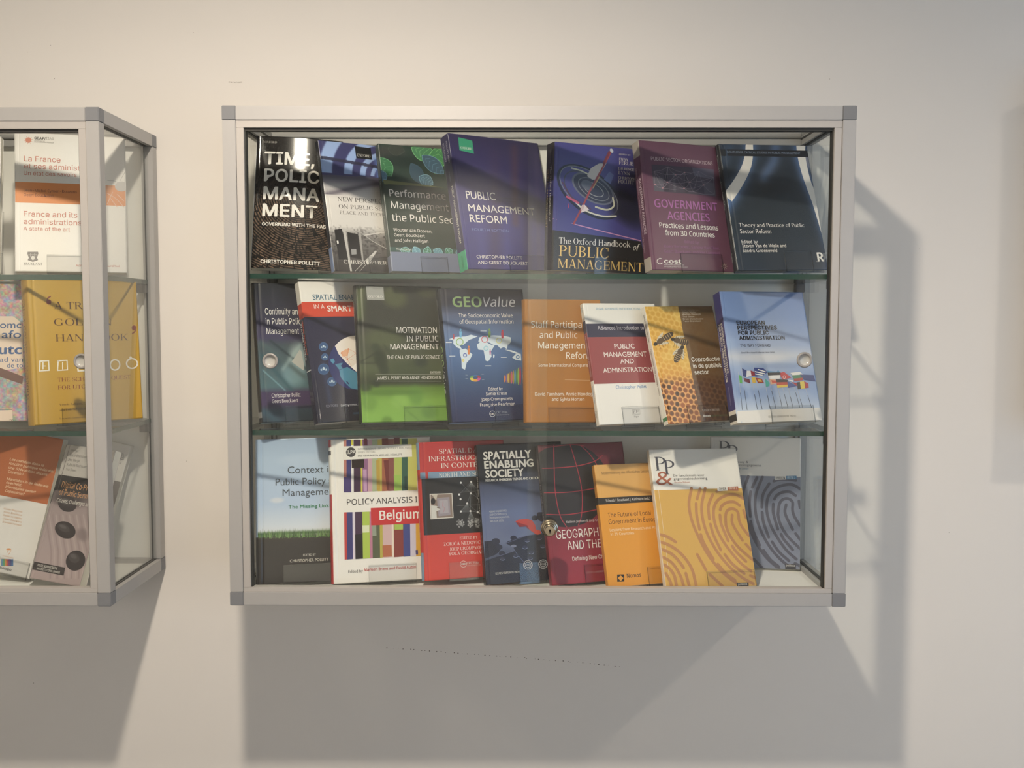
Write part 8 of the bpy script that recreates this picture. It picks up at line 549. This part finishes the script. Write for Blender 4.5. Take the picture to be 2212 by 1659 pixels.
def paint(ops, X, Y, w, h):
    C = np.full(X.shape+(3,), 200.0)
    for op in ops:
        if op[0] == 'grad':
            v = Y/h; st = [(s[0], hexc(s[1])) for s in op[1]]
            for i in range(3): C[..., i] = np.interp(v, [s[0] for s in st], [s[1][i] for s in st])
        elif op[0] == 'blob':
            _, c, rx, ry, col, a, rot = op; r = math.radians(rot); dx, dy = X-c[0], Y-c[1]
            p, q = (dx*math.cos(r)+dy*math.sin(r))/rx, (-dx*math.sin(r)+dy*math.cos(r))/ry
            C = mixc(C, hexc(col), a*np.clip(1.35-np.hypot(p, q), 0, .7)/.7)
        elif op[0] == 'glow':
            C = mixc(C, hexc(op[3]), op[4]*np.exp(-(seg_dist(X, Y, pairs(op[1]))/op[2])**2))
        elif op[1] == 'rings':
            dx, dy = (X-op[2])*1.0, (Y-op[3])*1.05; d = np.hypot(dx, dy)+3*vnoise(X/22, Y/22); an = np.arctan2(dy, dx)
            r = .5+.5*np.sin(d*1.55+2*vnoise(X/14, Y/14, 3)); crack = vnoise(an*38+d*.08, d/5, 5) > .36
            a = np.clip((Y-70)/50, 0, 1)*np.clip((d-6)/20, .15, 1)*np.clip(r-.35, 0, 1)*crack*(.45+.55*vnoise(X/9, Y/9, 8))
            C = mixc(C, (178, 138, 108), np.clip(a*1.25, 0, 1))
        elif op[1] == 'tunnel':
            vx, vy = w*.82, h*.27; dx, dy = vx-X, vy-Y; r = np.hypot(dx, dy*1.1)
            rib = .5+.5*np.sin(16*np.log(r+4)); m = ((Y < h*.255-(X-vx)*.02) & (X < w*.98)).astype(float)
            glass_ = np.clip((X-w*.45)/(w*.5), 0, 1)*np.clip(1-Y/(h*.3), 0, 1)
            base = mixc(np.full(C.shape, 0.)+np.array((58, 58, 112.)), (150, 178, 232), np.clip((rib-.45)*5, 0, 1)*(dy > 5))
            base = mixc(base, (100, 140, 220), np.clip((X-w*.62)/12, 0, 1)*(Y > h*.1)*(X < w*.85)*.8)
            base = mixc(base, (44, 42, 66), ((Y > h*.13-(X-w*.2)*-.09) & (Y < h*.155+(X-w*.2)*.09)).astype(float)*.85)
            base = mixc(base, (90, 72, 104), np.clip((X-w*.86)/8, 0, 1)*.8)
            C = np.where(m[..., None] > 0, base, C)
            fl = (Y > h*.255) & (Y < h*.42); C = mixc(C, (60, 52, 70), fl*np.exp(-((Y-h*.27-(vx-X)*.28)/5)**2)*.6)
            C = mixc(C, (206, 196, 206), fl*np.exp(-((X-vx-(Y-vy)*.4)/5)**2)*.5)
            b = (Y > h*.64); nz = vnoise(X/3, Y/2.4, 2); C = mixc(C, (60, 56, 56), b*np.clip((nz-.55)*4, 0, 1)*np.clip((Y-h*.64)/20, 0, 1)*.8)
        elif op[1] == 'grass':
            y0 = op[2]; nz = vnoise(X/2.2, Y/2.2, 4); C = mixc(C, (74, 66, 44), np.exp(-((Y-y0-2)/5)**2)*nz); C = mixc(C, (58, 96, 44), np.exp(-((Y-y0+3)/3.5)**2)*.9)
            C = mixc(C, (26, 22, 22), (Y > y0)*nz*.3)
        elif op[1] == 'honey':
            s = 10.5; r3 = math.sqrt(3); best = np.full(X.shape, 1e9); cid = np.zeros(X.shape)
            Xr, Yr = X*.97+Y*.22, Y*.97-X*.22
            for ox, oy in ((0, 0), (s/2, s*r3/2)):
                gx, gy = np.round((Xr-ox)/s), np.round((Yr-oy)/(s*r3)); d = np.hypot(Xr-ox-gx*s, (Yr-oy-gy*s*r3)); m = d < best
                best = np.where(m, d, best); cid = np.where(m, gx*7.3+gy*3.1+ox, cid)
            rnd = (np.sin(cid*12.9)*4375.5) % 1; low = np.clip((Y/h-.6)/.08, 0, 1); e = np.clip((best-4.1)/.7, 0, 1)
            up = mixc(C, (250, 206, 110), np.clip((best-3.6)/1.5, 0, 1)*.55); up = mixc(up, (216, 140, 36), np.exp(-(best/2.6)**2)*.45*rnd); up = mixc(up, (250, 220, 120), (vnoise(X/20, Y/18, 6) > .6)*.3)
            cell = np.array((46, 26, 16.))+rnd[..., None]*np.array((120, 56, 10.)); cell = mixc(np.zeros(C.shape)+cell, (190, 96, 30), np.clip((best-2.2)/2.2, 0, 1)*.7)
            lo = mixc(cell, (240, 170, 90), e); C = mixc(up, (0, 0, 0), low*0)*(1-low[..., None])+lo*low[..., None]
            (ax, ay), (bx, by) = op[2], op[3]; p = ((X-ax)*(by-ay)-(Y-ay)*(bx-ax)) > 0
            C = np.where(p[..., None], C*.22+np.array((74, 48, 34.))*.78+18*np.clip(1-Y/h*1.5, 0, 1)[..., None], C)
        elif op[1] == 'collage':
            a, b, c = vnoise(X/5, Y/5, 1), vnoise(X/2.5, Y/2.5, 2), vnoise(X/9, Y/9, 3)
            C = np.stack([150+90*a-30*b, 130+70*b, 130+80*c-40*a+20], -1)+30*(vnoise(X/1.6, Y/1.6, 7)[..., None]-.5)
    return np.clip(C, 0, 255)
def spline(P, n=6):
    P = [np.array(p, float) for p in P]; P = [2*P[0]-P[1]]+P+[2*P[-1]-P[-2]]; o = []
    for i in range(1, len(P)-2):
        for k in range(n):
            t = k/n; o.append(.5*(2*P[i]+(P[i+1]-P[i-1])*t+(2*P[i-1]-5*P[i]+4*P[i+1]-P[i+2])*t*t+(3*P[i]-P[i-1]-3*P[i+1]+P[i+2])*t**3))
    return o+[P[-2]]
def stroke(P, r):
    P = [np.array(p, float) for p in P]; vs, fs = [], []
    for i, p in enumerate(P):
        d = P[min(i+1, len(P)-1)]-P[max(i-1, 0)]; L = np.hypot(*d) or 1; n = np.array((-d[1], d[0]))/L*r
        vs += [p+n, p-n]
        if i: fs.append((2*i-2, 2*i-1, 2*i+1, 2*i))
    if r > .9:
        for p, q in ((P[0], P[1]), (P[-1], P[-2])):
            a0 = math.atan2(*(p-q)[::-1]); k = len(vs); vs += [p+r*np.array((math.cos(a0+a), math.sin(a0+a))) for a in np.linspace(-1.571, 1.571, 8)]; fs.append(tuple(range(k, k+8)))
    return vs, fs
def filled(P):
    """A flat outline cut into triangles small enough to follow a curved cover."""
    P = [(float(a), float(b)) for a, b in P]; tri = tessellate_polygon([[Vector((a, b, 0)) for a, b in P]]); out = []
    if max(p[0] for p in P)-min(p[0] for p in P) < 9: return P, [tuple(t) for t in tri]
    st = [tuple(P[i] for i in t) for t in tri]
    while st:
        t = st.pop(); e = [math.dist(t[i], t[(i+1) % 3]) for i in range(3)]; m = max(e)
        xa, xb = min(q[0] for q in t), max(q[0] for q in t)
        if m < 1.5 or (xa > 13 and m < 6) or (xa > 13 and xb-xa < 4) or xb-xa < 1.2: out.append(t); continue
        i = e.index(m); a, b, c = t[i], t[(i+1) % 3], t[(i+2) % 3]; d = ((a[0]+b[0])/2, (a[1]+b[1])/2); st += [(a, d, c), (d, b, c)]
    return [p for t in out for p in t], [(3*i, 3*i+1, 3*i+2) for i in range(len(out))]
def op_geo(op, w):
    """One printed shape as (points in mm from the cover's top left, faces, colour)."""
    k = op[0]
    if k == 'T':
        _, s, ref, x, y, wd_, cap, font, col, bold, shear, _sp = op
        a, _f = text_geo(ref, font, bold, shear); x0, x1 = min(p[0] for p in a), max(p[0] for p in a); sx = wd_/(x1-x0)
        if s != ref:                                                # keep whole words on the cover
            while len(s) > len(ref):
                b, _f = text_geo(s, font, bold, shear)
                if x+(max(p[0] for p in b)-x0)*sx < w-3: break
                s = s[:-1]
        vs, fs = text_geo(s, font, bold, shear)
        return [(x+(p-x0)*sx, y-q*cap, z) for p, q, z in vs], fs, col
    if k == 'P' and len(op[2]) == 8:                                # long quads follow the cover's curve in strips
        P = [np.array(p, float) for p in pairs(op[2])]; L = [np.hypot(*(P[i]-P[(i+1) % 4])) for i in range(4)]
        T_ = (0, .003, .006, .01, .016, .025, .04)+tuple(.06+.94*i/26 for i in range(27))
        ta = T_ if max(L[0], L[2]) > 12 else (0, 1); tb = T_ if max(L[1], L[3]) > 12 else (0, 1); n = len(tb)
        vs = [tuple((P[0]+(P[1]-P[0])*a)*(1-b)+(P[3]+(P[2]-P[3])*a)*b) for a in ta for b in tb]
        return vs, [(i*n+j, i*n+j+1, i*n+n+j+1, i*n+n+j) for i in range(len(ta)-1) for j in range(n-1)], op[1]
    if k == 'P': return (*filled(pairs(op[2])), op[1])
    if k == 'E':
        _, col, cx, cy, ax, ay, bx, by, ring = op; n = 28
        P = [(cx+ax*math.cos(t)+bx*math.sin(t), cy+ay*math.cos(t)+by*math.sin(t)) for t in [6.28319*i/n for i in range(n)]]
        if ring: v, f = stroke(P+P[:1], ring/2); return v, f, col
        return (*filled(P), col)
    _, col, wd_, sm, fl = op; P = pairs(fl)
    if sm: P = spline(P)
    v, f = stroke(P, wd_/2); return v, f, col
def clip_rect(vs, w, h): return [(min(max(x, .15), w-.15), min(max(y, .15), h-.15)) for x, y, *_ in vs]
def col_mesh(name, V, Fc, C, m, parent):
    me = bpy.data.meshes.new(name); V = np.asarray(V, np.float32); nl = [len(f) for f in Fc]
    me.vertices.add(len(V)); me.vertices.foreach_set('co', V.ravel()); me.loops.add(sum(nl)); me.polygons.add(len(Fc))
    me.loops.foreach_set('vertex_index', np.concatenate([np.asarray(f, np.int32) for f in Fc])); st = np.concatenate([[0], np.cumsum(nl)[:-1]]).astype(np.int32)
    me.polygons.foreach_set('loop_start', st); me.update(calc_edges=True); me.validate()
    a = me.color_attributes.new('Col', 'FLOAT_COLOR', 'POINT'); rgba = np.ones((len(V), 4), np.float32); C = np.asarray(C, float); g = C.mean(1, keepdims=True); rgba[:, :3] = lin((g+(C-g)*.86)*.95+7); a.data.foreach_set('color', rgba.ravel())  # print colours greyed and lifted: haze put into the colour
    me.materials.append(m); return link(name, me, parent)
HARD = ('theory', 'geo', 'motiv', 'cont', 'context', 'policy', 'golden', 'sdi', 'staff')
ROUGH = dict(time=.11, smart=.14, geo=.22, theory=.3, motiv=.28, context=.3, policy=.22, spatial=.26, geogr=.35, hand=.3, pmr=.3, pp=.45, ppg=.45, france=.5, euro=.36)
CURL = dict(time=5.0, newp=1.2, perf=.8, smart=1.5, pmr=1.2, gov=1.5, hand=1.0, france=1.0)
FINE = ('time', 'newp', 'coprod', 'context', 'collage')
def make_book(k, label):
    o, U, Dn, Vv, (w, h, t) = POSE[k]; hard = k in HARD
    root = empty('hardback_book' if hard else 'paperback_book', (0, 0, 0), label, 'book', 'books on display')
    root.matrix_world = Matrix(((U[0], Dn[0], Vv[0], o[0]), (U[1], Dn[1], Vv[1], o[1]), (U[2], Dn[2], Vv[2], o[2]), (0, 0, 0, 1)))
    ct = 2.4 if hard else .8; curl = CURL.get(k, .5)
    def Hx(x):
        x = np.asarray(x, float); s = curl*np.sin(np.pi*np.clip(x/w, 0, 1))**1.2 if not hard else 0*x
        g = .9*np.exp(-((x-8)/1.8)**2) if hard else .25*np.exp(-((x-6.5)/.6)**2)
        e = (1.2 if hard else .8)*np.exp(-x/.8)
        return s-g-e
    def pt(x, y, off): return np.stack([x/1000, -(Hx(x)+off)/1000, (h-y)/1000], -1)
    nx, ny = (150, 220) if k in FINE else (78, 116)
    xs = np.unique(np.concatenate([np.linspace(0, w, nx), [.4, 1, 1.8, 5, 6, 6.5, 7, 8, 9, 10, 11]])); ys = np.linspace(0, h, ny); nx = len(xs)
    X, Y = np.meshgrid(xs, ys); C = paint(GRID[k], X, Y, w, h).reshape(-1, 3); V = [pt(X.ravel(), Y.ravel(), 0)]
    i = np.arange(nx-1); j = np.arange(ny-1); I, J = np.meshgrid(i, j); a = (J*nx+I).ravel()
    Fc = list(np.stack([a, a+nx, a+nx+1, a+1], 1)); Cs = [C]; n = nx*ny
    ring = np.concatenate([np.arange(nx), np.arange(1, ny)*nx+nx-1, (ny-1)*nx+np.arange(nx-2, -1, -1), np.arange(ny-2, 0, -1)*nx])
    bv = V[0][ring].copy(); bv[:, 1] += ct/1000; m = len(ring); V.append(bv); Cs.append(C[ring]*.5+.5*np.array((225, 222, 215.)) if not hard else C[ring])
    for q in range(m): Fc.append((ring[q], ring[(q+1) % m], n+(q+1) % m, n+q))
    n += m; layer = 0
    ops = []
    for op in OPS[k]:
        if op[0] == 'X': ops += [[p[0], op[4]]+p[2:] for p in OPS[op[1]][op[2]:op[3]]]
        else: ops.append(op)
    nshape = sum(op[0] != 'T' for op in ops); step = min(.012, .4/max(nshape, 1))
    for op in ops:
        vs, fs, col = op_geo(op, w)
        if not vs: continue
        if op[0] == 'T': zz = np.array([v[2] for v in vs])+.13+step*nshape
        else: layer += 1; zz = .10+layer*step
        vs = np.array(clip_rect(vs, w, h)); q = pt(vs[:, 0], vs[:, 1], zz)
        V.append(q); Cs.append(np.tile(np.array(hexc(col), float), (len(q), 1)))
        for f in fs:
            g = [f_ for f_ in f]; p = vs[g]; ar = np.sum(p[:, 0]*np.roll(p[:, 1], -1)-np.roll(p[:, 0], -1)*p[:, 1])
            Fc.append(tuple(n+v for v in (g if ar < 0 else g[::-1])))
        n += len(q)
    fm = printed(ROUGH.get(k, .33))
    col_mesh('front_cover', np.concatenate(V), Fc, np.concatenate(Cs), fm, root)
    # spine
    V, Fc, Cs, n = [], [], [], 0
    bands = sorted([(b[1], b[2], hexc(b[3])) for b in SPINE[k] if b[0] == 'B'], key=lambda b: b[1]-b[0], reverse=True)
    cuts = sorted({0, 1}|{f for b in bands for f in b[:2]}); rd = 3.0 if hard else .0
    prof = [(0.2, ct), (0.1, .25), (-.35, 0.0)] + [(-.6-rd*math.sin(math.pi*s), t*s) for s in (.04, .2, .4, .6, .8, .96)] + [(-.3, t), (.2, t)]
    for f0, f1 in zip(cuts, cuts[1:]):
        col = [b[2] for b in bands if b[0] <= (f0+f1)/2 <= b[1]]; col = col[-1] if col else (200, 200, 200)
        for x, d in prof:
            for f in (f0, f1): V.append((x/1000, d/1000, h*(1-f)/1000)); Cs.append(col)
        for q in range(len(prof)-1): b = n+2*q; Fc.append((b, b+1, b+3, b+2)[::-1])
        n += 2*len(prof)
    layer = 0
    for op in SPINE[k]:
        if op[0] != 'T': continue
        _, s, f0, f1, ac, cap, font, col, bold = op; vs, fs = text_geo(s, font, bold, 0); cap = min(cap, t*.55 if ac == .5 else t*.34); layer += 1
        x0, x1 = min(p[0] for p in vs), max(p[0] for p in vs); sx = (f1-f0)*h/(x1-x0)
        for p, q, z in vs:                                          # reads downwards, letter tops towards the front cover
            d = ac*t+cap/2-q*cap; d = min(max(d, .3), t-.3); V.append(((-.85-rd*math.sin(math.pi*d/t)-layer*.01-z)/1000, d/1000, (h*(1-f0)-(p-x0)*sx)/1000)); Cs.append(hexc(col))
        for f in fs: Fc.append(tuple(n+v for v in f))
        n += len(vs)
    col_mesh('spine', np.array(V), Fc, np.array(Cs, float), fm, root)
    ins = 3.0 if hard else .6
    bm = bmesh.new(); e = (1.2 if hard else .2)
    bm_box(bm, (.3/1000, (ct+.05)/1000, (ins if hard else .3)/1000), ((w-ins)/1000, (t-ct-.05)/1000, (h-(ins if hard else .3))/1000)); finish(bm, 'page_block', M_page, root)
    bc = paint(GRID[k], np.array([[w*.5]]), np.array([[h*.55]]), w, h)[0, 0]
    bm = bmesh.new(); bm_box(bm, (.2/1000, (t-ct)/1000, 0), (w/1000, t/1000, h/1000)); back = finish(bm, 'back_cover', mat('back_'+k, bc*.5+112, .4, 0, .03, 100), root)
    return root
def make_stand(k, label):
    o, U, Dn, Vv, (w, h, t) = POSE[k]; x0, x1, lh = [v/1000 for v in LIP[k]]; t /= 1000; ph = math.asin(max(-1, min(1, -Dn[2])))
    root = empty('book_stand', (0, 0, 0), label, 'book stand', 'clear acrylic book stands')
    root.matrix_world = Matrix(((U[0], Dn[0], Vv[0], o[0]), (U[1], Dn[1], Vv[1], o[1]), (U[2], Dn[2], Vv[2], o[2]), (0, 0, 0, 1)))
    fy = -.0015-CURL.get(k, .5)/1000 if k not in HARD else -.0015
    sheet('lip', (x0, fy-.003, -.0035), (x1, fy, lh), M_acryl, M_acredge, root)
    dz = -.002 if k == 'pp' else 0
    sheet('ledge', (x0, fy, -.0035-dz), (x1, t+.0005, -.0008), M_acryl, M_acryl, root, 2)
    sheet('back_plate', (x0+.004, t+.0006, -.0035), (x1-.004, t+.0032, .11), M_acryl, M_acredge, root)
    bm = bmesh.new(); xm = (x0+x1)/2; d = .036; P = ((t+.0034, -.003), (t+.0034, .085), (t+.0034+d*math.cos(ph), -.003+d*math.sin(ph)))
    va = [bm.verts.new((xm-.0015, y, z)) for y, z in P]; vb = [bm.verts.new((xm+.0015, y, z)) for y, z in P]
    bm.faces.new(va); bm.faces.new(vb[::-1])
    for i in range(3): bm.faces.new((va[i], vb[i], vb[(i+1) % 3], va[(i+1) % 3]))
    finish(bm, 'strut', M_acryl, root)
LABELS = dict(
 time=('black paperback with huge white and grey block capitals over growth rings', 'the black growth-ring paperback'),
 newp=('paperback with blue curved tunnel on top and grey train carriage below', 'the blue tunnel paperback'),
 perf=('dark green paperback with outlined leaves along its top edge', 'the dark green leaf-patterned paperback'),
 pmr=('plain deep purple-blue paperback with small green tab and thin white capitals', 'the purple-blue green-tabbed paperback'),
 hand=('blue paperback showing a spinning gyroscope, gold capitals on black below', 'the gyroscope paperback'),
 gov=('plum paperback with grey network photo and beige spine ends', 'the plum paperback'),
 theory=('dark slate hardback with two bright white curved streaks', 'the dark slate streaked hardback'),
 cont=('dark teal and purple glass-building book at the left end of the middle row', 'the teal glass-building book behind the left finger pull'),
 smart=('navy paperback with white top, red band and half globe', 'the navy half-globe paperback'),
 motiv=('dark olive book turning bright lime green at the bottom', 'the olive and lime green book'),
 geo=('blue book with pale world map and coloured little figures', 'the blue world-map book'),
 staff=('plain orange-brown book with white lettering behind the glass overlap', 'the plain orange-brown book'),
 elgar=('small white paperback with navy band and maroon block', 'the white, navy and maroon paperback'),
 coprod=('paperback with yellow honeycomb and bees beside a brown panel', 'the honeycomb and bees paperback'),
 euro=('sky-blue paperback with a row of national flags on poles', 'the sky-blue flags paperback'),
 context=('book with pale blue sky, grass line and black soil', 'the sky and grass book'),
 policy=('white book with multicoloured vertical stripes and red title box', 'the striped white book'),
 sdi=('red book with black panel holding a small photo and white network', 'the red book with black panel'),
 spatial=('black to blue-grey paperback with jigsaw pieces and red piece', 'the jigsaw paperback'),
 geogr=('dark red paperback with black globe crossed by red grid lines', 'the dark red globe paperback'),
 future=('small orange paperback with black author band', 'the small orange paperback'),
 pp=('yellow paperback with brown fingerprint pattern and white top', 'the yellow fingerprint paperback'),
 ppg=('grey-blue fingerprint paperback standing behind the yellow one', ''),
 france=('white paperback with orange band and reddish lettering in the left cabinet', 'the orange-banded white paperback'),
 lead=('white paperback with bright blue band at the left photo edge', 'the blue-banded white paperback'),
 golden=('mustard-gold hardback with brown serif capitals and white hand-drawn shapes', 'the mustard-gold hardback'),
 collage=('multicoloured map-collage book with blue letters beside the gold hardback', ''),
 mandat=('book with rust-orange upper half and grey-white lower half', 'the rust-orange and white book'),
 digital=('tilted grey-mauve paperback showing black pebbles on raked sand', ''),
 leaf=('white and grey paperback leaning at the right end of the left cabinet', ''))
for k, (lab, short) in LABELS.items():
    make_book(k, lab)
    if k in LIP and short: make_stand(k, 'clear acrylic stand holding up '+short)
# ------------------------------------------------------------------ a guessed board on stand-offs beyond the frame, added to cast a shadow
nb = empty('shadow_board', (1.49, 0, 1.355), 'pale framed board on stand-offs, added to cast a shadow right of the middle cabinet', 'added board')
box('panel', (-.49, -.099, .01), (.49, -.081, .615), M_board, nb)
for a, b in (((-.5, -.106, 0), (.5, -.079, .02)), ((-.5, -.106, .605), (.5, -.079, .625)), ((-.5, -.106, .02), (-.48, -.079, .605)), ((.48, -.106, .02), (.5, -.079, .605))): box('frame_rail', a, b, M_alu, nb, .001)
for x in (-.3, .3):
    for z in (.08, .54): box('stand_off', (x-.01, -.081, z-.01), (x+.01, 0, z+.01), M_alu, nb)
